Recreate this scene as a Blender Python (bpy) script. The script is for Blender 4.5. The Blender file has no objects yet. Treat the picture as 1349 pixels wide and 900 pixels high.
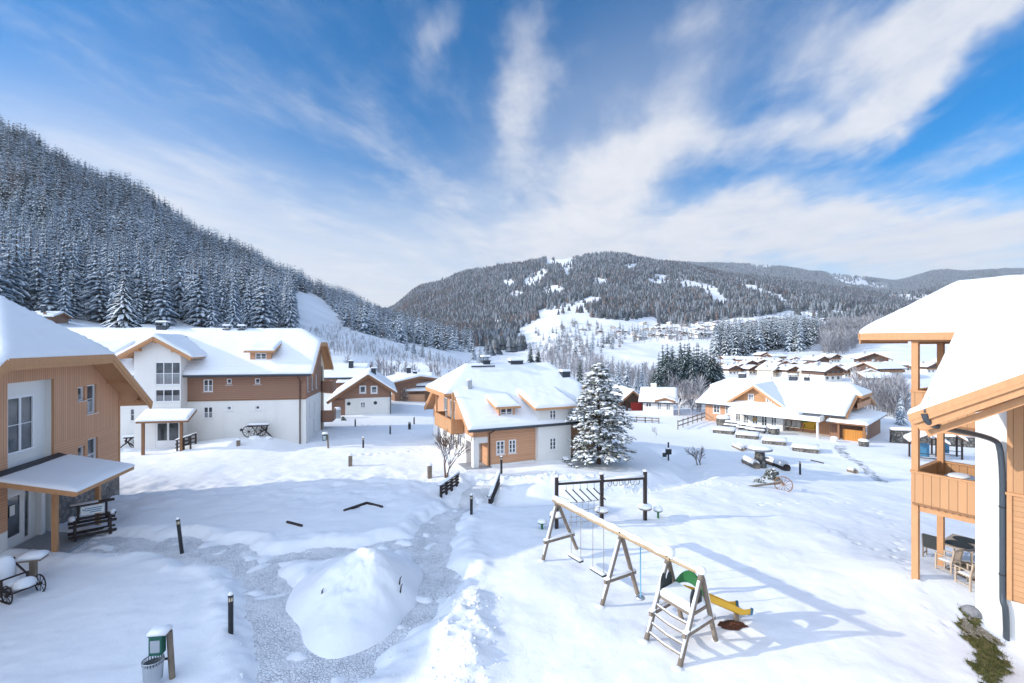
import bpy, math, random
import numpy as np
from mathutils import Vector, Matrix

random.seed(7); RNG = np.random.default_rng(11)
sc = bpy.context.scene
COL = sc.collection
F = 637.0; CX = 674.5; CY = 450.0; CAMZ = 9.0
R = math.radians
SUN_EL = 20.5
SUN_DIR = Vector((-0.985, -0.13, 0)).normalized() * math.cos(R(SUN_EL)) + Vector((0, 0, math.sin(R(SUN_EL))))

# ---------------------------------------------------------------- noise
def _hash(ix, iy, s):
    n = (ix.astype(np.int64) * 374761393 + iy.astype(np.int64) * 668265263 + s * 1442695041) & 0x7fffffff
    n = ((n ^ (n >> 13)) * 1274126177) & 0x7fffffff
    n = n ^ (n >> 16)
    return (n & 0xffff) / 65535.0
def vnoise(x, y, s=0):
    x = np.asarray(x, float); y = np.asarray(y, float)
    ix = np.floor(x); iy = np.floor(y); fx = x - ix; fy = y - iy
    fx = fx * fx * fx * (fx * (fx * 6 - 15) + 10); fy = fy * fy * fy * (fy * (fy * 6 - 15) + 10)
    a = _hash(ix, iy, s); b = _hash(ix + 1, iy, s); c = _hash(ix, iy + 1, s); d = _hash(ix + 1, iy + 1, s)
    return (a * (1 - fx) + b * fx) * (1 - fy) + (c * (1 - fx) + d * fx) * fy - 0.5
def fbm(x, y, s=0, o=4):
    t = 0; a = 1.0; f = 1.0
    for k in range(o):
        t = t + a * vnoise(np.asarray(x) * f + 13.7 * k, np.asarray(y) * f - 7.3 * k, s + k); a *= 0.5; f *= 2.03
    return t
def ss(t):
    t = np.clip(t, 0, 1); return t * t * (3 - 2 * t)
def seg_dist(X, Y, pts):
    best = np.full(np.shape(X), 1e9); par = np.zeros(np.shape(X)); acc = 0.0
    for (ax, ay), (bx, by) in zip(pts[:-1], pts[1:]):
        dx, dy = bx - ax, by - ay; L2 = dx * dx + dy * dy; L = math.sqrt(L2)
        t = np.clip(((X - ax) * dx + (Y - ay) * dy) / L2, 0, 1)
        d = np.hypot(X - ax - t * dx, Y - ay - t * dy)
        m = d < best; best = np.where(m, d, best); par = np.where(m, acc + t * L, par); acc += L
    return best, par

# ---------------------------------------------------------------- terrain
NODES = {
 -800: [(55,530),(100,470),(160,445),(300,330),(450,290),(600,330),(3600,445)],
 -300: [(55,540),(95,455),(130,425),(350,230),(480,200),(650,250),(3600,445)],
 0:    [(55,545),(90,452),(112,414),(150,392),(250,305),(480,178),(620,230),(3600,445)],
 150:  [(55,548),(90,468),(130,432),(250,355),(520,248),(660,290),(3600,445)],
 300:  [(55,548),(90,480),(150,437),(300,384),(560,329),(700,350),(3600,445)],
 385:  [(55,548),(90,485),(170,440),(300,404),(600,371),(760,388),(3600,445)],
 450:  [(55,548),(90,492),(180,450),(350,421),(650,392),(800,404),(3600,445)],
 510:  [(55,548),(90,508),(150,475),(250,450),(450,434),(750,415),(900,428),(1200,424),(1800,410),(2300,430),(3600,445)],
 560:  [(55,549),(90,514),(150,480),(250,458),(450,444),(700,434),(800,442),(1100,426),(1800,377),(2300,420),(3600,445)],
 620:  [(55,549),(90,528),(150,492),(250,471),(400,458),(600,449),(900,431),(1800,358),(2400,400),(3600,445)],
 680:  [(55,550),(90,536),(150,496),(250,473),(400,456),(600,438),(900,415),(1800,349),(2400,400),(3600,445)],
 740:  [(55,551),(90,539),(150,498),(250,471),(400,448),(600,425),(900,400),(1800,340),(2400,395),(3600,445)],
 800:  [(55,552),(90,540),(120,514),(180,488),(250,470),(400,443),(500,433),(600,426),(900,395),(1800,336),(2400,390),(3600,445)],
 880:  [(55,552),(90,540),(120,516),(180,490),(250,472),(400,447),(500,439),(650,426),(900,395),(1750,348),(2000,353),(3000,347),(3400,370),(3600,400)],
 1000: [(55,551),(90,539),(130,513),(200,483),(300,464),(400,446),(520,424),(620,413),(900,390),(1250,374),(1500,379),(3000,350),(3400,368),(3600,400)],
 1100: [(55,549),(90,536),(130,511),(180,491),(280,462),(400,440),(550,422),(700,410),(950,401),(1200,406),(3000,362),(3400,375),(3600,400)],
 1180: [(55,547),(90,531),(150,500),(200,475),(330,441),(450,427),(700,416),(850,413),(1100,416),(3100,371),(3400,378),(3600,400)],
 1240: [(55,546),(90,530),(150,500),(200,472),(330,438),(600,416),(1200,408),(3200,356),(3400,366),(3600,400)],
 1349: [(55,545),(90,530),(150,500),(200,470),(330,436),(600,414),(1200,388),(2900,356),(3300,380),(3600,445)],
 1900: [(55,545),(90,530),(150,500),(200,470),(330,440),(600,420),(1200,395),(2900,370),(3300,390),(3600,445)],
}
_px = np.array(sorted(NODES)); _ly = np.linspace(math.log(55), math.log(3600), 260)
_TAB = np.array([9 - (np.interp(_ly, [math.log(a) for a, b in NODES[p]], [b for a, b in NODES[p]]) - CY) / F * np.exp(_ly) for p in _px])
def far_z(X, Y):
    Yc = np.clip(Y, 55, 3600); px = np.clip(CX + F * X / Yc, _px[0], _px[-1])
    i = np.clip(np.searchsorted(_px, px, side='right') - 1, 0, len(_px) - 2)
    t = (px - _px[i]) / (_px[i + 1] - _px[i]); t = t * t * (3 - 2 * t) * .6 + t * .4
    u = (np.log(Yc) - _ly[0]) / (_ly[1] - _ly[0]); j = np.clip(np.floor(u).astype(int), 0, len(_ly) - 2); u = u - j
    a = _TAB[i, j] * (1 - u) + _TAB[i, j + 1] * u; b = _TAB[i + 1, j] * (1 - u) + _TAB[i + 1, j + 1] * u
    return a * (1 - t) + b * t
CHANNEL = [(-3.6, 28.6), (-1.0, 28.3), (1.5, 28.6), (5.6, 29.6), (9.4, 31.6), (13.0, 35.0), (14.6, 40.0), (15.0, 47)]
def base_z(X, Y):
    X = np.asarray(X, float); Y = np.asarray(Y, float)
    d = .78 * X + .62 * Y
    z = -2.5 * ss((d - 22) / 34) - 1.0 * ss((d - 58) / 30)
    z = z - .9 * np.exp(-(((X - 16.6) / 2.6) ** 2 + ((Y - 14.2) / 2.0) ** 2))
    z = z + .28 * np.exp(-(((X - 15.3) / 2.5) ** 2 + ((Y - 18.6) / 1.8) ** 2))
    c, _ = seg_dist(X, Y, CHANNEL)
    z = z - .75 * np.exp(-(c / 1.25) ** 2)
    w = ss((Y - 58) / 37)
    fz = far_z(X, Y)
    far = np.clip((Y - 70) / 300, 0, 1)
    fz = fz + fbm(X * .012, Y * .012, 5, 4) * 9 * far + fbm(X * .05, Y * .05, 9, 3) * 1.4 * np.clip((Y - 60) / 60, 0, 1)
    return z * (1 - w) + fz * w

def gpx(px, py, z=0.0):
    Y = F * (CAMZ - z) / (py - CY); return ((px - CX) / F * Y, Y)
PATHS = [   # (polyline in metres, half width)
 ([(-30, 23.2), (-20, 22.0), (-15.2, 21.7), (-11.2, 20.3), (-9.3, 18.3), (-7.9, 16.2), (-6.6, 14.2), (-5.6, 12.5), (-4.8, 9.5)], 1.05),
 ([(-6.2, 12.0), (-4.7, 14.0), (-3.3, 16.4), (-2.95, 18.6), (-3.5, 21.0), (-3.7, 23.5), (-3.0, 26.5), (-2.3, 29.2), (-1.9, 31.6)], 1.0),
 ([(-10.8, 20.5), (-8.0, 20.9), (-6.0, 21.6), (-4.1, 22.2)], .55),
]
def path_field(X, Y):
    """>0 inside the trodden path, metres from its edge"""
    f = np.full(np.shape(X), -1e3)
    for pts, w in PATHS:
        d, _ = seg_dist(X, Y, pts); f = np.maximum(f, w - d)
    return f + fbm(X * .9, Y * .9, 31, 4) * .55
TRACKS = []   # footprints (x, y, radius, depth)
def _trail(pts, step=.62, side=.13, r=.13, dep=.09):
    acc = 0
    for (ax, ay), (bx, by) in zip(pts[:-1], pts[1:]):
        L = math.hypot(bx - ax, by - ay); n = max(1, int(L / step)); ux, uy = (bx - ax) / L, (by - ay) / L
        for k in range(n):
            s = 1 if acc % 2 else -1; acc += 1
            j = random.uniform(-.07, .07)
            TRACKS.append((ax + ux * (k * step) - uy * (side * s + j), ay + uy * (k * step) + ux * (side * s + j), r * random.uniform(.85, 1.2), dep * random.uniform(.6, 1.2)))
_trail([gpx(1140, 640), gpx(1165, 670), gpx(1185, 700), gpx(1178, 730), gpx(1200, 760), gpx(1225, 790)])
_trail([gpx(1000, 660), gpx(1080, 650), gpx(1140, 645)])
_trail([gpx(1100, 700), gpx(1180, 735), gpx(1230, 800), gpx(1250, 850)])
_trail([gpx(10, 842), gpx(120, 812), gpx(230, 780), gpx(320, 752)], r=.12, dep=.045)
_trail([gpx(470, 600), gpx(540, 595), gpx(590, 585), gpx(610, 570)], r=.2, dep=.12)
_trail([gpx(480, 560), gpx(520, 566), gpx(560, 572)], r=.2, dep=.12)
def snow_z(X, Y):
    """surface of the snow cover"""
    X = np.asarray(X, float); Y = np.asarray(Y, float)
    z = base_z(X, Y)
    near = 1 - ss((Y - 44) / 14)
    pf = path_field(X, Y)
    z = z - near * .25 * ss((pf + .28) / .62)
    z = z + near * ss((pf - .05) / .3) * np.clip(fbm(X * 1.9, Y * 1.9, 33, 5) * .36 - .085, 0, .16)   # snow left lying on the path
    # banks the shovel left beside the path
    bank = np.exp(-((pf + .55) / .38) ** 2) * (fbm(X * 1.6, Y * 1.6, 41, 4) * .5 + .35)
    z = z + near * .30 * np.clip(bank, 0, 1)
    rb = np.exp(-(((X + 1.35) / .75) ** 2 + ((Y - 14.7) / 2.3) ** 2))
    z = z + rb * (.30 + .30 * fbm(X * 1.9, Y * 1.9, 47, 3) + .16 * fbm(X * 5, Y * 5, 48, 3))
    z = z + near * (fbm(X * .22, Y * .22, 51, 3) * .22 + fbm(X * .8, Y * .8, 55, 4) * .04 + fbm(X * 1.3 + Y * .9, Y * 3.4 - X * 1.6, 57, 3) * .022)
    # rumpled strip behind the circle of the path
    st = np.exp(-((Y - 31.5 - .15 * X) / 3.5) ** 2) * ss((-X - 1) / 6)
    z = z + st * fbm(X * 1.1, Y * 1.1, 61, 4) * .20
    z = z + .32 * np.exp(-(((X - 3.0) / 4.5) ** 2 + ((Y - 31.6) / .6) ** 2)) * (.6 + fbm(X * 1.5, Y * 1.5, 63, 4))
    z = z + .7 * np.exp(-((Y - 41.9 - .18 * (X + 18)) / 1.9) ** 2) * ss((-18.3 - X) / 2.5) * (1 - .6 * ss((-26 - X) / 2))
    # grass and gravel lie open beside the right house
    z = z - .45 * np.exp(-(((X - 15.15) / .8) ** 2 + ((Y - 13.6) / 2.6) ** 2)) * 0
    return z
def ground(X, Y):
    return float(snow_z(np.array([X]), np.array([Y]))[0])
def hit(px, py, near=10.0, far=3000.0):
    """where the sight line through a point of the photograph meets the terrain"""
    Ys = np.exp(np.linspace(math.log(near), math.log(far), 2600)); Xs = (px - CX) / F * Ys; Zs = CAMZ - (py - CY) / F * Ys
    d = Zs - base_z(Xs, Ys); k = np.where(d < 0)[0]
    k = k[0] if len(k) else len(Ys) - 1
    if k > 0 and d[k] < 0:
        t = d[k - 1] / (d[k - 1] - d[k]); Y = Ys[k - 1] + t * (Ys[k] - Ys[k - 1])
    else: Y = Ys[k]
    X = (px - CX) / F * Y
    return X, Y, ground(X, Y)

# ---------------------------------------------------------------- object helpers
def tag(o, label=None, cat=None, group=None, kind=None):
    if label: o['label'] = label
    if cat: o['category'] = cat
    if group: o['group'] = group
    if kind: o['kind'] = kind
    return o
def thing(name, loc, rz, label, cat, group=None):
    o = bpy.data.objects.new(name, None); COL.objects.link(o)
    o.location = loc; o.rotation_euler = (0, 0, rz); o.empty_display_size = .2
    return tag(o, label, cat, group)
def dup(root, loc=None, rz=None, label=None, scale=None, group=None, skip=()):
    r = root.copy(); COL.objects.link(r)
    if loc is not None: r.location = loc
    if rz is not None: r.rotation_euler = (0, 0, rz)
    if scale is not None: r.scale = (scale,) * 3 if not hasattr(scale, '__len__') else scale
    if label: r['label'] = label
    if group: r['group'] = group
    for ch in list(root.children):
        if ch.name.split('.')[0] in skip: continue
        c = ch.copy(); COL.objects.link(c); c.parent = r
        for g in list(ch.children):
            d = g.copy(); COL.objects.link(d); d.parent = c
    return r
class MB:
    def __init__(s): s.v = []; s.f = []; s.m = []
    def poly(s, pts, m=0):
        n = len(s.v); s.v += [tuple(p) for p in pts]; s.f.append(tuple(range(n, n + len(pts)))); s.m.append(m)
    def box(s, x0, x1, y0, y1, z0, z1, m=0):
        n = len(s.v)
        s.v += [(x0,y0,z0),(x1,y0,z0),(x1,y1,z0),(x0,y1,z0),(x0,y0,z1),(x1,y0,z1),(x1,y1,z1),(x0,y1,z1)]
        for q in ((0,3,2,1),(4,5,6,7),(0,1,5,4),(1,2,6,5),(2,3,7,6),(3,0,4,7)):
            s.f.append(tuple(n + i for i in q)); s.m.append(m)
    def beam(s, p, q, w, h, m=0, up=(0, 0, 1)):
        """bar of w (sideways) x h from p to q"""
        p = Vector(p); q = Vector(q); d = (q - p).normalized(); u = Vector(up)
        if abs(d.dot(u)) > .98: u = Vector((0, 1, 0))
        a = d.cross(u).normalized(); b = a.cross(d).normalized(); a *= w / 2; b *= h / 2
        n = len(s.v)
        s.v += [tuple(p-a-b),tuple(p+a-b),tuple(q+a-b),tuple(q-a-b),tuple(p-a+b),tuple(p+a+b),tuple(q+a+b),tuple(q-a+b)]
        for f in ((0,3,2,1),(4,5,6,7),(0,1,5,4),(1,2,6,5),(2,3,7,6),(3,0,4,7)):
            s.f.append(tuple(n + i for i in f)); s.m.append(m)
    def tube(s, pts, r, n=8, m=0, cap=True):
        pts = [Vector(p) for p in pts]; rs = r if hasattr(r, '__len__') else [r] * len(pts)
        base = len(s.v); pa = None
        for i, p in enumerate(pts):
            d = (pts[min(i + 1, len(pts) - 1)] - pts[max(i - 1, 0)]).normalized()
            if pa is None:
                u = Vector((0, 0, 1)) if abs(d.z) < .9 else Vector((1, 0, 0)); pa = d.cross(u).normalized()
            else:
                pa = (pa - d * pa.dot(d)).normalized()
            b = d.cross(pa)
            for k in range(n):
                t = 2 * math.pi * k / n; s.v.append(tuple(p + (pa * math.cos(t) + b * math.sin(t)) * rs[i]))
        for i in range(len(pts) - 1):
            for k in range(n):
                a = base + i * n + k; b2 = base + i * n + (k + 1) % n
                s.f.append((a, b2, b2 + n, a + n)); s.m.append(m)
        if cap:
            s.f.append(tuple(base + k for k in range(n))); s.m.append(m)
            s.f.append(tuple(base + (len(pts) - 1) * n + k for k in reversed(range(n)))); s.m.append(m)
    def lathe(s, prof, c=(0, 0, 0), n=16, m=0, sx=1, sy=1):
        base = len(s.v)
        for r, z in prof:
            for k in range(n):
                t = 2 * math.pi * k / n; s.v.append((c[0] + r * sx * math.cos(t), c[1] + r * sy * math.sin(t), c[2] + z))
        for i in range(len(prof) - 1):
            for k in range(n):
                a = base + i * n + k; b = base + i * n + (k + 1) % n
                s.f.append((a, b, b + n, a + n)); s.m.append(m)
        s.f.append(tuple(base + k for k in reversed(range(n)))); s.m.append(m)
        s.f.append(tuple(base + (len(prof) - 1) * n + k for k in range(n))); s.m.append(m)
    def slab(s, pts, th, m=0, d=None):
        """polygon thickened downwards"""
        n = len(pts); b = len(s.v); dv = Vector(d) * th if d else Vector((0, 0, -th))
        s.v += [tuple(p) for p in pts] + [tuple(Vector(p) + dv) for p in pts]
        s.f.append(tuple(range(b, b + n))); s.m.append(m)
        s.f.append(tuple(reversed(range(b + n, b + 2 * n)))); s.m.append(m)
        for i in range(n):
            j = (i + 1) % n; s.f.append((b + i, b + n + i, b + n + j, b + j)); s.m.append(m)
    def dome(s, c, rx, ry, h, n=10, m=0, seed=0, base=0.3):
        """little cap of snow"""
        rg = random.Random(seed); prof = [(1.0, 0), (1.04, base * .6), (.93, base + (1 - base) * .45), (.62, base + (1 - base) * .85), (.25, 1.0)]
        b = len(s.v)
        for r, z in prof:
            for k in range(n):
                t = 2 * math.pi * k / n; j = 1 + rg.uniform(-.05, .05)
                s.v.append((c[0] + rx * r * j * math.cos(t), c[1] + ry * r * j * math.sin(t), c[2] + z * h))
        for i in range(len(prof) - 1):
            for k in range(n):
                a = b + i * n + k; q = b + i * n + (k + 1) % n; s.f.append((a, q, q + n, a + n)); s.m.append(m)
        s.f.append(tuple(b + (len(prof) - 1) * n + k for k in range(n))); s.m.append(m)
        s.f.append(tuple(b + k for k in reversed(range(n)))); s.m.append(m)
    def pillow(s, x0, x1, y0, y1, z, h, m=0, e=.06):
        """snow lying on a flat board: bevelled slab"""
        b = len(s.v); ex = min(e, (x1 - x0) * .3); ey = min(e, (y1 - y0) * .3)
        for dx, dy, dz in ((0, 0, 0), (-.01, -.01, h * .5), (ex * .5, ey * .5, h * .88), (ex, ey, h)):
            s.v += [(x0 + dx, y0 + dy, z + dz), (x1 - dx, y0 + dy, z + dz), (x1 - dx, y1 - dy, z + dz), (x0 + dx, y1 - dy, z + dz)]
        for i in range(3):
            for k in range(4):
                a = b + i * 4 + k; q = b + i * 4 + (k + 1) % 4; s.f.append((a, q, q + 4, a + 4)); s.m.append(m)
        s.f.append((b + 12, b + 13, b + 14, b + 15)); s.m.append(m)
        s.f.append((b + 3, b + 2, b + 1, b)); s.m.append(m)
    def obj(s, name, mats, parent=None, smooth=False, world=None, loc=None, auto=None):
        """world: parent's (loc, rz) when the shape was given in world metres"""
        v = s.v
        if world is not None:
            (lx, ly, lz), rz = world; c, sn = math.cos(-rz), math.sin(-rz)
            v = [(c * (x - lx) - sn * (y - ly), sn * (x - lx) + c * (y - ly), z - lz) for x, y, z in v]
        me = bpy.data.meshes.new(name); me.from_pydata(v, [], s.f)
        if not isinstance(mats, (list, tuple)): mats = [mats]
        for m in mats: me.materials.append(m)
        if len(mats) > 1: me.polygons.foreach_set('material_index', s.m)
        if smooth: me.polygons.foreach_set('use_smooth', [True] * len(s.f))
        me.update()
        o = bpy.data.objects.new(name, me); COL.objects.link(o)
        if parent is not None: o.parent = parent
        if loc is not None: o.location = loc
        if auto is not None:
            me.polygons.foreach_set('use_smooth', [True] * len(s.f))
            try: me.set_sharp_from_angle(angle=R(auto))
            except Exception: pass
        return o
def np_mesh(name, V, Q, mats, mi=None, smooth=False, tri=False):
    """mesh from arrays; Q is (n, 3 or 4)"""
    me = bpy.data.meshes.new(name); n, k = Q.shape
    me.vertices.add(len(V)); me.vertices.foreach_set('co', np.asarray(V, np.float32).ravel())
    me.loops.add(n * k); me.loops.foreach_set('vertex_index', Q.astype(np.int32).ravel())
    me.polygons.add(n); me.polygons.foreach_set('loop_start', np.arange(0, n * k, k, dtype=np.int32))
    try: me.polygons.foreach_set('loop_total', np.full(n, k, dtype=np.int32))
    except Exception: pass
    if not isinstance(mats, (list, tuple)): mats = [mats]
    for m in mats: me.materials.append(m)
    if mi is not None: me.polygons.foreach_set('material_index', np.asarray(mi, np.int32))
    if smooth: me.polygons.foreach_set('use_smooth', np.ones(n, bool))
    me.update(calc_edges=True); me.validate()
    return me

# ---------------------------------------------------------------- materials
def mat(name, col=(.5, .5, .5), rough=.7, spec=.3, metal=0.0):
    m = bpy.data.materials.new(name); m.use_nodes = True; nt = m.node_tree; b = nt.nodes['Principled BSDF']
    b.inputs['Base Color'].default_value = (*col, 1); b.inputs['Roughness'].default_value = rough
    b.inputs['Specular IOR Level'].default_value = spec; b.inputs['Metallic'].default_value = metal
    return m
class N:
    """small node-building helper"""
    def __init__(s, m): s.nt = m.node_tree; s.n = s.nt.nodes; s.l = s.nt.links; s.b = s.n.get('Principled BSDF')
    def new(s, t, **k):
        x = s.n.new(t)
        for a, v in k.items(): setattr(x, a, v)
        return x
    def link(s, a, b): s.l.new(a, b)
    def val(s, sock, v):
        if hasattr(v, 'is_output') or isinstance(v, bpy.types.NodeSocket): s.l.new(v, sock)
        else: sock.default_value = v
    def math(s, op, a, b=0.0, c=None, clamp=False):
        x = s.new('ShaderNodeMath', operation=op, use_clamp=clamp); s.val(x.inputs[0], a); s.val(x.inputs[1], b)
        if c is not None: s.val(x.inputs[2], c)
        return x.outputs[0]
    def sep(s, v):
        x = s.new('ShaderNodeSeparateXYZ'); s.val(x.inputs[0], v); return x.outputs
    def comb(s, x, y, z):
        c = s.new('ShaderNodeCombineXYZ'); s.val(c.inputs[0], x); s.val(c.inputs[1], y); s.val(c.inputs[2], z); return c.outputs[0]
    def coord(s, k='Object'): return s.new('ShaderNodeTexCoord').outputs[k]
    def noise(s, vec, scale, detail=4, rough=.55, out='Fac', dist=0.0):
        x = s.new('ShaderNodeTexNoise'); s.val(x.inputs['Vector'], vec); x.inputs['Scale'].default_value = scale
        x.inputs['Detail'].default_value = detail; x.inputs['Roughness'].default_value = rough; x.inputs['Distortion'].default_value = dist
        return x.outputs[out]
    def ramp(s, f, stops, interp='LINEAR'):
        x = s.new('ShaderNodeValToRGB'); x.color_ramp.interpolation = interp; e = x.color_ramp.elements
        while len(e) < len(stops): e.new(.5)
        for i, (p, c) in enumerate(stops): e[i].position = p; e[i].color = (*c, 1) if len(c) == 3 else c
        s.val(x.inputs[0], f); return x.outputs[0]
    def mix(s, f, a, b, mode='MIX'):
        x = s.new('ShaderNodeMix', data_type='RGBA', blend_type=mode); s.val(x.inputs['Factor'], f)
        for i, v in ((6, a), (7, b)):
            if isinstance(v, tuple): x.inputs[i].default_value = (*v, 1) if len(v) == 3 else v
            else: s.link(v, x.inputs[i])
        return x.outputs[2]
    def bump(s, h, dist=.02, strength=.6, nrm=None):
        x = s.new('ShaderNodeBump'); x.inputs['Strength'].default_value = strength; x.inputs['Distance'].default_value = dist
        s.val(x.inputs['Height'], h)
        if nrm is not None: s.link(nrm, x.inputs['Normal'])
        return x.outputs[0]
    def color(s, c): s.link(c, s.b.inputs['Base Color'])
    def normal(s, n): s.link(n, s.b.inputs['Normal'])

def snow_mat(name, col=(.86, .875, .90), big=True):
    m = mat(name, col, .62, .25); n = N(m); c = n.coord('Object')
    h = n.math('ADD', n.math('MULTIPLY', n.noise(c, 1.6, 4, .5), .07), n.math('MULTIPLY', n.noise(c, 14, 3, .55), .008))
    n.normal(n.bump(h, 1.0, .55 if big else .35))
    f = n.noise(c, .7, 4, .6)
    n.color(n.mix(f, tuple(x * .965 for x in col), tuple(min(.95, x * 1.03) for x in col)))
    m.node_tree.nodes['Principled BSDF'].inputs['Sheen Weight'].default_value = 0
    return m
M = {}
M['snow'] = snow_mat('snow'); M['roof_snow'] = snow_mat('roof_snow', big=False)
def roof_ridges():
    m = M['roof_snow']; n = N(m); z = n.sep(n.coord('Object'))[2]; w = n.math('SINE', n.math('MULTIPLY', z, 25.0))    # courses of tiles telling through the snow
    k = n.ramp(n.noise(n.coord('Object'), .35, 3, .5), [(.42, (0, 0, 0)), (.62, (1, 1, 1))]); old = n.b.inputs['Normal'].links[0].from_socket
    n.normal(n.bump(n.math('MULTIPLY', w, n.math('MULTIPLY', k, .5)), .035, .5, old))
roof_ridges()

def boards(name, col, w, axis, dark=.35, var=.22, gap=.06, rough=.75, bump=.012):
    """boarding: grooves every w metres, each board its own tone, fine grain"""
    m = mat(name, col, rough, .2); n = N(m); c = n.coord('Object'); x, y, z = n.sep(c)
    a = n.math('ADD', x, y) if axis == 'v' else z
    t = n.math('DIVIDE', a, w); fl = n.math('FLOOR', t); fr = n.math('SUBTRACT', t, fl)
    g = n.math('LESS_THAN', n.math('ABSOLUTE', n.math('SUBTRACT', fr, .5)), .5 - gap)   # 1 on a board
    wn = n.new('ShaderNodeTexWhiteNoise', noise_dimensions='1D'); n.link(fl, wn.inputs['W'])
    if axis == 'v': gv = n.comb(n.math('MULTIPLY', n.math('ADD', x, y), 16), 0, n.math('MULTIPLY', z, 1.4))
    else: gv = n.comb(n.math('MULTIPLY', n.math('ADD', x, y), 1.2), 0, n.math('MULTIPLY', z, 22))
    gr = n.noise(gv, 2.2, 4, .6); lg = n.noise(c, .55, 3, .5)
    f = n.math('ADD', n.math('MULTIPLY', wn.outputs['Value'], var), n.math('ADD', n.math('MULTIPLY', gr, .30), n.math('MULTIPLY', lg, .35)))
    lo = tuple(v * .74 for v in col); hi = tuple(min(1, v * 1.18) for v in col)
    cc = n.mix(f, lo, hi)
    n.color(n.mix(g, tuple(v * dark for v in col), cc))
    n.normal(n.bump(n.math('ADD', g, n.math('MULTIPLY', gr, .15)), bump, .8))
    return m
TIM = (.65, .36, .215)
M['timber_v'] = boards('timber_vertical', TIM, .135, 'v')
M['timber_h'] = boards('timber_horizontal', TIM, .125, 'h', dark=.5)
M['timber_wide'] = boards('timber_wide_boards', (.50, .275, .14), .24, 'v', dark=.35, gap=.025)
M['timber_siding'] = boards('timber_wide_siding', (.50, .275, .14), .17, 'h', dark=.5, gap=.03)
M['timber_fresh'] = boards('fresh_orange_boards', (.58, .25, .06), .16, 'v', dark=.4)
M['brown_v'] = boards('brown_boards_vertical', (.34, .195, .135), .16, 'v', dark=.55)
M['brown_h'] = boards('brown_boards_horizontal', (.34, .195, .135), .16, 'h', dark=.55)
M['village_brown'] = boards('village_brown_boards', (.17, .11, .085), .25, 'v', dark=.6)
M['dark_v'] = boards('dark_old_boards', (.085, .055, .04), .2, 'v')
def plain_wood(name, col, var=.35, rough=.7, sc_=9):
    m = mat(name, col, rough, .25); n = N(m); c = n.coord('Object'); x, y, z = n.sep(c)
    g = n.noise(n.comb(n.math('MULTIPLY', x, 1.0), n.math('MULTIPLY', y, 1.0), n.math('MULTIPLY', z, .35)), sc_, 5, .62)
    n.color(n.mix(g, tuple(v * (1 - var) for v in col), tuple(min(1, v * (1 + var)) for v in col)))
    n.normal(n.bump(g, .008, .5)); return m
M['beam'] = plain_wood('larch_beams', (.50, .265, .13), .2)
M['beam_dark'] = plain_wood('brown_beams', (.26, .135, .07), .25)
M['weathered'] = plain_wood('weathered_wood', (.21, .168, .13), .45)
M['pole'] = plain_wood('peeled_pole_wood', (.40, .295, .185), .35)
M['teak'] = plain_wood('silvery_teak', (.47, .37, .28), .3)
M['dark_wood'] = plain_wood('tarred_dark_wood', (.045, .035, .032), .4)
M['bark'] = plain_wood('bark', (.11, .075, .055), .5, .9, 14)
M['twig'] = plain_wood('bare_twigs', (.16, .105, .08), .4, .9, 14)
M['twig_frost'] = plain_wood('frosted_twigs', (.42, .38, .36), .35, .9, 9)
def plaster(name, col):
    m = mat(name, col, .85, .15); n = N(m); c = n.coord('Object')
    f = n.noise(c, .5, 4, .6); z = n.sep(c)[2]
    x, y, zz = n.sep(c); st = n.noise(n.comb(n.math('MULTIPLY', n.math('ADD', x, y), 1.1), 0, n.math('MULTIPLY', zz, .22)), 1.0, 4, .55)   # rain streaks
    cc = n.mix(f, tuple(v * .92 for v in col), tuple(min(.9, v * 1.04) for v in col)); sm = n.ramp(st, [(.48, (0, 0, 0)), (.78, (1, 1, 1))])
    n.color(n.mix(n.math('MULTIPLY', sm, .22), cc, tuple(v * .70 for v in col)))
    n.normal(n.bump(n.noise(c, 45, 3, .6), .006, .5)); return m
M['plaster'] = plaster('white_plaster', (.79, .775, .74)); M['cream'] = plaster('cream_plaster', (.72, .64, .5))
M['grey_plaster'] = plaster('grey_plinth', (.32, .33, .35))
M['white'] = mat('white_window_paint', (.80, .80, .80), .4, .4)
M['metal'] = mat('anthracite_sheet', (.045, .055, .07), .42, .5, .35)
M['gutter'] = mat('dark_gutter', (.06, .075, .09), .38, .5, .3)
M['copper'] = mat('brown_downpipe', (.10, .055, .04), .45, .4, .2)
M['steel'] = mat('galvanised_steel', (.42, .45, .48), .42, .5, .7)
M['green'] = mat('green_lacquer', (.012, .095, .065), .45, .4)
M['green2'] = mat('leaf_green_plastic', (.022, .13, .04), .4, .45)
M['yellow'] = mat('yellow_plastic', (.75, .42, .02), .32, .5)
M['blue'] = mat('blue_plastic', (.06, .2, .33), .4, .4)
M['rope'] = mat('grey_rope', (.28, .26, .24), .9, .1); M['rope_blue'] = mat('blue_rope', (.16, .38, .52), .85, .1)
M['paper'] = mat('white_paper', (.82, .82, .8), .8, .1)
M['lampglass'] = mat('lamp_glass', (.62, .52, .36), .25, .5)
M['black'] = mat('black_metal', (.02, .022, .025), .45, .4)
M['red'] = mat('red_fabric', (.25, .03, .025), .8, .2)
M['cushion'] = mat('pale_cushion', (.72, .68, .62), .9, .1)
M['textile'] = mat('dark_grey_textile', (.05, .055, .055), .85, .2)
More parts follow.
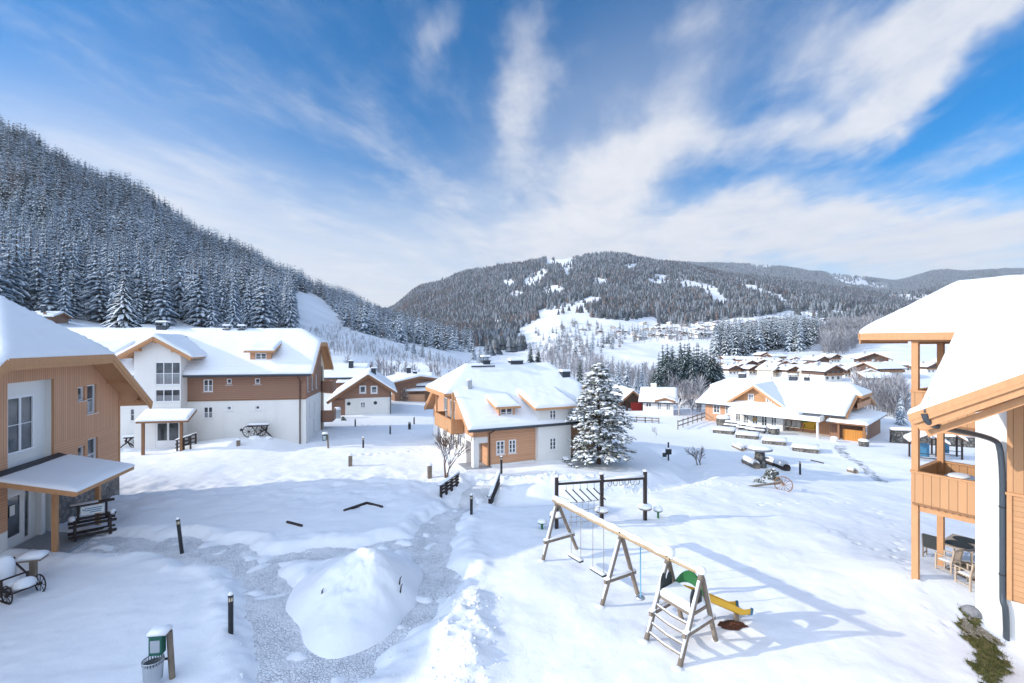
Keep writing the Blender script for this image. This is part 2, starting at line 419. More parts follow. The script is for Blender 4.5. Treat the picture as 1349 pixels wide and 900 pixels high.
def glass_mat():
    m = mat('window_glass', (.035, .045, .055), .06, .9); n = N(m); c = n.coord('Object')
    oi = n.new('ShaderNodeObjectInfo'); g = n.sep(n.coord('Generated'))[2]; base = n.ramp(n.noise(c, .9, 2, .5), [(.35, (.02, .028, .036)), (.7, (.10, .115, .125))])
    cur = n.math('MULTIPLY', n.math('LESS_THAN', g, n.math('ADD', .28, n.math('MULTIPLY', oi.outputs['Random'], .3))), n.math('GREATER_THAN', oi.outputs['Random'], .45))   # half curtains behind some panes
    fold = n.math('ADD', .75, n.math('MULTIPLY', n.math('SINE', n.math('MULTIPLY', n.math('ADD', n.sep(c)[0], n.sep(c)[1]), 60.0)), .25))
    n.color(n.mix(n.math('MULTIPLY', cur, n.math('MULTIPLY', fold, .55)), base, (.50, .52, .55)))
    n.normal(n.bump(n.noise(c, 1.3, 2, .5), .02, .12)); return m
M['glass'] = glass_mat()
def stone_mat(name, cols, scale, mortar):
    m = mat(name, (.3, .3, .3), .9, .2); n = N(m); c = n.coord('Object')
    v = n.new('ShaderNodeTexVoronoi', feature='DISTANCE_TO_EDGE'); n.link(c, v.inputs['Vector']); v.inputs['Scale'].default_value = scale
    v2 = n.new('ShaderNodeTexVoronoi'); n.link(c, v2.inputs['Vector']); v2.inputs['Scale'].default_value = scale
    cell = n.ramp(n.sep(v2.outputs['Color'])[0], [(0, cols[0]), (.5, cols[1]), (1, cols[2])])
    cell = n.mix(n.math('MULTIPLY', n.noise(c, 9, 4, .6), .5), cell, tuple(x * .5 for x in cols[1]))
    e = n.ramp(v.outputs['Distance'], [(.03, (0, 0, 0)), (.09, (1, 1, 1))])
    n.color(n.mix(e, mortar, cell)); n.normal(n.bump(e, .03, .8)); return m
M['stone'] = stone_mat('rubble_stone', ((.12, .11, .11), (.24, .22, .20), (.36, .33, .30)), 5.0, (.16, .15, .145))
M['drystone'] = stone_mat('dry_stone', ((.09, .085, .08), (.20, .185, .165), (.30, .27, .24)), 3.2, (.05, .05, .05))
def rock_mat():
    m = mat('grey_rock', (.25, .25, .26), .9, .2); n = N(m); c = n.coord('Object'); f = n.noise(c, 4, 6, .65)
    n.color(n.mix(f, (.13, .13, .14), (.38, .38, .39))); n.normal(n.bump(f, .06, .8)); return m
M['rock'] = rock_mat()
def needles(name, a, b, sc_=.8):
    m = mat(name, a, .85, .15); n = N(m); c = n.coord('Object'); oi = n.new('ShaderNodeObjectInfo')
    f = n.noise(c, sc_, 4, .6)
    n.color(n.mix(f, a, b)); return m
M['needle'] = needles('spruce_needles', (.022, .042, .042), (.07, .105, .10))
M['frost'] = needles('frosted_needles', (.62, .66, .72), (.84, .87, .90))
M['rime'] = needles('rimed_needles', (.14, .20, .26), (.38, .48, .57), 1.2); M['conifer_far'] = needles('sunlit_far_conifers', (.05, .062, .07), (.12, .13, .14), .02)  # rimed needles with the slope's blue haze tinted into their colour
M['rime_far'] = needles('rimed_far_conifers', (.14, .16, .18), (.30, .32, .35), .02)  # rime, and on the far hill haze painted as a paler tone
M['larch'] = needles('brown_larch_twigs', (.10, .075, .065), (.24, .20, .19))
M['pine'] = needles('pine_needles', (.07, .09, .06), (.22, .24, .18), 3.0)
M['brushwood'] = needles('brushwood', (.15, .14, .145), (.50, .50, .53), 1.5)
# ---------------------------------------------------------------- ground, path, sky, light, camera
def axis_pts(a, b, step, lo, hi, g):
    mid = list(np.arange(a, b + 1e-6, step)); up = [mid[-1]]; s = step
    while up[-1] < hi: s *= g; up.append(up[-1] + s)
    dn = [a]; s = step
    while dn[-1] > lo: s *= g; dn.append(dn[-1] - s)
    return np.array(sorted(dn[1:]) + mid + up[1:])
gxs = axis_pts(-26, 24, .13, -3400, 3400, 1.028)
gys = axis_pts(11, 44, .115, -80, 3600, 1.022)
GX, GY = np.meshgrid(gxs, gys)
GZ = snow_z(GX, GY)
for (tx, ty, tr, td) in TRACKS:
    ix0, ix1 = np.searchsorted(gxs, [tx - 3 * tr, tx + 3 * tr]); iy0, iy1 = np.searchsorted(gys, [ty - 3 * tr, ty + 3 * tr])
    sx, sy = GX[iy0:iy1, ix0:ix1], GY[iy0:iy1, ix0:ix1]; q = np.hypot(sx - tx, sy - ty) / tr
    GZ[iy0:iy1, ix0:ix1] += td * (-np.exp(-q ** 2) + .35 * np.exp(-((q - 1.35) / .45) ** 2))
def grid_quads(nx, ny):
    i = np.arange(nx * ny).reshape(ny, nx)
    return np.stack([i[:-1, :-1], i[:-1, 1:], i[1:, 1:], i[1:, :-1]], -1).reshape(-1, 4)
me = np_mesh('snowy_ground', np.stack([GX, GY, GZ], -1).reshape(-1, 3), grid_quads(len(gxs), len(gys)), M['snow'], smooth=True)
o = bpy.data.objects.new('snowy_ground', me); COL.objects.link(o)
tag(o, 'snow covered ground running from the courtyard to the mountains', kind='structure')

def cobble_mat():
    m = mat('trodden_cobbles', (.4, .42, .45), .85, .2); n = N(m); c = n.coord('Object')
    w = n.new('ShaderNodeMix', data_type='VECTOR'); w.inputs[0].default_value = .10
    n.link(c, w.inputs[4]); n.link(n.noise(c, 1.5, 3, .5, out='Color'), w.inputs[5])
    v = n.new('ShaderNodeTexVoronoi', feature='DISTANCE_TO_EDGE'); n.link(w.outputs[1], v.inputs['Vector']); v.inputs['Scale'].default_value = 11
    e = n.ramp(v.outputs['Distance'], [(.015, (1, 1, 1)), (.13, (0, 0, 0))])      # joints
    cov = n.noise(c, 1.1, 5, .68); fine = n.noise(c, 7, 4, .7)
    bare = n.ramp(n.math('ADD', n.math('MULTIPLY', cov, .75), n.math('MULTIPLY', fine, .45)), [(.54, (0, 0, 0)), (.70, (1, 1, 1))])
    jo = n.math('MULTIPLY', e, n.ramp(n.math('ADD', n.math('MULTIPLY', cov, .6), n.math('MULTIPLY', fine, .5)), [(.50, (0, 0, 0)), (.64, (1, 1, 1))]))
    stone = n.mix(n.noise(c, 14, 3, .6), (.26, .27, .29), (.46, .47, .49))
    base = n.mix(n.math('MULTIPLY', bare, .16), (.87, .885, .91), stone)
    n.color(n.mix(n.math('MULTIPLY', jo, .55), base, (.27, .29, .33)))
    n.normal(n.bump(n.math('ADD', n.math('MULTIPLY', e, -.6), n.math('ADD', n.math('MULTIPLY', fine, .7), cov)), .05, .9)); return m
M['cobble'] = cobble_mat()
pxs = np.arange(-31, 4, .16); pys = np.arange(9, 33.5, .16); PX, PY = np.meshgrid(pxs, pys)
pf = path_field(PX, PY); PZ = base_z(PX, PY) - .21 + fbm(PX * .22, PY * .22, 51, 3) * .22 + fbm(PX * 1.3, PY * 1.3, 71, 4) * .05
q = grid_quads(len(pxs), len(pys)); keep = (pf.ravel()[q] > -.35).any(1); q = q[keep]
used, inv = np.unique(q, return_inverse=True)
me = np_mesh('path', np.stack([PX, PY, PZ], -1).reshape(-1, 3)[used], inv.reshape(-1, 4), M['cobble'], smooth=True)
o = bpy.data.objects.new('path', me); COL.objects.link(o)
tag(o, 'trodden cobbled path curving round the snow heap', kind='structure')

# world
w = bpy.data.worlds.new('World'); sc.world = w; w.use_nodes = True
class _W: pass
wn = N.__new__(N); wn.nt = w.node_tree; wn.n = w.node_tree.nodes; wn.l = w.node_tree.links; wn.b = None
bg = wn.n['Background']
sky = wn.new('ShaderNodeTexSky', sky_type='NISHITA'); sky.sun_disc = False
sky.sun_elevation = R(SUN_EL); sky.sun_rotation = math.atan2(SUN_DIR.x, SUN_DIR.y) % (2 * math.pi)
sky.altitude = 1100; sky.air_density = 1.0; sky.dust_density = .25; sky.ozone_density = 3.0
hs = wn.new('ShaderNodeHueSaturation'); wn.link(sky.outputs[0], hs.inputs['Color']); hs.inputs['Saturation'].default_value = 1.42; hs.inputs['Value'].default_value = .56
d = wn.coord('Generated'); nrm = wn.new('ShaderNodeVectorMath', operation='NORMALIZE'); wn.link(d, nrm.inputs[0])
dx, dy, dz = wn.sep(nrm.outputs[0])
# cloud layers as they would lie on a plane overhead, drawn out along the wind
dzc = wn.math('MAXIMUM', dz, .045); ux = wn.math('DIVIDE', dx, dzc); uy = wn.math('DIVIDE', dy, dzc)
ca, sa = math.cos(R(12)), math.sin(R(12))
along = wn.math('ADD', wn.math('MULTIPLY', uy, ca), wn.math('MULTIPLY', ux, sa)); across = wn.math('SUBTRACT', wn.math('MULTIPLY', ux, ca), wn.math('MULTIPLY', uy, sa))
streak = wn.noise(wn.comb(wn.math('MULTIPLY', across, 1.5), wn.math('MULTIPLY', along, .38), 0), 1.25, 7, .62, dist=.5)
puff = wn.noise(wn.comb(wn.math('MULTIPLY', across, 1.3), wn.math('MULTIPLY', along, .8), 3.3), 2.3, 8, .60, dist=.3)
# where the banks of cloud stand in the sky (azimuth, elevation)
dyc = wn.math('MAXIMUM', dy, .06); az0 = wn.math('DIVIDE', dx, dyc); el0 = wn.math('DIVIDE', dz, dyc)
wz = wn.noise(nrm.outputs[0], 3.2, 5, .6, out='Color'); wx, wy, _ = wn.sep(wz)
az = wn.math('ADD', az0, wn.math('MULTIPLY', wn.math('SUBTRACT', wx, .5), .34)); el = wn.math('ADD', el0, wn.math('MULTIPLY', wn.math('SUBTRACT', wy, .5), .26))
def bank(px, py, rx, ry, ang, k):
    a0, e0 = (px - CX) / F, (CY - py) / F; c, s = math.cos(R(ang)), math.sin(R(ang))
    a = wn.math('SUBTRACT', az, a0); e = wn.math('SUBTRACT', el, e0)
    u = wn.math('DIVIDE', wn.math('ADD', wn.math('MULTIPLY', a, c), wn.math('MULTIPLY', e, s)), rx / F)
    v = wn.math('DIVIDE', wn.math('SUBTRACT', wn.math('MULTIPLY', e, c), wn.math('MULTIPLY', a, s)), ry / F)
    r2 = wn.math('ADD', wn.math('MULTIPLY', u, u), wn.math('MULTIPLY', v, v))
    return wn.math('MULTIPLY', wn.math('EXPONENT', wn.math('MULTIPLY', r2, -1.0)), k)
BANKS = [(1180,50,165,58,14,1.2),(1190,118,180,30,32,1.05),(1330,-10,140,60,25,.9),(960,195,170,36,15,.95),(800,250,170,50,50,1.0),(700,180,120,40,76,.8),(690,60,90,38,80,.7),
         (1230,305,260,40,9,1.15),(1050,300,200,40,6,.8),(850,315,260,46,2,.75),(430,170,260,26,-38,.36),(230,90,240,24,-30,.30),(160,230,200,36,-14,.55),(350,250,200,36,-32,.36),
         (900,35,70,30,45,.55),(585,40,60,24,70,.42),(520,200,140,28,-50,.30),(1150,225,240,22,18,.40),(1290,200,120,16,14,.4),(60,40,120,20,-30,.3)]
tot = None
for b_ in BANKS:
    g = bank(*b_); tot = g if tot is None else wn.math('ADD', tot, g)
tot = wn.math('ADD', wn.math('MINIMUM', tot, 1.25), -.50)
tex = wn.math('ADD', wn.math('MULTIPLY', wn.math('SUBTRACT', streak, .5), 1.5), wn.math('MULTIPLY', wn.math('SUBTRACT', puff, .5), 1.15))
cov = wn.math('ADD', wn.math('MULTIPLY', tot, 1.0), wn.math('MULTIPLY', tex, .95))
mask = wn.ramp(cov, [(.0, (0, 0, 0)), (.22, (.33, .33, .33)), (.55, (.85, .85, .85)), (.9, (1, 1, 1))]) if False else None
mr = wn.new('ShaderNodeMapRange', interpolation_type='SMOOTHSTEP'); wn.link(cov, mr.inputs['Value']); mr.inputs['From Min'].default_value = -.48; mr.inputs['From Max'].default_value = .92
hz = wn.new('ShaderNodeMapRange', interpolation_type='SMOOTHSTEP'); wn.link(dz, hz.inputs['Value']); hz.inputs['From Min'].default_value = .17; hz.inputs['From Max'].default_value = -.02
soft = None
for q_ in ((470,400,300,95,-16,1.0),(250,300,330,95,-28,.62),(60,220,260,70,-20,.36),(700,345,330,75,0,.62),(1250,345,260,60,0,.85),(760,210,260,110,40,.34),(330,190,330,110,-30,.10)):
    a0, e0 = (q_[0] - CX) / F, (CY - q_[1]) / F
    az_, el_ = az, el; az, el = az0, el0; g = bank(*q_); az, el = az_, el_
    soft = g if soft is None else wn.math('SUBTRACT', wn.math('ADD', soft, g), wn.math('MULTIPLY', soft, g))
soft = wn.math('MULTIPLY', soft, wn.math('ADD', .72, wn.math('MULTIPLY', streak, .5)), clamp=True)
mk = wn.math('SUBTRACT', wn.math('ADD', mr.outputs[0], soft), wn.math('MULTIPLY', mr.outputs[0], soft))
mk = wn.math('MAXIMUM', mk, wn.math('MULTIPLY', hz.outputs[0], .8))
front = wn.new('ShaderNodeMapRange'); wn.link(dy, front.inputs['Value']); front.inputs['From Min'].default_value = -.1; front.inputs['From Max'].default_value = .25
mk = wn.math('MULTIPLY', mk, wn.math('ADD', wn.math('MULTIPLY', front.outputs[0], .4), .6))
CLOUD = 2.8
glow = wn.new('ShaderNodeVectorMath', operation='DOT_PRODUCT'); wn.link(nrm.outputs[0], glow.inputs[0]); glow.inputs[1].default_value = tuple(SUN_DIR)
gl = wn.math('ADD', 1.0, wn.math('MULTIPLY', wn.math('POWER', wn.math('MAXIMUM', wn.math('ADD', wn.math('MULTIPLY', glow.outputs['Value'], .62), .38), 0.0), 2.0), 3.0))   # glow added to thin cloud sunwards, out of view, as fill light
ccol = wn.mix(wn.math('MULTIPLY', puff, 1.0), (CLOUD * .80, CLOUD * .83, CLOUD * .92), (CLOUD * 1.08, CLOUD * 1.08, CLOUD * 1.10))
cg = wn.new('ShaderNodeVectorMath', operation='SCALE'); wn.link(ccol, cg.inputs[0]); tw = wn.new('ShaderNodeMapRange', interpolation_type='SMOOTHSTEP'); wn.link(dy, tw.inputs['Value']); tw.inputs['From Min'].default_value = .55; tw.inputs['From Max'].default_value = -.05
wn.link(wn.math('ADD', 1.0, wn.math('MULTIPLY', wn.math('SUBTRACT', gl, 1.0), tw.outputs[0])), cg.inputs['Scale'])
back = wn.new('ShaderNodeMapRange', interpolation_type='SMOOTHSTEP'); wn.link(dy, back.inputs['Value']); back.inputs['From Min'].default_value = .12; back.inputs['From Max'].default_value = -.35; back.inputs['To Max'].default_value = .9  # bright unseen cloud added behind the camera to fill the shade
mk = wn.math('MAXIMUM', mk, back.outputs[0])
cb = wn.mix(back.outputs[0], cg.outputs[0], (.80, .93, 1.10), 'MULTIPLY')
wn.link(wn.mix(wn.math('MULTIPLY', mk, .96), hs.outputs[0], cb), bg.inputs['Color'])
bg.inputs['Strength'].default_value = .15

sun = bpy.data.lights.new('sun', 'SUN'); sun.energy = 2.0; sun.angle = R(.53); sun.color = (1.0, .93, .82)
so = bpy.data.objects.new('sun', sun); COL.objects.link(so); so.rotation_euler = (-SUN_DIR).to_track_quat('-Z', 'Y').to_euler(); so.location = (-60, -10, 40)

cam = bpy.data.cameras.new('camera'); cam.sensor_width = 36; cam.lens = F / 1349 * 36; cam.clip_end = 12000; cam.clip_start = .1
co = bpy.data.objects.new('camera', cam); COL.objects.link(co); co.location = (0, 0, CAMZ); co.rotation_euler = (R(90), 0, 0); sc.camera = co
sc.view_settings.view_transform = 'Standard'; sc.view_settings.look = 'None'; sc.view_settings.gamma = 1; sc.view_settings.exposure = 1.13
try: sc.view_settings.use_curve_mapping = False
except Exception: pass
sc.cycles.use_denoising = True
try: sc.cycles.denoiser = 'OPENIMAGEDENOISE'
except Exception: pass
sc.cycles.max_bounces = 6; sc.cycles.diffuse_bounces = 3; sc.cycles.glossy_bounces = 2; sc.cycles.volume_bounces = 0; sc.cycles.transparent_max_bounces = 4
sc.cycles.use_adaptive_sampling = True; sc.cycles.adaptive_threshold = .015
# ---------------------------------------------------------------- building kit (all in a house's own metres: x along its front, y into the depth)
def wall(mb, p0, p1, z0, top, holes=(), m=0, mrev=None, dep=.13):
    """wall face seen from the side where p0 is left of p1; holes (s0, s1, z0, z1) get reveals; top is a height or [(s, z), ...]"""
    p0 = Vector((*p0, 0)); p1 = Vector((*p1, 0)); L = (p1 - p0).length; d = (p1 - p0) / L; inn = Vector((-d.y, d.x, 0)); mrev = m if mrev is None else mrev
    tp = top if hasattr(top, '__len__') else [(0, top), (L, top)]
    tz = lambda s: float(np.interp(s, [a for a, b in tp], [b for a, b in tp]))
    xs = sorted({0.0, L, *[a for a, b in tp if 0 < a < L], *[h[0] for h in holes], *[h[1] for h in holes]})
    P = lambda s, z, k=0: tuple(p0 + d * s + inn * k + Vector((0, 0, z)))
    for a, b in zip(xs[:-1], xs[1:]):
        if b - a < 1e-5: continue
        mid = (a + b) / 2; hs_ = sorted([h for h in holes if h[0] <= mid <= h[1]], key=lambda h: h[2]); z = z0
        for h in hs_:
            if h[2] > z + 1e-4: mb.poly([P(a, z), P(b, z), P(b, h[2]), P(a, h[2])], m)
            z = h[3]
        mb.poly([P(a, z), P(b, z), P(b, tz(b)), P(a, tz(a))], m)
    for s0, s1, a, b in [h[:4] for h in holes if len(h) == 4]:
        mb.poly([P(s0, a), P(s0, a, dep), P(s0, b, dep), P(s0, b)], mrev); mb.poly([P(s1, a, dep), P(s1, a), P(s1, b), P(s1, b, dep)], mrev)
        mb.poly([P(s0, a), P(s1, a), P(s1, a, dep), P(s0, a, dep)], mrev); mb.poly([P(s0, b, dep), P(s1, b, dep), P(s1, b), P(s0, b)], mrev)
def window(root, p0, p1, h, nx=2, nz=2, dep=.10, fw=.075, sill=True, name='window', bar=.035, fm='white', surround=0.0):
    """window unit filling hole h of the wall p0-p1: frame with bars, sill, pane"""
    p0 = Vector((*p0, 0)); p1 = Vector((*p1, 0)); d = (p1 - p0).normalized(); inn = Vector((-d.y, d.x, 0)); s0, s1, a, b = h
    P = lambda s, z, k=0: p0 + d * s + inn * k + Vector((0, 0, z))
    mb = MB(); k = dep - .03
    def bar_(sa, sb, za, zb, ka, kb):
        n = len(mb.v)
        for kk in (ka, kb):
            for s, z in ((sa, za), (sb, za), (sb, zb), (sa, zb)): mb.v.append(tuple(P(s, z, kk)))
        for q in ((0,1,2,3),(7,6,5,4),(0,4,5,1),(1,5,6,2),(2,6,7,3),(3,7,4,0)): mb.f.append(tuple(n + i for i in q)); mb.m.append(0)
    bar_(s0, s0 + fw, a, b, k - .03, k + .05); bar_(s1 - fw, s1, a, b, k - .03, k + .05)
    bar_(s0 + fw, s1 - fw, a, a + fw, k - .028, k + .05); bar_(s0 + fw, s1 - fw, b - fw, b, k - .028, k + .05)
    for i in range(1, nx):
        c = s0 + (s1 - s0) * i / nx; bw = fw * .6 if nx > 1 and i * 2 == nx else bar * .8
        bar_(c - bw, c + bw, a + fw, b - fw, k - .012, k + .03)
    for j in range(1, nz):
        c = a + (b - a) * j / nz; bar_(s0 + fw, s1 - fw, c - bar / 2, c + bar / 2, k - .008, k + .026)
    if surround:
        g = surround
        bar_(s0 - g, s0, a - g, b + g, -.025, .01); bar_(s1, s1 + g, a - g, b + g, -.025, .01)
        bar_(s0, s1, a - g, a, -.026, .01); bar_(s0, s1, b, b + g, -.026, .01)
    f = mb.obj(name, M[fm], root)
    if sill:
        sb = MB(); n = 0
        x0, x1 = s0 - .05 - surround, s1 + .05 + surround; zz = a - .035 - surround
        for kk in (-.07, .08):
            for s, z in ((x0, zz), (x1, zz), (x1, zz + .033), (x0, zz + .033)): sb.v.append(tuple(P(s, z, kk)))
        for q in ((0,1,2,3),(7,6,5,4),(0,4,5,1),(1,5,6,2),(2,6,7,3),(3,7,4,0)): sb.f.append(q); sb.m.append(0)
        sb.obj('sill', M['white'], f)
    pb = MB(); e = fw * .6
    pb.poly([tuple(P(s0 + e, a + e, k + .032)), tuple(P(s1 - e, a + e, k + .032)), tuple(P(s1 - e, b - e, k + .032)), tuple(P(s0 + e, b - e, k + .032))])
    pb.obj('pane', M['glass'], f)
    return f
def snow_grid(mb, x0, x1, y0, y1, hf, t, res=.2, cut=None, seed=0, edge=.22, lump=.03, sw=False, m=0):
    """blanket of snow over the roof surface hf(x, y) inside a rectangle; cut(x, y) > 0 removes it"""
    nx = max(3, int(round((x1 - x0) / res)) + 1); ny = max(3, int(round((y1 - y0) / res)) + 1)
    def ax(a, b, n):
        p = list(np.linspace(a, b, n)); s = (b - a) / (n - 1); return np.array([p[0], p[0] + s * .22] + p[1:-1] + [p[-1] - s * .22, p[-1]])
    xs = ax(x0, x1, nx); ys = ax(y0, y1, ny); X, Y = np.meshgrid(xs, ys); nx, ny = len(xs), len(ys)
    H = hf(X, Y); D = np.minimum(np.minimum(X - x0, x1 - X), np.minimum(Y - y0, y1 - Y))
    keep = np.ones((ny - 1, nx - 1), bool)
    if cut is not None:
        C = cut(X, Y); D = np.minimum(D, np.maximum(-C, 0)); cc = cut((X[:-1, :-1] + X[1:, 1:]) / 2, (Y[:-1, :-1] + Y[1:, 1:]) / 2); keep = cc <= 0
    q = np.clip(D / edge, 0, 1); T = t * (.38 + .62 * np.sqrt(np.maximum(0, 1 - (1 - q) ** 2)))
    T = T * (1 + .30 * fbm(X * .55 + seed, Y * .55, seed, 3)) + fbm(X * 2.2, Y * 2.2 + seed, seed + 3, 3) * lump
    Z = H + np.maximum(T, .02)
    b = len(mb.v); w = (lambda x, y, z: (y, x, z)) if sw else (lambda x, y, z: (x, y, z))
    mb.v += [w(float(X[j, i]), float(Y[j, i]), float(Z[j, i])) for j in range(ny) for i in range(nx)]
    low = {}
    def lo(j, i):
        if (j, i) not in low:
            low[(j, i)] = len(mb.v); mb.v.append(w(float(X[j, i]), float(Y[j, i]), float(H[j, i] + .004)))
        return low[(j, i)]
    I = lambda j, i: b + j * nx + i
    for j in range(ny - 1):
        for i in range(nx - 1):
            if not keep[j, i]: continue
            mb.f.append((I(j, i), I(j, i + 1), I(j + 1, i + 1), I(j + 1, i))); mb.m.append(m)
            for (dj, di), (a, c) in (((-1, 0), ((j, i), (j, i + 1))), ((1, 0), ((j + 1, i + 1), (j + 1, i))), ((0, -1), ((j + 1, i), (j, i))), ((0, 1), ((j, i + 1), (j + 1, i + 1)))):
                jj, ii = j + dj, i + di
                if not (0 <= jj < ny - 1 and 0 <= ii < nx - 1) or not keep[jj, ii]:
                    mb.f.append((I(*c), I(*a), lo(*a), lo(*c))); mb.m.append(m)
class Roof:
    """half-hipped gable roof, ridge along u between u0 and u1, eaves at v0 and v1; sw swaps u and v (ridge along y);
    the verges below the half hips may stand back to n0, n1"""
    def __init__(s, u0, u1, v0, v1, ze, slope, h0=None, h1=None, hs=1.0, sw=False, n0=None, n1=None, ze1=None, hs1=None):
        s.u0, s.u1, s.v0, s.v1, s.ze, s.sl, s.hs, s.sw = u0, u1, v0, v1, ze, slope, hs, sw
        s.hs1 = hs if hs1 is None else hs1
        s.ze1 = ze if ze1 is None else ze1; s.n0 = u0 if n0 is None else n0; s.n1 = u1 if n1 is None else n1
        s.vr = ((s.ze1 - ze) / slope + v0 + v1) / 2; s.zr = ze + slope * (s.vr - v0); s.h0 = h0; s.h1 = h1
        s.c0 = (s.zr - h0) / s.hs if h0 is not None else 0; s.c1 = (s.zr - h1) / s.hs1 if h1 is not None else 0
        f = lambda z: (v0 + (z - ze) / slope, v1 - (z - s.ze1) / slope)
        s.va0, s.vb0 = f(s.zr if h0 is None else h0); s.va1, s.vb1 = f(s.zr if h1 is None else h1)
    def W(s, u, v, z): return (v, u, z) if s.sw else (u, v, z)
    def h(s, U, V):
        z = np.minimum(s.ze + s.sl * (V - s.v0), s.ze1 + s.sl * (s.v1 - V))
        if s.h0 is not None: z = np.minimum(z, s.h0 + s.hs * (U - s.u0))
        if s.h1 is not None: z = np.minimum(z, s.h1 + s.hs1 * (s.u1 - U))
        return z
    def planes(s):
        z0 = s.zr if s.h0 is None else s.h0; z1 = s.zr if s.h1 is None else s.h1
        A, B = (s.u0 + s.c0, s.vr, s.zr), (s.u1 - s.c1, s.vr, s.zr)
        L0 = lambda v: ([(s.u0, v, z0)] + ([(s.n0, v, z0)] if s.n0 != s.u0 else [])) if s.h0 is not None else []
        L1 = lambda v: (([(s.n1, v, z1)] if s.n1 != s.u1 else []) + [(s.u1, v, z1)]) if s.h1 is not None else []
        f = [(s.n0, s.v0, s.ze), (s.n1, s.v0, s.ze)] + L1(s.va1) + [B, A] + L0(s.va0)
        k = [(s.n1, s.v1, s.ze1), (s.n0, s.v1, s.ze1)] + L0(s.vb0)[::-1] + [A, B] + L1(s.vb1)[::-1]
        out = [getattr(s, 'front', f), k]
        if s.h0 is not None: out.append([(s.u0, s.va0, z0), A, (s.u0, s.vb0, z0)])
        if s.h1 is not None: out.append([(s.u1, s.vb1, z1), B, (s.u1, s.va1, z1)])
        return [[s.W(*p) for p in pl] for pl in out]
    def cutf(s, extra=None):
        def c(U, V):
            k = np.full(np.shape(U), -9.0)
            if s.n0 != s.u0: k = np.maximum(k, np.minimum(s.n0 - U, np.maximum(s.va0 - V, V - s.vb0)))
            if s.n1 != s.u1: k = np.maximum(k, np.minimum(U - s.n1, np.maximum(s.va1 - V, V - s.vb1)))
            return k if extra is None else np.maximum(k, extra(U, V))
        return c
    def build(s, root, th=.16, fascia='beam', gut='gutter', snow=.30, res=.22, cut=None, seed=1, edge=.22, fh=.22, soffit=None, gut_to=None):
        d = MB()
        for p in s.planes(): d.slab(p, th, 0)
        deck = d.obj('roof', M[soffit or fascia], root)
        b = [MB()]
        def board(p, q, dn=.0, out=0, hh=fh, dv=0):
            p = Vector(s.W(p[0] + out, p[1] + dv, p[2] - dn)); q = Vector(s.W(q[0] + out, q[1] + dv, q[2] - dn))
            b[0].beam(p - Vector((0, 0, hh / 2 - .02)), q - Vector((0, 0, hh / 2 - .02)), .045, hh)
        for u, n, hh_, va, vb, sg in ((s.u0, s.n0, s.h0, s.va0, s.vb0, -1), (s.u1, s.n1, s.h1, s.va1, s.vb1, 1)):
            zt = hh_ if hh_ is not None else s.zr; b[0] = MB()
            for dn, of in ((0, .055), (fh * .6, .022)):
                board((n, s.v0, s.ze), (n, va, zt), dn, sg * of); board((n, s.v1, s.ze1), (n, vb, zt), dn, sg * of)
                if hh_ is not None: board((u, va, zt), (u, vb, zt), dn, sg * (of + .004))
            if n != u:
                for v, k in ((va, -1), (vb, 1)): board((u, v, zt), (n, v, zt), .01, 0, dv=k * .03)
            b[0].obj('fascia', M[fascia], deck)
        for v, z, sg in ((s.v0, s.ze, -1), (s.v1, s.ze1, 1)):
            g = MB(); ue = s.n1 - .05 if gut_to is None else gut_to
            g.tube([s.W(s.n0 + .05, v + sg * .07, z - .06), s.W(ue, v + sg * .07, z - .06)], .065, 8)
            g.beam(s.W(s.n0 + .02, v + sg * .006, z - .10), s.W(ue - .05, v + sg * .006, z - .10), .02, .2)
            g.obj('gutter', M[gut], deck)
        if snow:
            sn = MB(); snow_grid(sn, s.u0 - .06, s.u1 + .06, s.v0 - .04, s.v1 + .04, s.h, snow, res, s.cutf(cut), seed, edge, sw=s.sw)
            sn.obj('roof_snow', M['roof_snow'], deck, smooth=True)
        return deck
def shed_dormer(root, main, x0, x1, yf, zf, slope, face, wm, holes=(), snow=.19, seed=3, over=.35, side='timber_v', fascia='beam', wins=True, nx=2, cheek=True):
    """dormer with a lean-to roof that runs back into the main roof plane; front wall at y=yf, roof edge at height zf"""
    # main.h along y at the middle (front slope): z = ze + sl*(y - v0)
    yb = (zf - slope * (yf - over) - main.ze + main.sl * main.v0) / (main.sl - slope) if main.sl > slope else main.vr
    yb = min(yb, main.vr); zb = zf + slope * (yb - yf + over)
    body = MB(); zm = main.ze + main.sl * (yf - main.v0)
    wall(body, (x0, yf), (x1, yf), face if face is not None else zm, zf + slope * over - .08, holes, 0)
    if cheek:
        for x in (x0, x1): body.poly([(x, yf, face if face is not None else zm), (x, yf, zf + slope * over - .08), (x, yb, zb - .08), (x, yb, zb - .3), (x, yf + .01, zm - .02)], 1)
    dm = body.obj('dormer', [M[wm], M[side]], root)
    for h in holes: window(root, (x0, yf), (x1, yf), h, nx=nx, nz=2)
    d = MB(); d.slab([(x0 - over, yf - over, zf), (x1 + over, yf - over, zf), (x1 + over, yb, zb), (x0 - over, yb, zb)], .12, 0)
    for x, sg in ((x0 - over, -1), (x1 + over, 1)): d.beam((x + sg * .03, yf - over, zf - .08), (x + sg * .03, yb, zb - .08), .04, .2, 0)
    d.beam((x0 - over - .05, yf - over - .03, zf - .08), (x1 + over + .05, yf - over - .03, zf - .08), .04, .17, 0)
    r = d.obj('dormer_roof', M[fascia], root)
    sn = MB(); snow_grid(sn, x0 - over - .04, x1 + over + .04, yf - over - .04, yb, lambda X, Y: zf + slope * (Y - yf + over), snow, .22, None, seed, .2)
    sn.obj('dormer_snow', M['roof_snow'], r, smooth=True)
    return dm
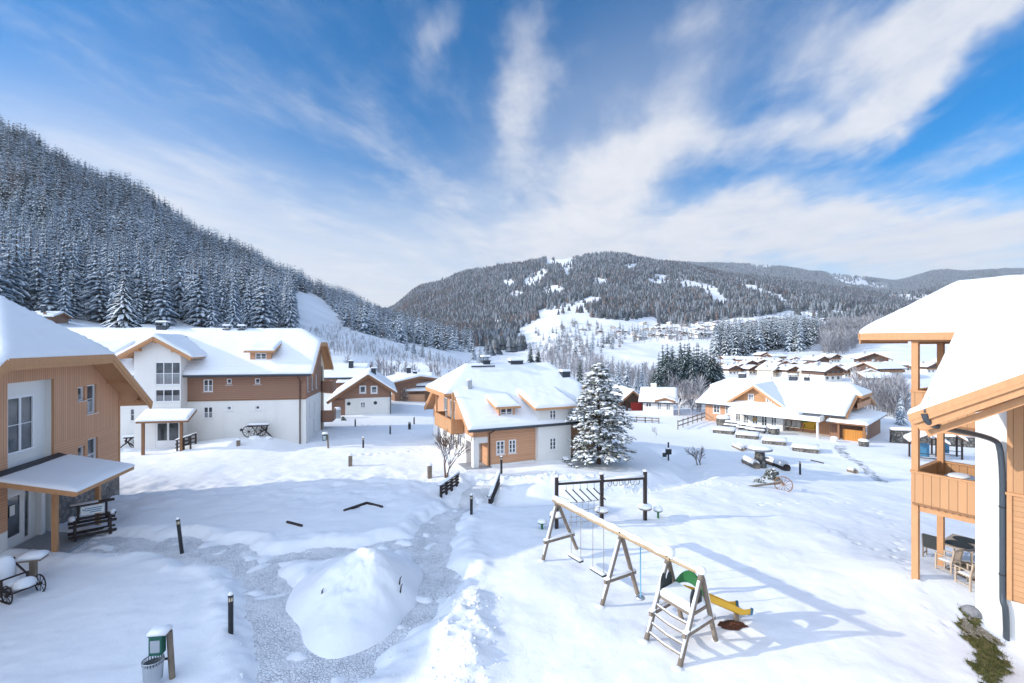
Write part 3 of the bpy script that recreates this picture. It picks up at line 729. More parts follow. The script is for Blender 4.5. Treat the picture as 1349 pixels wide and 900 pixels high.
def cross_gable(root, main, x0, x1, yf, zlow, slope, over=.5, snow=.22, seed=5, fascia='beam', yback=None):
    """gabled roof at right angles, running back into the main roof; x0..x1 are its eaves"""
    xc = (x0 + x1) / 2; zp = zlow + slope * (x1 - x0) / 2
    yb = lambda z: min(main.vr, main.v0 + (z - main.ze) / main.sl)
    d = MB(); y0 = yf - over
    for xa in (x0, x1): d.slab([(xa, y0, zlow), (xc, y0, zp), (xc, yb(zp), zp), (xa, max(y0 + .1, yb(zlow)), zlow)], .14, 0)
    for xa in (x0, x1):
        for dn, of in ((0, .05), (.12, .02)): d.beam((xa, y0 - of, zlow - .09 - dn), (xc, y0 - of, zp - .09 - dn), .045, .2, 0)
    r = d.obj('gable_roof', M[fascia], root)
    hf = lambda X, Y: zlow + slope * ((x1 - x0) / 2 - np.abs(X - xc)); sn = MB()
    snow_grid(sn, x0 - .05, x1 + .05, y0 - .06, yb(zp), hf, snow, .2, lambda X, Y: Y - np.minimum(main.vr, main.v0 + (hf(X, Y) - main.ze) / main.sl) - .35, seed, .2)
    sn.obj('gable_snow', M['roof_snow'], r, smooth=True); return zp
def chimney(root, x, y, z0, z1, w=.55, d=.55, mt='metal', name='chimney', cap=True):
    mb = MB(); mb.box(x - w/2, x + w/2, y - d/2, y + d/2, z0, z1); mb.box(x - w/2 - .05, x + w/2 + .05, y - d/2 - .05, y + d/2 + .05, z1, z1 + .06)
    if cap:
        for sx in (-1, 1): mb.box(x + sx * w * .36 - .03, x + sx * w * .36 + .03, y - .03, y + .03, z1 + .06, z1 + .3)
        mb.box(x - w/2 - .06, x + w/2 + .06, y - d/2 - .06, y + d/2 + .06, z1 + .3, z1 + .35)
    c = mb.obj(name, M[mt], root)
    s = MB(); zt = z1 + (.35 if cap else .06); s.pillow(x - w/2 - .04, x + w/2 + .04, y - d/2 - .04, y + d/2 + .04, zt, .16); s.obj('snow_cap', M['roof_snow'], c)
    return c
def downpipe(root, pts, r=.05, mt='copper'):
    mb = MB(); mb.tube(pts, r, 10); return mb.obj('downpipe', M[mt], root, smooth=True)
def balcony(root, x0, x1, y0, y1, zf, h=1.0, mt='timber_wide', sides='fblr', post=None, rail='beam', t=.05):
    """floor at zf, boarded parapet round the chosen sides"""
    fl = MB(); fl.box(x0, x1, y0, y1, zf - .18, zf); b = fl.obj('balcony', M['beam_dark'], root)
    p = MB(); rl = MB()
    if 'f' in sides: p.box(x0, x1, y0 - t, y0, zf - .12, zf + h); rl.box(x0 - .06, x1 + .06, y0 - .09, y0 + .07, zf + h, zf + h + .06)
    if 'b' in sides: p.box(x0, x1, y1, y1 + t, zf - .12, zf + h); rl.box(x0 - .06, x1 + .06, y1 - .07, y1 + .09, zf + h, zf + h + .06)
    if 'l' in sides: p.box(x0 - t, x0, y0 + .002, y1 - .002, zf - .12, zf + h); rl.box(x0 - .09, x0 + .07, y0 + .08, y1 - .08, zf + h + .001, zf + h + .058)
    if 'r' in sides: p.box(x1, x1 + t, y0 + .002, y1 - .002, zf - .12, zf + h); rl.box(x1 - .07, x1 + .09, y0 + .08, y1 - .08, zf + h + .001, zf + h + .058)
    p.obj('parapet', M[mt], b); rl.obj('handrail', M[rail], b); return b
def shell(root, x0, x1, y0, y1, z0, top, mt, name='wall', tops=None, back=True):
    """plain walls right, back and left (the front is made with its openings)"""
    mb = MB(); tops = tops or {}
    wall(mb, (x1, y0), (x1, y1), z0, tops.get('r', top)); wall(mb, (x0, y1), (x0, y0), z0, tops.get('l', top))
    if back: wall(mb, (x1, y1), (x0, y1), z0, tops.get('b', top))
    return mb.obj(name, M[mt], root)
# ---------------------------------------------------------------- the houses round the courtyard
class Frame:
    """a house's own axes: origin on the ground, angle of its front"""
    def __init__(s, ox, oy, ang): s.ox, s.oy, s.a = ox, oy, ang; s.c, s.s = math.cos(ang), math.sin(ang)
    def W(s, x, y): return (s.ox + s.c * x - s.s * y, s.oy + s.s * x + s.c * y)
    def L(s, X, Y): X -= s.ox; Y -= s.oy; return (s.c * X + s.s * Y, -s.s * X + s.c * Y)
    def lx(s, px, y=0.0):
        r = (px - CX) / F; return (r * (s.oy + s.c * y) - s.ox + s.s * y) / (s.c - r * s.s)
    def ly(s, px, x=0.0):
        r = (px - CX) / F; return (r * (s.oy + s.s * x) - s.ox - s.c * x) / (-s.s - r * s.c)
    def lz(s, py, x, y=0.0): return CAMZ - (py - CY) / F * s.W(x, y)[1]
def purlin(mb, p, d, l=.9, w=.16, h=.22):
    """beam end with its cut underside"""
    p = Vector(p); q = p + Vector(d) * l; mb.beam(p, q, w, h)

# ---- house at the left edge: gable with half hip, stair bay and porch
HL = Frame(-20.58, 16.0, R(102.1))
def left_house():
    r = thing('chalet', (HL.ox, HL.oy, 0), HL.a, 'timber chalet at the left edge with stone base, white stair bay and porch', 'house')
    roof = Roof(-1.2, 13.5, -1, 14, 5.25, .76, h0=8.3, h1=8.3, hs=1.0, sw=True)
    tops = [(0, 5.86), (4.55, 9.3), (8.45, 9.3), (13, 5.86)]
    W1, W2 = (9.3, 9.88, 5.88, 6.62), (10.05, 10.85, 5.1, 6.66); W3, W4 = (9.3, 9.88, 2.75, 3.5), (10.1, 10.95, 1.95, 3.75)
    mb = MB()
    wall(mb, (0, 0), (13, 0), 4.0, tops, [(4.8, 7.55, 4.0, 7.2, 0), W1, W2], 0, dep=.2)
    wall(mb, (0, 0), (4.8, 0), .9, 4.0, (), 1); wall(mb, (7.55, 0), (13, 0), 1.7, 4.0, [(W3[0]-7.55, W3[1]-7.55, W3[2], W3[3]), (W4[0]-7.55, W4[1]-7.55, W4[2], W4[3])], 1, dep=.2)
    # reveal boards of the stair bay
    for x, e in ((4.8, -1), (7.55, 1)): mb.poly([(x, 0, .9), (x, .10, .9), (x, .10, 7.2), (x, 0, 7.2)], 2)
    mb.poly([(4.8, 0, 7.2), (7.55, 0, 7.2), (7.55, .35, 7.2), (4.8, .35, 7.2)], 2)
    mb.box(-.03, .12, -.03, .0, .9, 5.9, 2); mb.box(12.9, 13.03, -.03, .0, 1.7, 5.9, 2); mb.box(7.55, 12.9, -.025, -.001, 1.62, 1.72, 2)
    wl = mb.obj('timber_wall', [M['timber_v'], M['timber_h'], M['beam']], r)
    mb = MB(); wall(mb, (7.55, 0), (13, 0), -.6, 1.7); mb.poly([(13, 0, -.6), (13, 11, -.6), (13, 11, 1.7), (13, 0, 1.7)]); mb.obj('stone_base', M['stone'], r)
    mb = MB(); wall(mb, (0, 0), (4.8, 0), -.6, .9)
    WS = (5.25, 6.85, 4.0, 6.55); D = (5.0, 6.15, -.05, 2.25); SL = (6.2, 6.62, .0, 2.25)
    bay = [(h[0] - 4.8, h[1] - 4.8, h[2], h[3]) for h in (D, SL, WS)]
    wall(mb, (4.8, .35), (7.55, .35), -.6, 7.2, bay, 0, dep=.1)
    for x in (4.8, 7.55): mb.poly([(x, .10, -.6), (x, .35, -.6), (x, .35, 7.2), (x, .10, 7.2)])
    mb.box(6.95, 7.2, .12, .349, -.2, 3.0); mb.obj('plaster_wall', M['plaster'], r)
    window(r, (4.8, .35), (7.55, .35), bay[2], 2, 2, .06, .09)
    window(r, (4.8, .35), (7.55, .35), bay[1], 1, 1, .06, .07, sill=False)
    # entrance door
    db = MB(); x0, x1, z0, z1 = D
    for a, b, c, d in ((x0, x0 + .12, z0, z1), (x1 - .12, x1, z0, z1), (x0 + .12, x1 - .12, z0, z0 + .42), (x0 + .12, x1 - .12, z1 - .14, z1)): db.box(a, b, .36, .42, c, d)
    dr = db.obj('door', M['white'], r); g = MB(); g.poly([(x0 + .1, .40, z0 + .4), (x1 - .1, .40, z0 + .4), (x1 - .1, .40, z1 - .12), (x0 + .1, .40, z1 - .12)]); g.obj('pane', M['glass'], dr)
    nb = MB(); nb.box(5.42, 5.78, .375, .396, 1.25, 1.78); nt = nb.obj('notice', M['black'], dr); nb = MB(); nb.box(5.46, 5.74, .366, .374, 1.29, 1.74); nb.obj('sheet', M['paper'], nt)
    hb = MB(); hb.beam((5.16, .33, .98), (5.16, .33, 1.12), .025, .025); hb.beam((5.16, .33, 1.05), (5.28, .33, 1.05), .02, .02); hb.obj('handle', M['black'], dr)
    for h, nx in ((W1, 1), (W2, 1)): window(r, (0, 0), (13, 0), h, nx, 2 if h is W2 else 1, .17, .07)
    for h in (W3, W4): window(r, (0, 0), (13, 0), h, 1, 2 if h is W4 else 1, .17, .07)
    mb = MB(); wall(mb, (13, 0), (13, 11), 1.7, 5.8); wall(mb, (0, 11), (0, 0), -.6, 5.8); wall(mb, (13, 11), (0, 11), -.6, [(0, 5.8), (4.5, 9.2), (8.5, 9.2), (13, 5.8)]); mb.obj('side_wall', M['timber_h'], r)
    deck = roof.build(r, th=.2, snow=.24, res=.2, seed=4, edge=.3, fh=.3)
    for x, z in ((1.2, 6.75), (4.0, 8.42), (9.0, 8.42), (11.8, 6.75)): pb = MB(); pb.box(x - .1, x + .1, -1.02, .02, z - .14, z + .1); pb.obj('purlin', M['beam'], deck)
    pb = MB(); pb.box(13.0, 13.8, -.9, -.75, 5.35, 5.5); pb.obj('purlin', M['beam'], deck)
    # porch: lean-to roof on two posts
    p = MB(); z0, z1 = 2.72, 3.42; p.slab([(3.6, -3.2, z0), (7.85, -3.2, z0), (7.85, 0, z1), (3.6, 0, z1)], .07)
    p.beam((3.58, -3.2, z0 - .1), (3.58, 0, z1 - .1), .05, .2); p.beam((7.87, -3.2, z0 - .1), (7.87, 0, z1 - .1), .05, .2); p.beam((3.56, -3.22, z0 - .09), (7.89, -3.22, z0 - .09), .05, .16)
    p.beam((3.7, -1.85, 2.86), (7.8, -1.85, 2.86), .16, .2)
    pr = p.obj('porch_roof', M['beam'], r)
    for x, y in ((4.6, -1.85), (8.3 - .75, -1.85)):
        q = MB(); q.box(x - .09, x + .09, y - .09, y + .09, -.3, 2.78); q.obj('post', M['beam'], r)
    f = MB(); f.slab([(3.55, -.42, z1 - .02), (7.9, -.42, z1 - .02), (7.9, -.02, z1 + .14), (3.55, -.02, z1 + .14)], .03); f.obj('flashing', M['metal'], pr)
    sn = MB(); snow_grid(sn, 3.56, 7.92, -3.26, -.4, lambda X, Y: z0 + (z1 - z0) * (Y + 3.2) / 3.2, .17, .16, None, 9, .3, .015); sn.obj('porch_snow', M['roof_snow'], pr, smooth=True)
    st = MB(); st.box(4.0, 9.0, -2.3, .3, -.5, -.10); st.obj('doorstep', M['grey_plaster'], r)
    # unseen wing added towards the viewer, shaped so its roof shades the court
    wr = Roof(-7.5, .6, -1.0, 11.0, 5.1, .6, h0=5.1, hs=.72); wr.build(r, snow=.24, res=.5, seed=5)
    mb = MB(); wall(mb, (-6.3, .4), (0, .4), -.6, 5.6); wall(mb, (-6.3, 10), (-6.3, .4), -.6, 5.6); mb.obj('wing_wall', M['timber_h'], r)
    sg = MB(); sg.lathe([(.19, 0), (.19, .03)], (0, 0, 0), 20); so_ = sg.obj('wall_sign', M['blue'], r); so_.location = (4.05, -.03, 1.75); so_.rotation_euler = (R(90), 0, 0); so_.scale = (1.5, 1, 1)
left_house()

# ---- long apartment house behind it
x_, y_, _ = hit(403, 584)
HB = Frame(x_, y_, R(10.2))
def apartment_house():
    H = HB; r = thing('apartment_house', (H.ox, H.oy, 0), H.a, 'long white and brown apartment house with a gabled stair tower and snowy roof', 'house')
    roof = Roof(-34, .7, -.8, 8.8, 6.2, .8, h0=8.9, h1=8.9, hs=.6); BAND = 3.96
    X = lambda px, y=0: H.lx(px, y)
    up = [(X(268), X(280.5), 4.70, 5.75), (X(298.8), X(305.2), 5.32, 5.79), (X(336), X(342.8), 5.32, 5.79)]
    lo = [(X(268), X(280.5), 2.42, 3.42), (X(299), X(305), 3.08, 3.42), (X(336.5), X(342.5), 3.08, 3.42), (X(171), X(183), 2.35, 3.4)]
    sh = lambda hs_: [(a + 32, b + 32, c, d) for a, b, c, d in hs_]
    tx0, tx1, ty = -12.95, -9.5, -1.15
    mb = MB(); wall(mb, (-32, 0), (0, 0), -1, BAND, sh(lo)); wall(mb, (0, 0), (0, 6.2), -1, BAND, [(1.2, 1.6, 2.0, 3.4), (3.2, 3.6, 2.0, 3.4), (3.0, 3.5, .4, 1.7)])
    mb.poly([(0, 6.2, -1), (-32, 6.2, -1), (-32, 6.2, BAND), (0, 6.2, BAND)]); mb.poly([(-32, 6.2, -1), (-32, 0, -1), (-32, 0, BAND), (-32, 6.2, BAND)])
    mb.obj('plaster_wall', M['plaster'], r)
    mb = MB(); wall(mb, (-32, -.03), (.03, -.03), BAND, 6.7, sh(up), 0)
    gy = lambda y: min(6.2 + .8 * (y + .8), 6.2 + .8 * (8.8 - y), 8.9 + .42) - .2
    wall(mb, (.03, -.03), (.03, 6.2), BAND, [(0, gy(0)), (2.6, gy(2.6)), (3.1, gy(3.1)), (5.4, gy(5.4)), (6.23, gy(6.2))], [(.4, .8, 4.5, 5.8), (2.1, 2.6, 4.5, 5.8), (3.8, 4.3, 4.5, 5.8)], 0)
    mb.box(-32, .05, -.06, -.032, BAND - .06, BAND + .02, 1); mb.obj('timber_wall', [M['brown_h'], M['beam_dark']], r)
    for h in up + lo: window(r, (-32, 0), (0, 0), (h[0] + 32, h[1] + 32, h[2], h[3]), 2 if h[1] - h[0] > .6 else 1, 2 if h[1] - h[0] > .6 else 1, .07, .07, surround=.06 if h[1] - h[0] < .6 else 0)
    for h in ((.4, .8, 4.5, 5.8), (2.1, 2.6, 4.5, 5.8), (3.8, 4.3, 4.5, 5.8)): window(r, (.03, 0), (.03, 6.2), h, 1, 1, .08, .05)
    for h in ((1.2, 1.6, 2.0, 3.4), (3.2, 3.6, 2.0, 3.4), (3.0, 3.5, .4, 1.7)): window(r, (0, 0), (0, 6.2), h, 1, 1, .08, .05)
    # far side with its balconies
    for z in (1.0, 4.0): balcony(r, -.6, 1.1, 6.3, 8.0, z, .95, 'brown_v', 'fr')
    mb = MB(); mb.box(-3, -.05, 6.25, 8, -1, 8); mb.obj('rear_wall', M['cream'], r)
    # stair tower
    zp = cross_gable(r, roof, -14.0, -8.45, ty, 7.72, .60, .6, .28, 6); xc = -11.225
    TW = [(X(204, ty) - tx0, X(238, ty) - tx0, 5.42, 7.32), (X(204, ty) - tx0, X(238, ty) - tx0, 4.02, 5.08)]; TD = (X(205, ty) - tx0, X(237, ty) - tx0, .3, 2.4)
    mb = MB(); g = lambda x: 7.72 + .60 * (2.775 - abs(x - xc)) - .16
    wall(mb, (tx0, ty), (tx1, ty), -1, [(0, g(tx0)), (xc - tx0, g(xc)), (tx1 - tx0, g(tx1))], TW + [TD], 0)
    wall(mb, (tx1, ty), (tx1, 3.0), -1, g(tx1)); wall(mb, (tx0, 3.0), (tx0, ty), -1, g(tx0)); mb.obj('stair_tower', M['plaster'], r)
    for h in TW: window(r, (tx0, ty), (tx1, ty), h, 3, 2 if h[3] - h[2] > 1.5 else 1, .08, .08)
    d = window(r, (tx0, ty), (tx1, ty), TD, 2, 1, .08, .12, sill=False, name='double_door'); k = MB(); k.box(tx0 + TD[0] + .1, tx0 + TD[1] - .1, ty + .03, ty + .055, .3, .85); k.obj('kick_panel', M['white'], d)
    for x in (tx0 + .5, tx1 - .4): k = MB(); k.box(x - .09, x + .09, ty - .56, ty + .0, g(x) - .3, g(x) - .08); k.obj('purlin', M['beam'], r)
    k = MB(); k.box(xc - .1, xc + .1, ty - .55, ty, g(xc) - .35, g(xc) - .1); k.obj('purlin', M['beam'], r)
    # porch
    p = MB(); a, b = X(179, -2.7), X(247, -2.7); z0, z1 = 2.72, 3.4; p.slab([(a, -2.7, z0), (b, -2.7, z0), (b, ty, z1), (a, ty, z1)], .08); p.beam((a, -2.72, z0 - .08), (b, -2.72, z0 - .08), .05, .18); p.beam((b, -2.7, z0 - .1), (b, ty, z1 - .1), .05, .18)
    pr = p.obj('porch_roof', M['beam_dark'], r); sn = MB(); snow_grid(sn, a - .03, b + .03, -2.75, ty - .05, lambda X_, Y_: z0 + (z1 - z0) * (Y_ + 2.7) / 1.55, .2, .2, None, 12, .2, .02); sn.obj('porch_snow', M['roof_snow'], pr, smooth=True)
    for px in (188.5, 239):
        x = X(px, -2.5); q = MB(); q.box(x - .09, x + .09, -2.59, -2.41, -.3, 2.66); q.obj('post', M['beam_dark'], r)
    # dormers
    shed_dormer(r, roof, X(329.5, .45), X(357, .45), .45, 8.2, .3, None, 'timber_v', [(X(336, .45) - X(329.5, .45), X(351, .45) - X(329.5, .45), 7.3, 8.0)], seed=21)
    shed_dormer(r, roof, -20, -15.1, -.3, 7.85, .33, 6.2, 'brown_h', [(1.0, 2.4, 6.6, 7.6), (3.2, 4.4, 6.6, 7.6)], seed=23)
    roof.build(r, th=.18, snow=.22, res=.3, seed=8, fh=.24)
    for px, top, w_ in ((214.5, 10.75, .85), (299.4, 10.45, .55), (319, 10.45, .55)): chimney(r, X(px, 4), 4.0, 9.6, top - .35, w_, .55)
    v = MB(); v.box(X(240, 2.8), X(246, 2.8), 2.6, 3.3, 9.2, 9.45); v.obj('roof_hatch', M['metal'], r)
    downpipe(r, [(X(395.5) , -.78, 6.05), (X(395.5), -.78, 5.95), (X(395.5), -.1, 5.6), (X(395.5), -.1, -.3)], .055, 'copper'); downpipe(r, [(.12, 6.15, 6.5), (.12, 6.15, -.6)], .055, 'copper')
    vt = MB(); vt.lathe([(.12, 0), (.12, .04)], (0, 0, 0), 14); o = vt.obj('wall_vent', M['metal'], r); o.location = (X(318), -.001, 1.35); o.rotation_euler = (R(90), 0, 0)
apartment_house()
# ---- house in the middle
x_, y_, _ = hit(623.6, 617)
HC = Frame(x_, y_, R(24.0))
def middle_house():
    H = HC; r = thing('chalet', (H.ox, H.oy, 0), H.a, 'orange timber house with a white corner bay behind the big snowy conifer', 'house')
    X = H.lx; roof = Roof(-1.25, 11.0, -.6, 12.0, 2.86, .665, h0=5.1, h1=5.1, hs=.75, hs1=1.05, n0=-.55, n1=10.6)
    z0 = -.8
    w1 = [(X(653.9), X(664.8), .78, 1.78), (X(670.3), X(680), .78, 1.78)]
    mb = MB(); wall(mb, (1.15, 0), (10.2, 0), .12, 3.1, [(a - 1.15, b - 1.15, c, d) for a, b, c, d in w1], 0)
    mb.poly([(1.15, 0, .0), (1.15, 1.6, .0), (1.15, 1.6, 2.9), (1.15, 0, 2.9)], 0); mb.box(1.1, 1.22, -.03, .0, .0, 3.1, 1); mb.poly([(0, 0, 2.15), (1.15, 0, 2.15), (1.15, 0, 3.1), (0, 0, 3.1)], 0)
    wall(mb, (10.2, 0), (10.2, 11), z0, [(0, 3.1), (3.5, 5.4), (8, 5.4), (11, 3.1)], (), 0); mb.poly([(10.2, 11, z0), (0, 11, z0), (0, 11, 3.1), (10.2, 11, 3.1)], 0)
    gz = lambda y: min(2.86 + .665 * (y + .6), 2.86 + .665 * (12 - y), 5.9) - .18
    wall(mb, (0, 11), (0, 0), 2.15, [(0, gz(11)), (2.4, gz(8.6)), (3.4, gz(7.6)), (7.2, gz(3.8)), (8.2, gz(2.8)), (11, gz(0))], [(3.4, 4.5, 2.25, 4.3), (5.2, 6.6, 2.25, 4.3)], 2)
    mb.obj('timber_wall', [M['timber_h'], M['beam'], M['timber_v']], r)
    for h in ((3.4, 4.5, 2.25, 4.3), (5.2, 6.6, 2.25, 4.3)): window(r, (0, 11), (0, 0), h, 2, 1, .08, .09, sill=False)
    for h in w1: window(r, (0, 0), (12, 0), h, 2, 3, .07, .08)
    lw = [(1.2, 2.4, .2, 1.9), (3.2, 4.2, .9, 1.9), (5.2, 6.4, .2, 1.9), (7.2, 8.3, .9, 1.9)]
    mb = MB(); wall(mb, (0, 11), (0, 1.6), z0, 2.15, lw); mb.poly([(0, 1.6, z0), (1.15, 1.6, z0), (1.15, 1.6, 2.6), (0, 1.6, 2.6)])
    mb.box(0, .42, 0, .42, z0, 2.2); mb.box(.42, 1.15, .02, .3, 1.72, 2.2); mb.box(.02, .36, .42, 1.6, 1.72, 2.16); mb.box(1.15, 4.9, -.02, .1, z0, .12); mb.obj('plaster_wall', M['plaster'], r)
    for h in lw: window(r, (0, 11), (0, 1.6), h, 2, 1, .08, .08, sill=False)
    # white corner bay with its own lean-to roof
    a, b, yf = 4.93, 7.75, -.45; bw = [(X(724, yf) - a, X(733, yf) - a, 2.95, 3.86), (X(724, yf) - a, X(733, yf) - a, .82, 1.75)]
    mb = MB(); wall(mb, (a, yf), (b, yf), z0, 3.98, bw); wall(mb, (b, yf), (b, 3), z0, [(0, 3.98), (3.45, 4.9)]); wall(mb, (a, 3), (a, yf), z0, [(0, 4.9), (3.45, 3.98)]); mb.obj('bay', M['plaster'], r)
    for h in bw: window(r, (a, yf), (b, yf), h, 2, 3, .07, .08)
    shed_dormer(r, roof, a + .02, b - .02, yf + .01, 4.1, .28, 3.9, 'plaster', (), seed=31, over=.42, cheek=False)
    shed_dormer(r, roof, X(657, .2), X(678, .2), .2, 4.25, .24, None, 'timber_v', [(X(659.3, .2) - X(657, .2), X(675.6, .2) - X(657, .2), 3.42, 4.12)], seed=33, over=.3)
    roof.build(r, th=.18, snow=.18, res=.24, seed=14, fh=.22)
    balcony(r, -.92, -.02, 2.2, 6.9, 2.25, .85, 'timber_wide', 'flb')
    for y in (2.3, 6.8):
        q = MB(); q.box(-.88, -.76, y - .06, y + .06, 3.1, 5.2); q.obj('post', M['beam'], r)
    chimney(r, X(639.7, 5.7), 5.7, 6.7, 7.35, .6, .6, 'metal'); chimney(r, X(679.3, 5.7), 5.7, 6.6, 7.3, 1.15, .6, 'metal', cap=False); chimney(r, X(744, 4), 4.0, 5.6, 6.35, .75, .6, 'metal', cap=False)
    mb = MB(); x = X(618.4, 3.0); mb.box(x - .16, x + .16, 2.84, 3.16, 5.0, 6.0); c = mb.obj('chimney', M['steel'], r); s = MB(); s.dome((x, 3.0, 6.0), .2, .2, .14); s.obj('snow_cap', M['roof_snow'], c, smooth=True)
    sg = MB(); sg.beam((X(621, 5.0), 5.0, 6.95), (X(652, 5.0), 5.0, 6.95), .05, .12); sg.obj('snow_guard', M['gutter'], r)
    x = X(644.5); downpipe(r, [(x + .15, -.62, 2.72), (x + .12, -.55, 2.62), (x, -.06, 2.4), (x, -.06, -.3)], .05)
    st = MB(); st.box(-.6, 1.3, -.3, 1.7, -.6, .02); st.obj('doorstep', M['grey_plaster'], r)
middle_house()

# ---- restaurant on the lower terrace
ax, ay, _ = hit(929, 553.5); bx, by, _ = hit(1176, 587)
HD = Frame(ax, ay, math.atan2(by - ay, bx - ax)); LD = math.hypot(bx - ax, by - ay)
def restaurant():
    H = HD; r = thing('guest_house', (H.ox, H.oy, 0), H.a, 'wide timber guest house with white colonnade and canopy on the lower terrace', 'house')
    X = H.lx; zg = -4.0; ze = H.lz(531, 0, -1); VR = 7.6; re_ = X(1119.5, VR); sl = (H.lz(503.5, re_, VR) - .3 - ze) / (VR + 1)
    zh = ze + sl * (VR + 1) - 1.15; hs = .62; c1 = 1.15 / hs
    xr = re_ + c1
    roof = Roof(-1.3, xr, -1, 2 * VR + 1, ze, sl, h0=zh, h1=zh, hs=hs, n0=-.9, n1=xr - .5)
    # canopy line in front
    cx_, cy_, _ = hit(1077, 579); c_l = H.L(cx_, cy_); yc = min(-1.6, c_l[1] + .2)
    xa, xb = X(959, yc), X(1080, yc); zc1 = H.lz(549.5, xb, yc); zc0 = zc1 - .62
    # front walls
    xw0, xw1 = X(962), X(1031)
    fw = [(X(p), X(q), zg + 1.55, zg + 3.75) for p, q in ((969, 975.3), (979.5, 986), (991, 998), (1003, 1010.5), (1015.6, 1023))]
    zb = H.lz(566, X(1000), 0); zt = H.lz(543.5, X(975), 0); fw = [(a, b, zb, zt) for a, b, _, _ in fw]
    mb = MB(); wall(mb, (xw0, 0), (xw1, 0), zg, ze + .35, [(a - xw0, b - xw0, c, d) for a, b, c, d in fw], 0); mb.poly([(xw1, 0, zg), (xw1, 1.8, zg), (xw1, 1.8, ze + .3), (xw1, 0, ze + .3)]); mb.obj('colonnade', M['plaster'], r)
    for i, h in enumerate(fw): window(r, (0, 0), (30, 0), h, 2, 4, .08, .08, sill=False)
    wr = MB(); x = (fw[2][0] + fw[2][1]) / 2; pts = [(x + .2 * math.cos(t), -.04, (zb + zt) / 2 + .3 + .2 * math.sin(t)) for t in np.linspace(0, 6.283, 15)]; wr.tube(pts, .06, 6); wr.obj('door_wreath', M['yellow'], r)
    lw = [(X(940), X(948), ze - 1.35, ze - .25), (X(956), X(961.5), ze - 1.35, ze - .25)]
    mb = MB(); wall(mb, (0, .02), (xw0, .02), zg, ze + .35, lw); wall(mb, (xw1, 1.8), (X(1094, 1.8), 1.8), zg, ze + .6); 
    yb_ = 2 * VR; gz = lambda y: min(ze + sl * (y + 1), ze + sl * (2 * VR + 1 - y), zh + hs * .9) - .2
    xe = xr - 1.6
    wall(mb, (xe, 0), (xe, yb_), zg, [(0, gz(0)), (4, gz(4)), (VR, gz(VR)), (11, gz(11)), (yb_, gz(yb_))]); wall(mb, (0, yb_), (0, 0), zg, [(0, gz(0)), (4, gz(4)), (VR, gz(VR)), (11, gz(11)), (yb_, gz(yb_))]); mb.poly([(xe, yb_, zg), (0, yb_, zg), (0, yb_, ze + .3), (xe, yb_, ze + .3)])
    mb.obj('timber_wall', M['timber_v'], r)
    for h in lw: window(r, (0, .02), (30, .02), h, 2, 2, .08, .07, surround=.08)
    # gable over the entrance
    g0, g1 = X(955, -.5), X(1034, -.5); zl = H.lz(538, g1, -.5); zp = H.lz(508, X(992, -.5), -.5); gs = (zp - zl) / ((g1 - g0) / 2); cross_gable(r, roof, g0, g1, .3, zl, gs, .95, .26, 41)
    gw = [(X(986, .3), X(992.5, .3), H.lz(531, 8), H.lz(521, 8)), (X(1009.5, .3), X(1016, .3), H.lz(534, 11), H.lz(524, 11))]; xm = (g0 + g1) / 2
    mb = MB(); a, b = g0 + .5, g1 - .5; wall(mb, (a, .3), (b, .3), ze + .2, [(0, zl + gs * .5 - .2), (xm - a, zp - .2), (b - a, zl + gs * .5 - .2)], [(c - a, d - a, e, f) for c, d, e, f in gw]); mb.obj('gable_wall', M['timber_wide'], r)
    for h in gw: window(r, (0, .3), (30, .3), h, 2, 2, .08, .09, surround=.06)
    roof.build(r, th=.2, snow=.24, res=.35, seed=44, fh=.24)
    # canopy
    mb = MB(); mb.box(xa, xb, yc, -.03, zc0, zc1); cp = mb.obj('canopy', M['plaster'], r); s = MB(); snow_grid(s, xa + .1, X(1052, yc), yc + .1, -.1, lambda A, B: A * 0 + zc1, .22, .3, None, 47, .2, .02); s.obj('canopy_snow', M['roof_snow'], cp, smooth=True)
    mb = MB(); mb.box(X(1052, yc) + .2, xb - .2, yc + .2, -.2, zc1, zc1 + .05); mb.obj('canopy_covering', M['metal'], cp)
    q = MB(); q.tube([(X(1077, yc + .35), yc + .35, zg), (X(1077, yc + .35), yc + .35, zc0)], .14, 14); q.obj('column', M['plaster'], r, smooth=True)
    # lean-to with fresh boards at the right end
    l0, l1 = X(1090, -.6), X(1143, -1.2); ly0 = -1.2; zle = H.lz(560.5, l1, ly0); D = 6.2
    def hl(A, B): return np.minimum(zle + .17 * (B - ly0), zle + .17 * (l1 + .0 - A))
    mb = MB(); k = D
    mb.slab([(l0, ly0, zle), (l1, ly0, zle), (l1 - k, ly0 + k, zle + .17 * k), (l0, ly0 + k, zle + .17 * k)] if l1 - k > l0 else [(l0, ly0, zle), (l1, ly0, zle), (l0, ly0 + (l1 - l0), zle + .17 * (l1 - l0))], .18)
    mb.slab([(l1, ly0, zle), (l1, 11, zle), (l1 - k, 11, zle + .17 * k), (l1 - k, ly0 + k, zle + .17 * k)], .18); lr = mb.obj('lean_to_roof', M['beam_dark'], r)
    s = MB(); snow_grid(s, l0, l1 + .05, ly0 - .05, 11, hl, .26, .35, lambda A, B: np.minimum(l1 - k - A, B - ly0 - k), 49, .25, .02); s.obj('lean_to_snow', M['roof_snow'], lr, smooth=True)
    f0, f1 = X(1110, -.3), X(1153, -.3)
    mb = MB(); mb.box(f0, min(f1, l1 - .3), -.35, -.27, zg, H.lz(565, f0, -.3)); mb.obj('board_screen', M['timber_fresh'], r)
    mb = MB(); wall(mb, (l0, .6), (l1 - .6, .6), zg, zle + .2); wall(mb, (l1 - .6, -.4), (l1 - .6, 10.5), zg, zle - .1, [(1.2, 2.2, zle - 1.35, zle - .6)]); mb.obj('shed_wall', M['brown_v'], r)
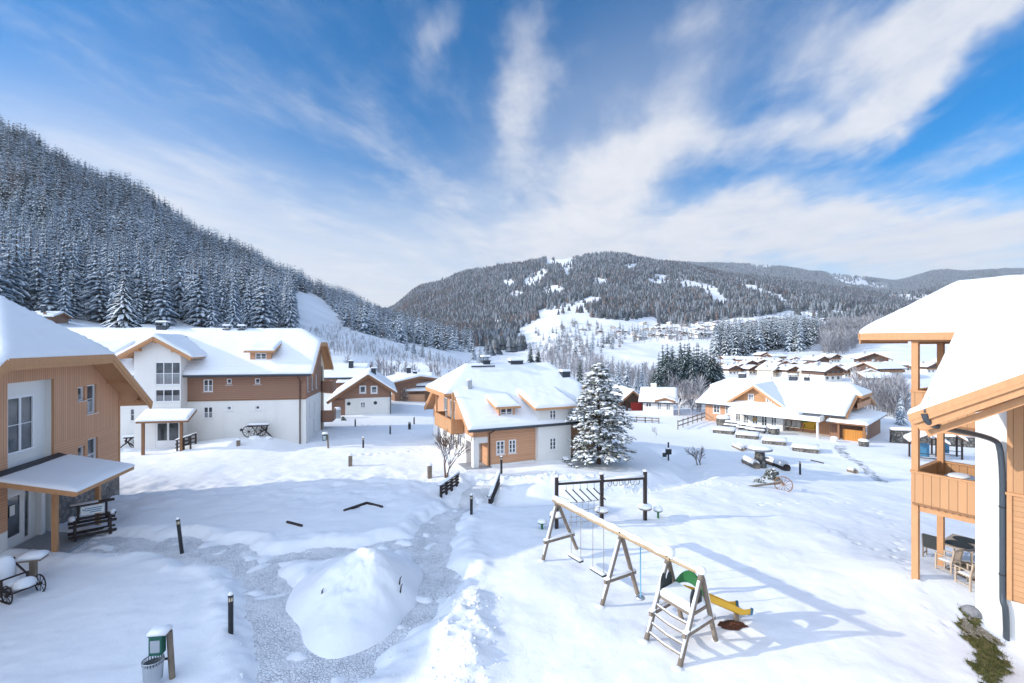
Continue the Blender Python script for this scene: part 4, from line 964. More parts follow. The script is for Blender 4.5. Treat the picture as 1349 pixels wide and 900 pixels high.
    window(r, (l1 - .6, -.4), (l1 - .6, 10.5), (1.2, 2.2, zle - 1.35, zle - .6), 1, 1, .05, .08, surround=.1)
    for x in (f0 - .3, l1 - .4): q = MB(); q.box(x - .1, x + .1, ly0 + .3, ly0 + .5, zg, zle - .1); q.obj('post', M['beam_dark'], r)
    # loggia under the right half hip
    mb = MB(); zf = ze + .55; va = roof.va1
    balcony(r, xe, xr - .3, va - .8, roof.vb1 + .8, zf, .55, 'timber_v', 'r'); q = MB(); q.box(xr - .55, xr - .37, VR - 2.2, VR - 2.0, zf, zh + .2); q.box(xr - .55, xr - .37, VR + 2.0, VR + 2.2, zf, zh + .2); q.obj('loggia_post', M['beam'], r)
    for a in (va + .2, VR - .6): window(r, (xe + .03, 0), (xe + .03, 20), (a, a + 1.3, zf + .1, zf + 1.9), 2, 1, .01, .09, sill=False)
    chimney(r, X(978, VR), VR, ze + sl * 8, H.lz(494, 5, VR), .9, .7, 'metal', cap=False); chimney(r, X(1045, VR), VR, ze + sl * 8, H.lz(499, 13, VR), .95, .7, 'metal'); chimney(r, X(1063, VR + .8), VR + .8, ze + sl * 8, H.lz(500, 14, VR), .6, .6, 'metal')
    return r
restaurant()

# ---- house at the right edge
HR = Frame(12.5, 15.0, math.atan2(-.839, .545))
def right_house():
    H = HR; r = thing('chalet', (H.ox, H.oy, 0), H.a, 'sunlit orange timber house at the right edge with balcony posts and black downpipe', 'house')
    roof = Roof(-2.75, 11, 0, 11.4, 6.95, .715, h0=9.31, hs=.74, n0=.2)
    x0, x1, zl, gs = -.12, 10.5, 6.72, .56
    va = lambda b: (zl + gs * (b - x0) - 6.95) / .715
    bm = (x0 + x1) / 2
    roof.front = [(.2, 0, 6.95), (.3, 0, 6.95), (bm, va(bm), 6.95 + .715 * va(bm)), (10.2, 0, 6.95), (11, 0, 6.95), (11, roof.vr, roof.zr), (roof.u0 + roof.c0, roof.vr, roof.zr), (roof.u0, roof.va0, 9.31), (.2, roof.va0, 9.31)]
    deck = roof.build(r, th=.2, snow=.30, res=.14, seed=52, edge=.32, fh=.26, cut=lambda U, V: np.minimum(U - .32, zl + gs * (bm - x0 - np.abs(U - bm)) + .1 - roof.h(U, V)), gut_to=.28)
    b0 = .59
    mb = MB(); wall(mb, (b0, 3.4), (11, 3.4), -2.2, 9.2); mb.poly([(b0, 3.4, -2.2), (b0, 11, -2.2), (b0, 11, 9.2), (b0, 3.4, 9.2)]); mb.obj('plaster_wall', M['plaster'], r)
    # boarded bay that stands a little proud
    s0 = H.lx(1327, 3.32); mb = MB(); zb = H.lz(789, s0, 3.3)
    mb.poly([(s0 + .12, 3.3, zb), (11, 3.3, zb), (11, 3.3, 4.05), (s0 + .12, 3.3, 4.05)], 0); mb.poly([(s0, 3.28, 4.1), (11, 3.28, 4.1), (11, 3.28, 8.9), (s0, 3.28, 8.9)], 1)
    mb.box(s0, s0 + .12, 3.24, 3.4, zb, 4.1, 2); mb.box(s0 - .03, 11, 3.22, 3.3, 4.06, 4.14, 2); mb.poly([(s0, 3.4, 4.1), (s0, 3.28, 4.1), (s0, 3.28, 8.8), (s0, 3.4, 8.8)], 1); mb.poly([(s0, 3.39, zb), (11, 3.39, zb), (11, 3.28, zb), (s0, 3.28, zb)], 2)
    mb.obj('timber_wall', [M['timber_siding'], M['timber_wide'], M['beam']], r)
    # cross gable whose verge rises towards the viewer
    x0, x1, zl, gs = -.12, 10.5, 6.72, .56
    cross_gable(r, roof, x0, x1, .62, zl, gs, .62, .24, 54)
    g = MB(); xc = (x0 + x1) / 2
    for dn, of, hh in ((.16, .03, .24), (.36, -.06, .22), (.60, -.45, .2)): g.beam((x0 + dn * .5, -of, zl - dn), (xc, -of, zl + gs * (xc - x0) - dn), .06 if dn < .5 else .14, hh)
    for x in (1.25, 3.3): z = zl + gs * (x - x0) - .42; g.box(x - .1, x + .1, .05, 3.3, z - .12, z + .10)
    g.obj('verge_board', M['beam'], deck)
    # posts and two balconies under the half hip
    for b, a in ((-1.1, 3.62), (-1.1, 6.25)):
        zg = ground(*H.W(b, a)); q = MB(); q.box(b - .1, b + .1, a - .1, a + .1, zg - .3, 9.2); q.obj('post', M['beam'], r)
    for zf, h in ((3.18, 1.0), (6.15, 1.0)):
        bl = balcony(r, -1.16, b0 - .02, 3.52, 6.32, zf, h, 'timber_wide', 'flb', t=.045)
        v = MB()
        for k in range(9):
            x = -1.16 + (k + .5) * (b0 + 1.14) / 9; v.lathe([(.09, 0), (.09, .03)], (0, 0, 0), 8)
            n = len(v.v) - 16
            for i in range(n, len(v.v)): px_, py_, pz_ = v.v[i]; v.v[i] = (x + px_, 3.455 + pz_, zf - .15 + py_ * .55)
        v.box(-1.16, b0 - .02, 3.458, 3.50, zf - .15, zf - .1); v.obj('valance', M['beam_dark'], bl)
        u = MB(); u.box(-1.2, b0 - .02, 3.6, 3.76, zf - .42, zf - .2); u.box(-1.18, -1.02, 3.76, 6.3, zf - .42, zf - .2); u.obj('floor_beam', M['beam'], bl)
    hb = MB(); hb.box(-2.5, .2, 3.5, 3.68, 9.0, 9.2); hb.box(-1.2, -1.0, 3.7, 7.6, 8.9, 9.1); hb.obj('head_beam', M['beam'], r)
    # gutter outlet and downpipe
    xw = H.lx(1321, 3.3); pts = [(.25, -.08, 6.80), (.30, -.02, 6.55), (.42, .35, 6.38), (xw - .22, 3.05, H.lz(577, xw, 3.2)), (xw, 3.28, H.lz(590, xw, 3.2)), (xw, 3.29, 2.2), (xw, 3.29, .8), (xw + .02, 3.22, .55), (xw + .10, 3.22, .35), (xw + .10, 3.22, -2.0)]
    def smooth(p, k=2):
        p = [Vector(q) for q in p]
        for _ in range(k): p = [p[0]] + [q for a, b in zip(p[:-1], p[1:]) for q in (a * .75 + b * .25, a * .25 + b * .75)] + [p[-1]]
        return p
    d = MB(); d.tube(smooth(pts), .085, 12); dp = d.obj('downpipe', M['gutter'], r, smooth=True)
    d = MB(); 
    for z in (3.6, 1.4): d.tube([(xw, 3.29, z), (xw, 3.29, z + .05)], .1, 12)
    d.obj('pipe_clip', M['black'], dp)
right_house()
# ---------------------------------------------------------------- things in the court
# snow heap over a boulder in the middle of the path
def snow_heap():
    cx, cy = -5.35, 17.0; n, k = 96, 40; V = []; rg = np.linspace(0, 1, k)
    pts = [gpx(388, 770), gpx(400, 815), gpx(435, 855), gpx(480, 842), gpx(530, 800), gpx(548, 765), gpx(556, 745), gpx(535, 728), gpx(505, 716), gpx(450, 726), gpx(410, 742)]
    ang = np.array([math.atan2(y - cy, x - cx) for x, y in pts]); rad = np.array([math.hypot(x - cx, y - cy) for x, y in pts]); i = np.argsort(ang); ang, rad = ang[i], rad[i]
    T = np.linspace(-math.pi, math.pi, n, endpoint=False); RR = np.interp(T, np.r_[ang - 2 * math.pi, ang, ang + 2 * math.pi], np.r_[rad, rad, rad])
    RR = (RR + np.roll(RR, 1) + np.roll(RR, -1) + np.roll(RR, 2) + np.roll(RR, -2)) / 5
    A, B = np.meshgrid(T, rg); RB, _ = np.meshgrid(RR, rg); X = cx + np.cos(A) * RB * B * 1.03; Y = cy + np.sin(A) * RB * B * 1.03
    prof = (1 - B ** 2) ** 1.15
    pk = np.exp(-(((X + 4.9) / 1.25) ** 2 + ((Y - 17.6) / 1.0) ** 2)); pk2 = np.exp(-(((X + 6.2) / 1.1) ** 2 + ((Y - 16.9) / 1.2) ** 2))
    Z = base_z(X, Y) - .3 + prof ** .75 * (.95 + .85 * pk + .3 * pk2) + prof * (fbm(X * .9, Y * .9, 81, 4) * .28 + fbm(X * 3, Y * 3, 83, 4) * .11 * ss((17.2 - Y) / 1.0 + .35))
    V = np.stack([X, Y, Z], -1).reshape(-1, 3); q = []
    for j in range(k - 1):
        for a in range(n): b = (a + 1) % n; q.append((j * n + a, j * n + b, (j + 1) * n + b, (j + 1) * n + a))
    me = np_mesh('snow_heap', V, np.array(q), M['snow'], smooth=True); o = bpy.data.objects.new('snow_heap', me); COL.objects.link(o)
    tag(o, 'big rounded heap of snow in the loop of the cobbled path', 'snow heap')
    for q in ((-3.98, 17.05, .62), (-3.9, 16.85, .45), (-6.45, 16.35, .55)): rb = MB(); rb.tube([(q[0], q[1], q[2] - .25), (q[0] + .05, q[1] - .04, q[2] + .06), (q[0] + .11, q[1] - .05, q[2] + .14)], [.03, .022, .006], 6); rb.obj('twig', M['dark_wood'], o)
snow_heap()
def clods():
    V = []; Q = []; rg = np.random.default_rng(8); n = 0; P = []
    for _ in range(330): P.append((rg.normal(-1.35, .65), rg.uniform(12.0, 17.6), rg.uniform(.015, .065)))
    for _ in range(380): P.append((rg.normal(4, 4.5), 31.6 + rg.normal(0, .35), rg.uniform(.04, .12)))
    for _ in range(260):
        pts, w = PATHS[rg.integers(0, 2)]; k = rg.integers(0, len(pts) - 1); t = rg.random(); a, b = pts[k], pts[k + 1]; L = math.hypot(b[0] - a[0], b[1] - a[1]); s = rg.choice((-1, 1)) * (w + rg.normal(.15, .25)); P.append((a[0] + (b[0] - a[0]) * t - (b[1] - a[1]) / L * s, a[1] + (b[1] - a[1]) * t + (b[0] - a[0]) / L * s, rg.uniform(.02, .06)))
    P = np.array(P); Z = snow_z(P[:, 0], P[:, 1])
    for (x, y, r), z in zip(P, Z):
        b = len(V); V.append((x, y, z + r * rg.uniform(.5, 1.0)))
        for k in range(6): a = k * 1.047 + rg.uniform(-.3, .3); rr = r * rg.uniform(.8, 1.5); V.append((x + rr * math.cos(a), y + rr * math.sin(a), z - r * .3))
        for k in range(6): Q.append((b, b + 1 + k, b + 1 + (k + 1) % 6))
    o = bpy.data.objects.new('snow_clods', np_mesh('snow_clods', np.array(V), np.array(Q), M['snow'], smooth=True)); COL.objects.link(o); tag(o, 'small clods of shovelled snow along the path and bank', kind='stuff')
clods()

def spot(px, py): return hit(px, py)
def bollard(px, py, top, label, lean=0.0, r=.075, cap=True):
    x, y, z = spot(px, py); h = (py - top) / F * y; z = CAMZ - (py - CY) / F * y
    t = thing('bollard_lamp', (x, y, z), 0, label, 'bollard lamp', 'dark bollard lamps along the paths'); t.rotation_euler = (0, lean, 0)
    mb = MB(); mb.tube([(0, 0, -.4), (0, 0, h * .80)], r, 12); mb.obj('post', M['black'], t, smooth=False)
    mb = MB(); mb.tube([(0, 0, h * .80), (0, 0, h * .90)], r * .8, 10); g = mb.obj('lamp_glass', M['lampglass'], t, smooth=True)
    mb = MB()
    for k in range(4): a = k * math.pi / 2 + .4; mb.beam((r * .86 * math.cos(a), r * .86 * math.sin(a), h * .8), (r * .86 * math.cos(a), r * .86 * math.sin(a), h * .91), .014, .014)
    mb.obj('guard', M['black'], g)
    mb = MB(); mb.lathe([(r * 1.02, h * .90), (r * 1.08, h * .92), (r * 1.0, h * .95), (r * .2, h * .965)], (0, 0, 0), 12); mb.obj('lid', M['black'], t)
    if cap: mb = MB(); mb.dome((0, 0, h * .95), r * .95, r * .95, .10, 10, 0, int(px)); mb.obj('snow_cap', M['snow'], t, smooth=True)
bollard(239, 723, 682, 'dark bollard lamp tilted to one side at the edge of the curved path', -.12)
bollard(304, 836, 781, 'tall dark bollard lamp with lit glass ring near the green waste dispenser')
bollard(621, 681, 651, 'dark bollard lamp in the path just before the footbridge railings')
bollard(660.5, 624, 601, 'dark bollard lamp before the two front windows of the middle house')
bollard(1054, 625, 607, 'dark bollard lamp standing alone beyond the wagon wheel and juniper')
bollard(478.5, 592, 576, 'slim dark bollard lamp in the snow between apartment house and middle house')
bollard(514, 572, 560, 'small dark bollard lamp before the brown gabled house')
bollard(203, 592, 574, 'dark bollard lamp before the porch of the apartment house')
bollard(539.5, 566, 556, 'squat dark bollard lamp at the end of the swept road by the middle house', r=.14)
bollard(468, 562, 552, 'grey bollard lamp in front of the white wall of the brown gabled house')
bollard(545.5, 559, 549, 'thin dark bollard lamp beside the balcony of the middle house')
def wooden_post(px, py, top, label):
    x, y, z = spot(px, py); z = CAMZ - (py - CY) / F * y; h = (py - top) / F * y
    t = thing('wooden_post', (x, y, z), .4, label, 'post', 'squared wooden posts in the snow')
    mb = MB(); mb.box(-.13, .13, -.13, .13, -.4, h - .12); mb.obj('post', M['weathered'], t); mb = MB(); mb.pillow(-.15, .15, -.15, .15, h - .12, .16); mb.obj('snow_cap', M['snow'], t, smooth=True)
wooden_post(314, 595, 578, 'wooden post before the long white wall of the apartment house')
wooden_post(461.5, 614, 598, 'wooden post in the sunlit snow in the middle of the court')
wooden_post(566, 629, 611, 'wooden post left of the bare bush by the middle house')

def waste_station(px, py, sc_, label, rz, big=True):
    x, y, z = spot(px, py); z = CAMZ - (py - CY) / F * y
    t = thing('waste_dispenser', (x, y, z), rz, label, 'waste dispenser', 'green waste bag dispensers')
    mb = MB(); mb.tube([(.10, .02, -.4), (.02, .0, 1.22)], .075, 10); mb.obj('post', M['weathered'], t, smooth=True)
    mb = MB(); n = len(mb.v)
    mb.box(-.36, -.05, -.24, -.02, .72, 1.22); mb.box(-.38, -.03, -.26, .0, 1.22, 1.25); b = mb.obj('dispenser_box', M['green'], t)
    mb = MB(); mb.box(-.32, -.09, -.25, -.242, .80, 1.12); mb.obj('front_window', M['steel'], b); mb = MB(); mb.pillow(-.38, .06, -.27, .06, 1.25, .16, e=.09); mb.obj('snow_cap', M['snow'], t, smooth=True)
    if big:
        mb = MB(); prof_n = 24
        for r0, z0, r1, z1 in ((.215, .12, .235, .54),):
            for k in range(prof_n):
                a0, a1 = 2 * math.pi * k / prof_n, 2 * math.pi * (k + 1) / prof_n
                for (ra, za, rb, zb) in ((r0, z0, r1, z1), (r0 - .012, z0, r1 - .012, z1)): mb.poly([(-.25 + ra * math.cos(a0), -.24 + ra * math.sin(a0), za), (-.25 + ra * math.cos(a1), -.24 + ra * math.sin(a1), za), (-.25 + rb * math.cos(a1), -.24 + rb * math.sin(a1), zb), (-.25 + rb * math.cos(a0), -.24 + rb * math.sin(a0), zb)])
                am = (a0 + a1) / 2
                mb.beam((-.25 + .235 * math.cos(am), -.24 + .235 * math.sin(am), .54), (-.25 + .238 * math.cos(am), -.24 + .238 * math.sin(am), .62), .03, .012)
        mb.poly([(-.25 + .21 * math.cos(2 * math.pi * k / 24), -.24 + .21 * math.sin(2 * math.pi * k / 24), .13) for k in range(24)])
        bn = mb.obj('bin', M['steel'], t); mb = MB(); pts = [(-.25 + .242 * math.cos(a), -.24 + .242 * math.sin(a), .63) for a in np.linspace(0, 6.2832, 25)]; mb.tube(pts, .014, 6); mb.obj('rim', M['steel'], bn, smooth=True)
        mb = MB(); mb.beam((0.02, -.02, .5), (-.10, -.1, .52), .04, .05); mb.obj('bracket', M['black'], t)
waste_station(222, 891, 1, 'green bag dispenser on a post with grey metal litter bin below', .15)
waste_station(431, 591, 1, 'small green dispenser on a post beside the corner of the apartment house', .3, False)

# timber rack with the notice board by the left porch
def rack():
    x, y, z = spot(122, 703); z -= .02; t = thing('timber_rack', (x, y, z), R(44), 'dark timber display rack with little roof and white sign beside the porch', 'rack')
    mb = MB()
    for sx in (-.62, .62):
        for sy in (-.32, .32): mb.beam((sx, sy * 1.15, -.2), (sx, sy * .9, 1.0), .10, .10)
        mb.beam((sx, -.48, .24), (sx, .48, .24), .10, .09); mb.beam((sx, -.44, .96), (sx, .44, .96), .10, .09)
    mb.obj('trestle', M['dark_wood'], t)
    mb = MB()
    for sy, zz in ((-.33, .30), (.33, .30), (-.3, .78), (.3, .78), (0, 1.02)): mb.beam((-.85, sy, zz), (.85, sy, zz), .12, .10)
    mb.obj('rail', M['dark_wood'], t)
    for sx in (-.5, .5): mb = MB(); mb.beam((sx, .1, .9), (sx, .1, 1.62), .09, .09); mb.obj('upright', M['dark_wood'], t)
    mb = MB(); mb.beam((-.8, .1, 1.64), (.8, .1, 1.64), .34, .05); rf = mb.obj('roof_board', M['dark_wood'], t)
    mb = MB(); mb.pillow(-.78, .2, -.05, .25, 1.667, .04); mb.obj('snow', M['snow'], rf, smooth=True)
    mb = MB(); mb.box(-.42, .42, .02, .05, 1.14, 1.54); s = mb.obj('sign', M['paper'], t)
    mb = MB()
    for k, (a, b) in enumerate(((-.2, .36), (-.25, .33), (-.1, .30))): mb.box(a, b, .014, .019, 1.40 - k * .09, 1.44 - k * .09)
    mb.beam((-.36, .016, 1.42), (-.30, .016, 1.34), .006, .03); mb.beam((-.30, .016, 1.34), (-.22, .016, 1.47), .006, .03); mb.obj('lettering', M['blue'], s)
    for k, x_ in enumerate((-.72, .72)): mb = MB(); mb.dome((x_, .1 * k, 1.0), .13, .2, .21, 9, 0, 3 + k); mb.obj('snow', M['snow'], t, smooth=True)
rack()

def wheel(mb, c, rad, ax, spokes=10, rim=.03, w=.05):
    """spoked wheel round axis ax"""
    c = Vector(c); ax = Vector(ax).normalized(); u = ax.orthogonal().normalized(); v = ax.cross(u)
    ring = [c + (u * math.cos(t) + v * math.sin(t)) * rad for t in np.linspace(0, 2 * math.pi, 25)]; mb.tube(ring, rim, 6, cap=False)
    for k in range(spokes): t = 2 * math.pi * k / spokes; mb.tube([c, c + (u * math.cos(t) + v * math.sin(t)) * rad], rim * .5, 5)
    mb.tube([c - ax * w, c + ax * w], rim * 2.2, 10)
def cart():
    x, y, z = spot(16, 778); t = thing('hand_cart', (x, y, z - .1), -.35, 'old dark hand cart buried in snow before the left house', 'cart')
    mb = MB()
    for sy in (-.36, .36):
        mb.beam((-1.1, sy, .34), (.8, sy, .34), .06, .07); mb.beam((-.7, sy, -.1), (-.7, sy, 1.1), .06, .06); mb.beam((.15, sy, -.1), (.15, sy, .72), .06, .06); mb.beam((-.7, sy, .95), (.15, sy, .62), .05, .05); mb.beam((-.7, sy, .40), (.15, sy, .70), .04, .04)
    for x_, z_ in ((-.7, 1.08), (-.7, .6), (.15, .70), (.15, .34), (.78, .34)): mb.beam((x_, -.36, z_), (x_, .36, z_), .05, .05)
    mb.beam((-1.3, -.52, .06), (1.0, -.5, .10), .06, .06); mb.obj('frame', M['dark_wood'], t)
    for sy in (-.46, .46): mb = MB(); wheel(mb, (.72, sy, .32), .32, (0, 1, 0), 8, .024); mb.obj('wheel', M['dark_wood'], t)
    mb = MB(); mb.dome((-.55, 0, .36), .26, .34, .95, 12, 0, 6, .55); mb.dome((-.15, 0, .34), .36, .34, .24, 12, 0, 7); mb.dome((.55, .1, .36), .26, .34, .30, 10, 0, 8); mb.obj('snow', M['snow'], t, smooth=True)
cart()
def wide_post(): 
    x, y, z = spot(44, 763); t = thing('bird_table', (x, y, z), .3, 'square post with wide snow covered top beside the hand cart', 'bird table')
    mb = MB(); mb.box(-.09, .09, -.09, .09, -.3, .86); mb.obj('post', M['weathered'], t); mb = MB(); mb.box(-.34, .34, -.26, .26, .86, .93); b = mb.obj('top', M['weathered'], t)
    mb = MB(); mb.pillow(-.34, .34, -.26, .26, .93, .22, e=.2); mb.obj('snow', M['snow'], b, smooth=True)
wide_post()
def edging(pts, label):
    P = [spot(*p) for p in pts]; x, y, z = P[0]; t = MB()
    for a, b in zip(P[:-1], P[1:]): t.beam((a[0]-x, a[1]-y, a[2]-z + .03), (b[0]-x, b[1]-y, b[2]-z + .03), .09, .13)
    o = t.obj('timber_edging', M['dark_wood']); o.location = (x, y, z); tag(o, label, 'edging', 'timber edgings showing through the snow')
edging([(453, 676), (483, 664), (504, 670)], 'bent dark timber edging of a bed in the snow beyond the heap')
edging([(378, 691), (398, 697)], 'short dark timber edging lying left of the bent one')
edging([(1068, 607.5), (1085, 611)], 'dark timber edging in the snow right of the lone bollard lamp')

# footbridge railings
def railing(p, q, label, boards_=True, h=.72):
    a = spot(*p); b = spot(*q); L = math.hypot(b[0] - a[0], b[1] - a[1]); ang = math.atan2(b[1] - a[1], b[0] - a[0]); zb = (b[2] - a[2])
    t = thing('bridge_railing', (a[0], a[1], a[2]), ang, label, 'railing', 'dark railings of the footbridge')
    n = 4
    for k in range(n):
        x = L * k / (n - 1); mb = MB(); mb.box(x - .06, x + .06, -.06, .06, zb * k / (n - 1) - .6, zb * k / (n - 1) + h); mb.obj('post', M['dark_wood'], t)
    mb = MB()
    for z in (.22, .42, .60): mb.beam((-.15, -.075, z), (L + .15, -.075, zb + z), .035, .13)
    mb.beam((-.2, 0, h + .03), (L + .2, 0, zb + h + .03), .2, .06); mb.obj('rail', M['dark_wood'], t)
    mb = MB(); n0 = len(mb.v); mb.pillow(-.2, L + .2, -.1, .1, h + .06, .10); mb.v = [(x, y, z + zb * x / L) for x, y, z in mb.v]; mb.obj('snow', M['snow'], t, smooth=True)
railing((581, 659), (601.5, 642), 'snow topped dark railing on the near bank side of the footbridge, under the bare bush')
railing((645, 667), (656, 641), 'dark railing of the footbridge leaning over the hollow, right of the bollard lamp')

# climbing frame
def climbing_frame():
    P1, P3 = Vector((2.14, 23.2, 0)), Vector((6.66, 24.2, 0)); P2 = (P1 + P3) / 2; zs = [ground(p.x, p.y) for p in (P1, P2, P3)]
    ang = math.atan2(P3.y - P1.y, P3.x - P1.x); t = thing('climbing_frame', (P1.x, P1.y, 0), ang, 'dark climbing frame with tilted rope rungs, net and hanging rings behind the swing', 'climbing frame')
    L = (P3 - P1).length
    for k, z in enumerate(zs):
        x = L * k / 2; mb = MB(); mb.box(x - .075, x + .075, -.075, .075, z - .5, 2.5); p = mb.obj('post', M['dark_wood'], t); mb = MB(); mb.pillow(x - .085, x + .085, -.085, .085, 2.5, .09); mb.obj('snow_cap', M['snow'], p, smooth=True)
        d = MB(); d.lathe([(.32, .56), (.34, .60), (.33, .63)], (x, 0, z), 18); dk = d.obj('seat_disc', M['weathered'], t); d = MB(); d.dome((x, 0, z + .63), .33, .33, .2, 14, 0, k); d.obj('snow', M['snow'], dk, smooth=True)
    mb = MB(); mb.beam((.075, 0, 2.17), (L / 2 - .075, 0, 2.17), .12, .12); mb.beam((L / 2 + .075, 0, 2.17), (L - .075, 0, 2.17), .12, .12); b = mb.obj('top_beam', M['dark_wood'], t)
    mb = MB(); mb.pillow(.08, L / 2 - .08, -.06, .06, 2.23, .06); mb.pillow(L / 2 + .08, L - .08, -.06, .06, 2.23, .12); mb.obj('snow', M['snow'], b, smooth=True)
    for k in range(5):
        x = .42 + k * .36; mb = MB(); mb.tube([(x, -.05, 1.86), (x + .42, -.55, 1.42)], .03, 8); rg = mb.obj('rung', M['dark_wood'], t); r = MB(); r.tube([(x + .05, 0, 2.11), (x + .05, -.06, 1.84)], .012, 5); r.obj('rope', M['rope'], rg)
    mb = MB()
    for z in (1.38, 1.02, .70, .45): mb.tube([(.5, -.45, z), (1.2, -.48, z - .02), (2.05, -.45, z + .03)], .016, 5)
    for k in range(6): x = .55 + k * .29; mb.tube([(x, -.5, 1.45), (x, -.45, .25)], .012, 5)
    for z in (1.6, 1.15): mb.tube([(.08, 0, z), (.5, -.45, z - .1)], .012, 5); mb.tube([(L / 2 - .08, 0, z + .1), (2.05, -.45, z)], .012, 5)
    mb.obj('climbing_net', M['rope'], t)
    for k in range(6):
        x = L / 2 + .42 + k * .30; mb = MB(); mb.tube([(x - .09, 0, 2.14), (x - .10, 0, 1.98), (x - .05, 0, 1.88), (x + .05, 0, 1.88), (x + .10, 0, 1.98), (x + .09, 0, 2.14)], .018, 6); mb.obj('ring', M['rope'], t, smooth=True)
climbing_frame()
def stool(px, py, top, rpx, label):
    x, y, z = spot(px, py); z = CAMZ - (py - CY) / F * y; h = (py - top) / F * y; r = rpx / F * y
    t = thing('play_stool', (x, y, z), 0, label, 'stool', 'green mushroom stools'); mb = MB(); mb.tube([(0, 0, -.3), (0, 0, h * .62)], .055, 10); mb.obj('stem', M['green2'], t)
    mb = MB(); mb.lathe([(r * .7, h * .58), (r, h * .66), (r * .98, h * .70)], (0, 0, 0), 14); s = mb.obj('seat', M['green2'], t); mb = MB(); mb.dome((0, 0, h * .70), r * .98, r * .98, h * .34, 12, 0, int(px)); mb.obj('snow', M['snow'], s, smooth=True)
stool(867, 684, 667, 6, 'green mushroom stool with thick snow right of the climbing frame')
stool(714, 698, 684, 6, 'green mushroom stool with flat snow left of the climbing frame')

# swing with climbing tower and slide
def swing_set():
    Fp, Mp = Vector((1.9, 20.35, 2.26)), Vector((3.85, 17.05, 2.22)); K = lambda k: Fp + (Mp - Fp) * k
    org = ((3.8, 17.1, 0), 0.0); t = thing('swing_set', org[0], 0, 'long wooden swing with snow on its beam, climbing tower and yellow slide', 'swing')
    G = lambda x, y, dz=-.25: (x, y, ground(x, y) + dz)
    A = lambda mb, name, m, par=t, **k: mb.obj(name, M[m], par, world=org, **k)
    J, Q = K(1.547), K(1.872); J.z = 2.19; Q.z = 2.19
    # beam
    mb = MB(); mb.tube([K(-.06), J + (J - Fp).normalized() * .12], .10, 10); bm = A(mb, 'beam', 'pole', smooth=True)
    n = 40; pts = [K(-.06 + (1.60 + .06) * i / n) + Vector((0, 0, .10 + .015 * math.sin(i * 1.7))) for i in range(n + 1)]
    mb = MB(); mb.tube(pts, [.10 + .015 * math.sin(i * .9) for i in range(n + 1)], 9); mb.dome(tuple(J + Vector((0, 0, .12))), .22, .2, .24, 10, 0, 5); A(mb, 'snow', 'snow', bm, smooth=True)
    mb = MB(); mb.tube([J + Vector((0, 0, -.02)), Q + Vector((0, 0, -.0))], .06, 8); r2 = A(mb, 'tower_rail', 'pole', smooth=True)
    mb = MB(); mb.tube([J + Vector((.02, 0, .06)), Q + Vector((.0, 0, .07))], .05, 8); mb.dome(tuple(Q + Vector((0, 0, .03))), .15, .15, .18, 9, 0, 8); A(mb, 'snow', 'snow', r2, smooth=True)
    legs = [(Fp, (1.2, 19.8)), (Fp, (2.9, 20.9)), (Mp, (2.99, 16.5)), (Mp, (4.61, 17.5)), (J, (3.94, 14.48)), (J, (5.6, 15.8)), (Q, (4.55, 13.33)), (Q, (6.2, 14.59))]
    foot = []
    for top, (x, y) in legs:
        g = Vector(G(x, y)); d = (top - g).normalized(); mb = MB(); mb.tube([g, top + d * .12], .075, 9); l = A(mb, 'leg', 'weathered', smooth=True); foot.append((g, top, d))
        # a thread of snow along the upper side
        s = MB(); side = Vector((0, 0, 1)) - d * d.z; side.normalize(); s.tube([g + d * .5 + side * .06, g + d * 1.2 + side * .065, top - d * .2 + side * .06], [.03, .05, .045], 6); A(s, 'snow', 'snow', l, smooth=True)
        s = MB(); s.dome((g.x, g.y, g.z + .20), .17, .15, .10, 9, 0, int(x * 9)); A(s, 'snow_foot', 'snow', l, smooth=True)
    at = lambda i, z: foot[i][0] + (foot[i][1] - foot[i][0]) * ((z - foot[i][0].z) / (foot[i][1].z - foot[i][0].z))
    for a, b in ((0, 1), (2, 3), (4, 5), (6, 7)):
        p, q = at(a, .72), at(b, .72); e = (q - p).normalized(); mb = MB(); mb.beam(p - e * .18, q + e * .18, .09, .12); c = A(mb, 'crossbar', 'weathered')
        s = MB(); L = (q - p).length + .3; s.pillow(-.15, L - .15, -.06, .06, 0, .09); ang = math.atan2(e.y, e.x); cs, sn = math.cos(ang), math.sin(ang); s.v = [(p.x + cs * x - sn * y, p.y + sn * x + cs * y, p.z + .06 + z) for x, y, z in s.v]; A(s, 'snow', 'snow', c, smooth=True)
    # two swings and a climbing rope
    for k0, k1, zz in ((.25, .41, .36), (.60, .76, .36)):
        a, b = K(k0), K(k1); e = (b - a).normalized(); per = Vector((-e.y, e.x, 0)); s = MB(); c = (a + b) / 2
        for p in (a, b): s.tube([p - Vector((0, 0, .08)), Vector((p.x, p.y, zz + .04))], .013, 5)
        hd = MB(); pa, pb = Vector((a.x, a.y, zz)), Vector((b.x, b.y, zz)); hd.beam(pa - e * .06, pb + e * .06, .2, .05); st = A(hd, 'swing_seat', 'black'); A(s, 'chain', 'rope', st)
        sn = MB(); L = (pb - pa).length; sn.pillow(-.04, L + .04, -.1, .1, .025, .08, e=.05); ang = math.atan2(e.y, e.x); cs, si = math.cos(ang), math.sin(ang); sn.v = [(pa.x + cs * x - si * y, pa.y + si * x + cs * y, zz + z) for x, y, z in sn.v]; A(sn, 'snow', 'snow', st, smooth=True)
    p = K(1.24); mb = MB(); mb.tube([p - Vector((0, 0, .1)), Vector((p.x, p.y, 1.2)), Vector((p.x + .01, p.y, .42))], .022, 7); rp = A(mb, 'climbing_rope', 'rope_blue', smooth=True); mb = MB(); mb.lathe([(.15, 0), (.16, .03), (.14, .06)], (p.x, p.y, .36), 14); A(mb, 'foot_disc', 'steel', rp)
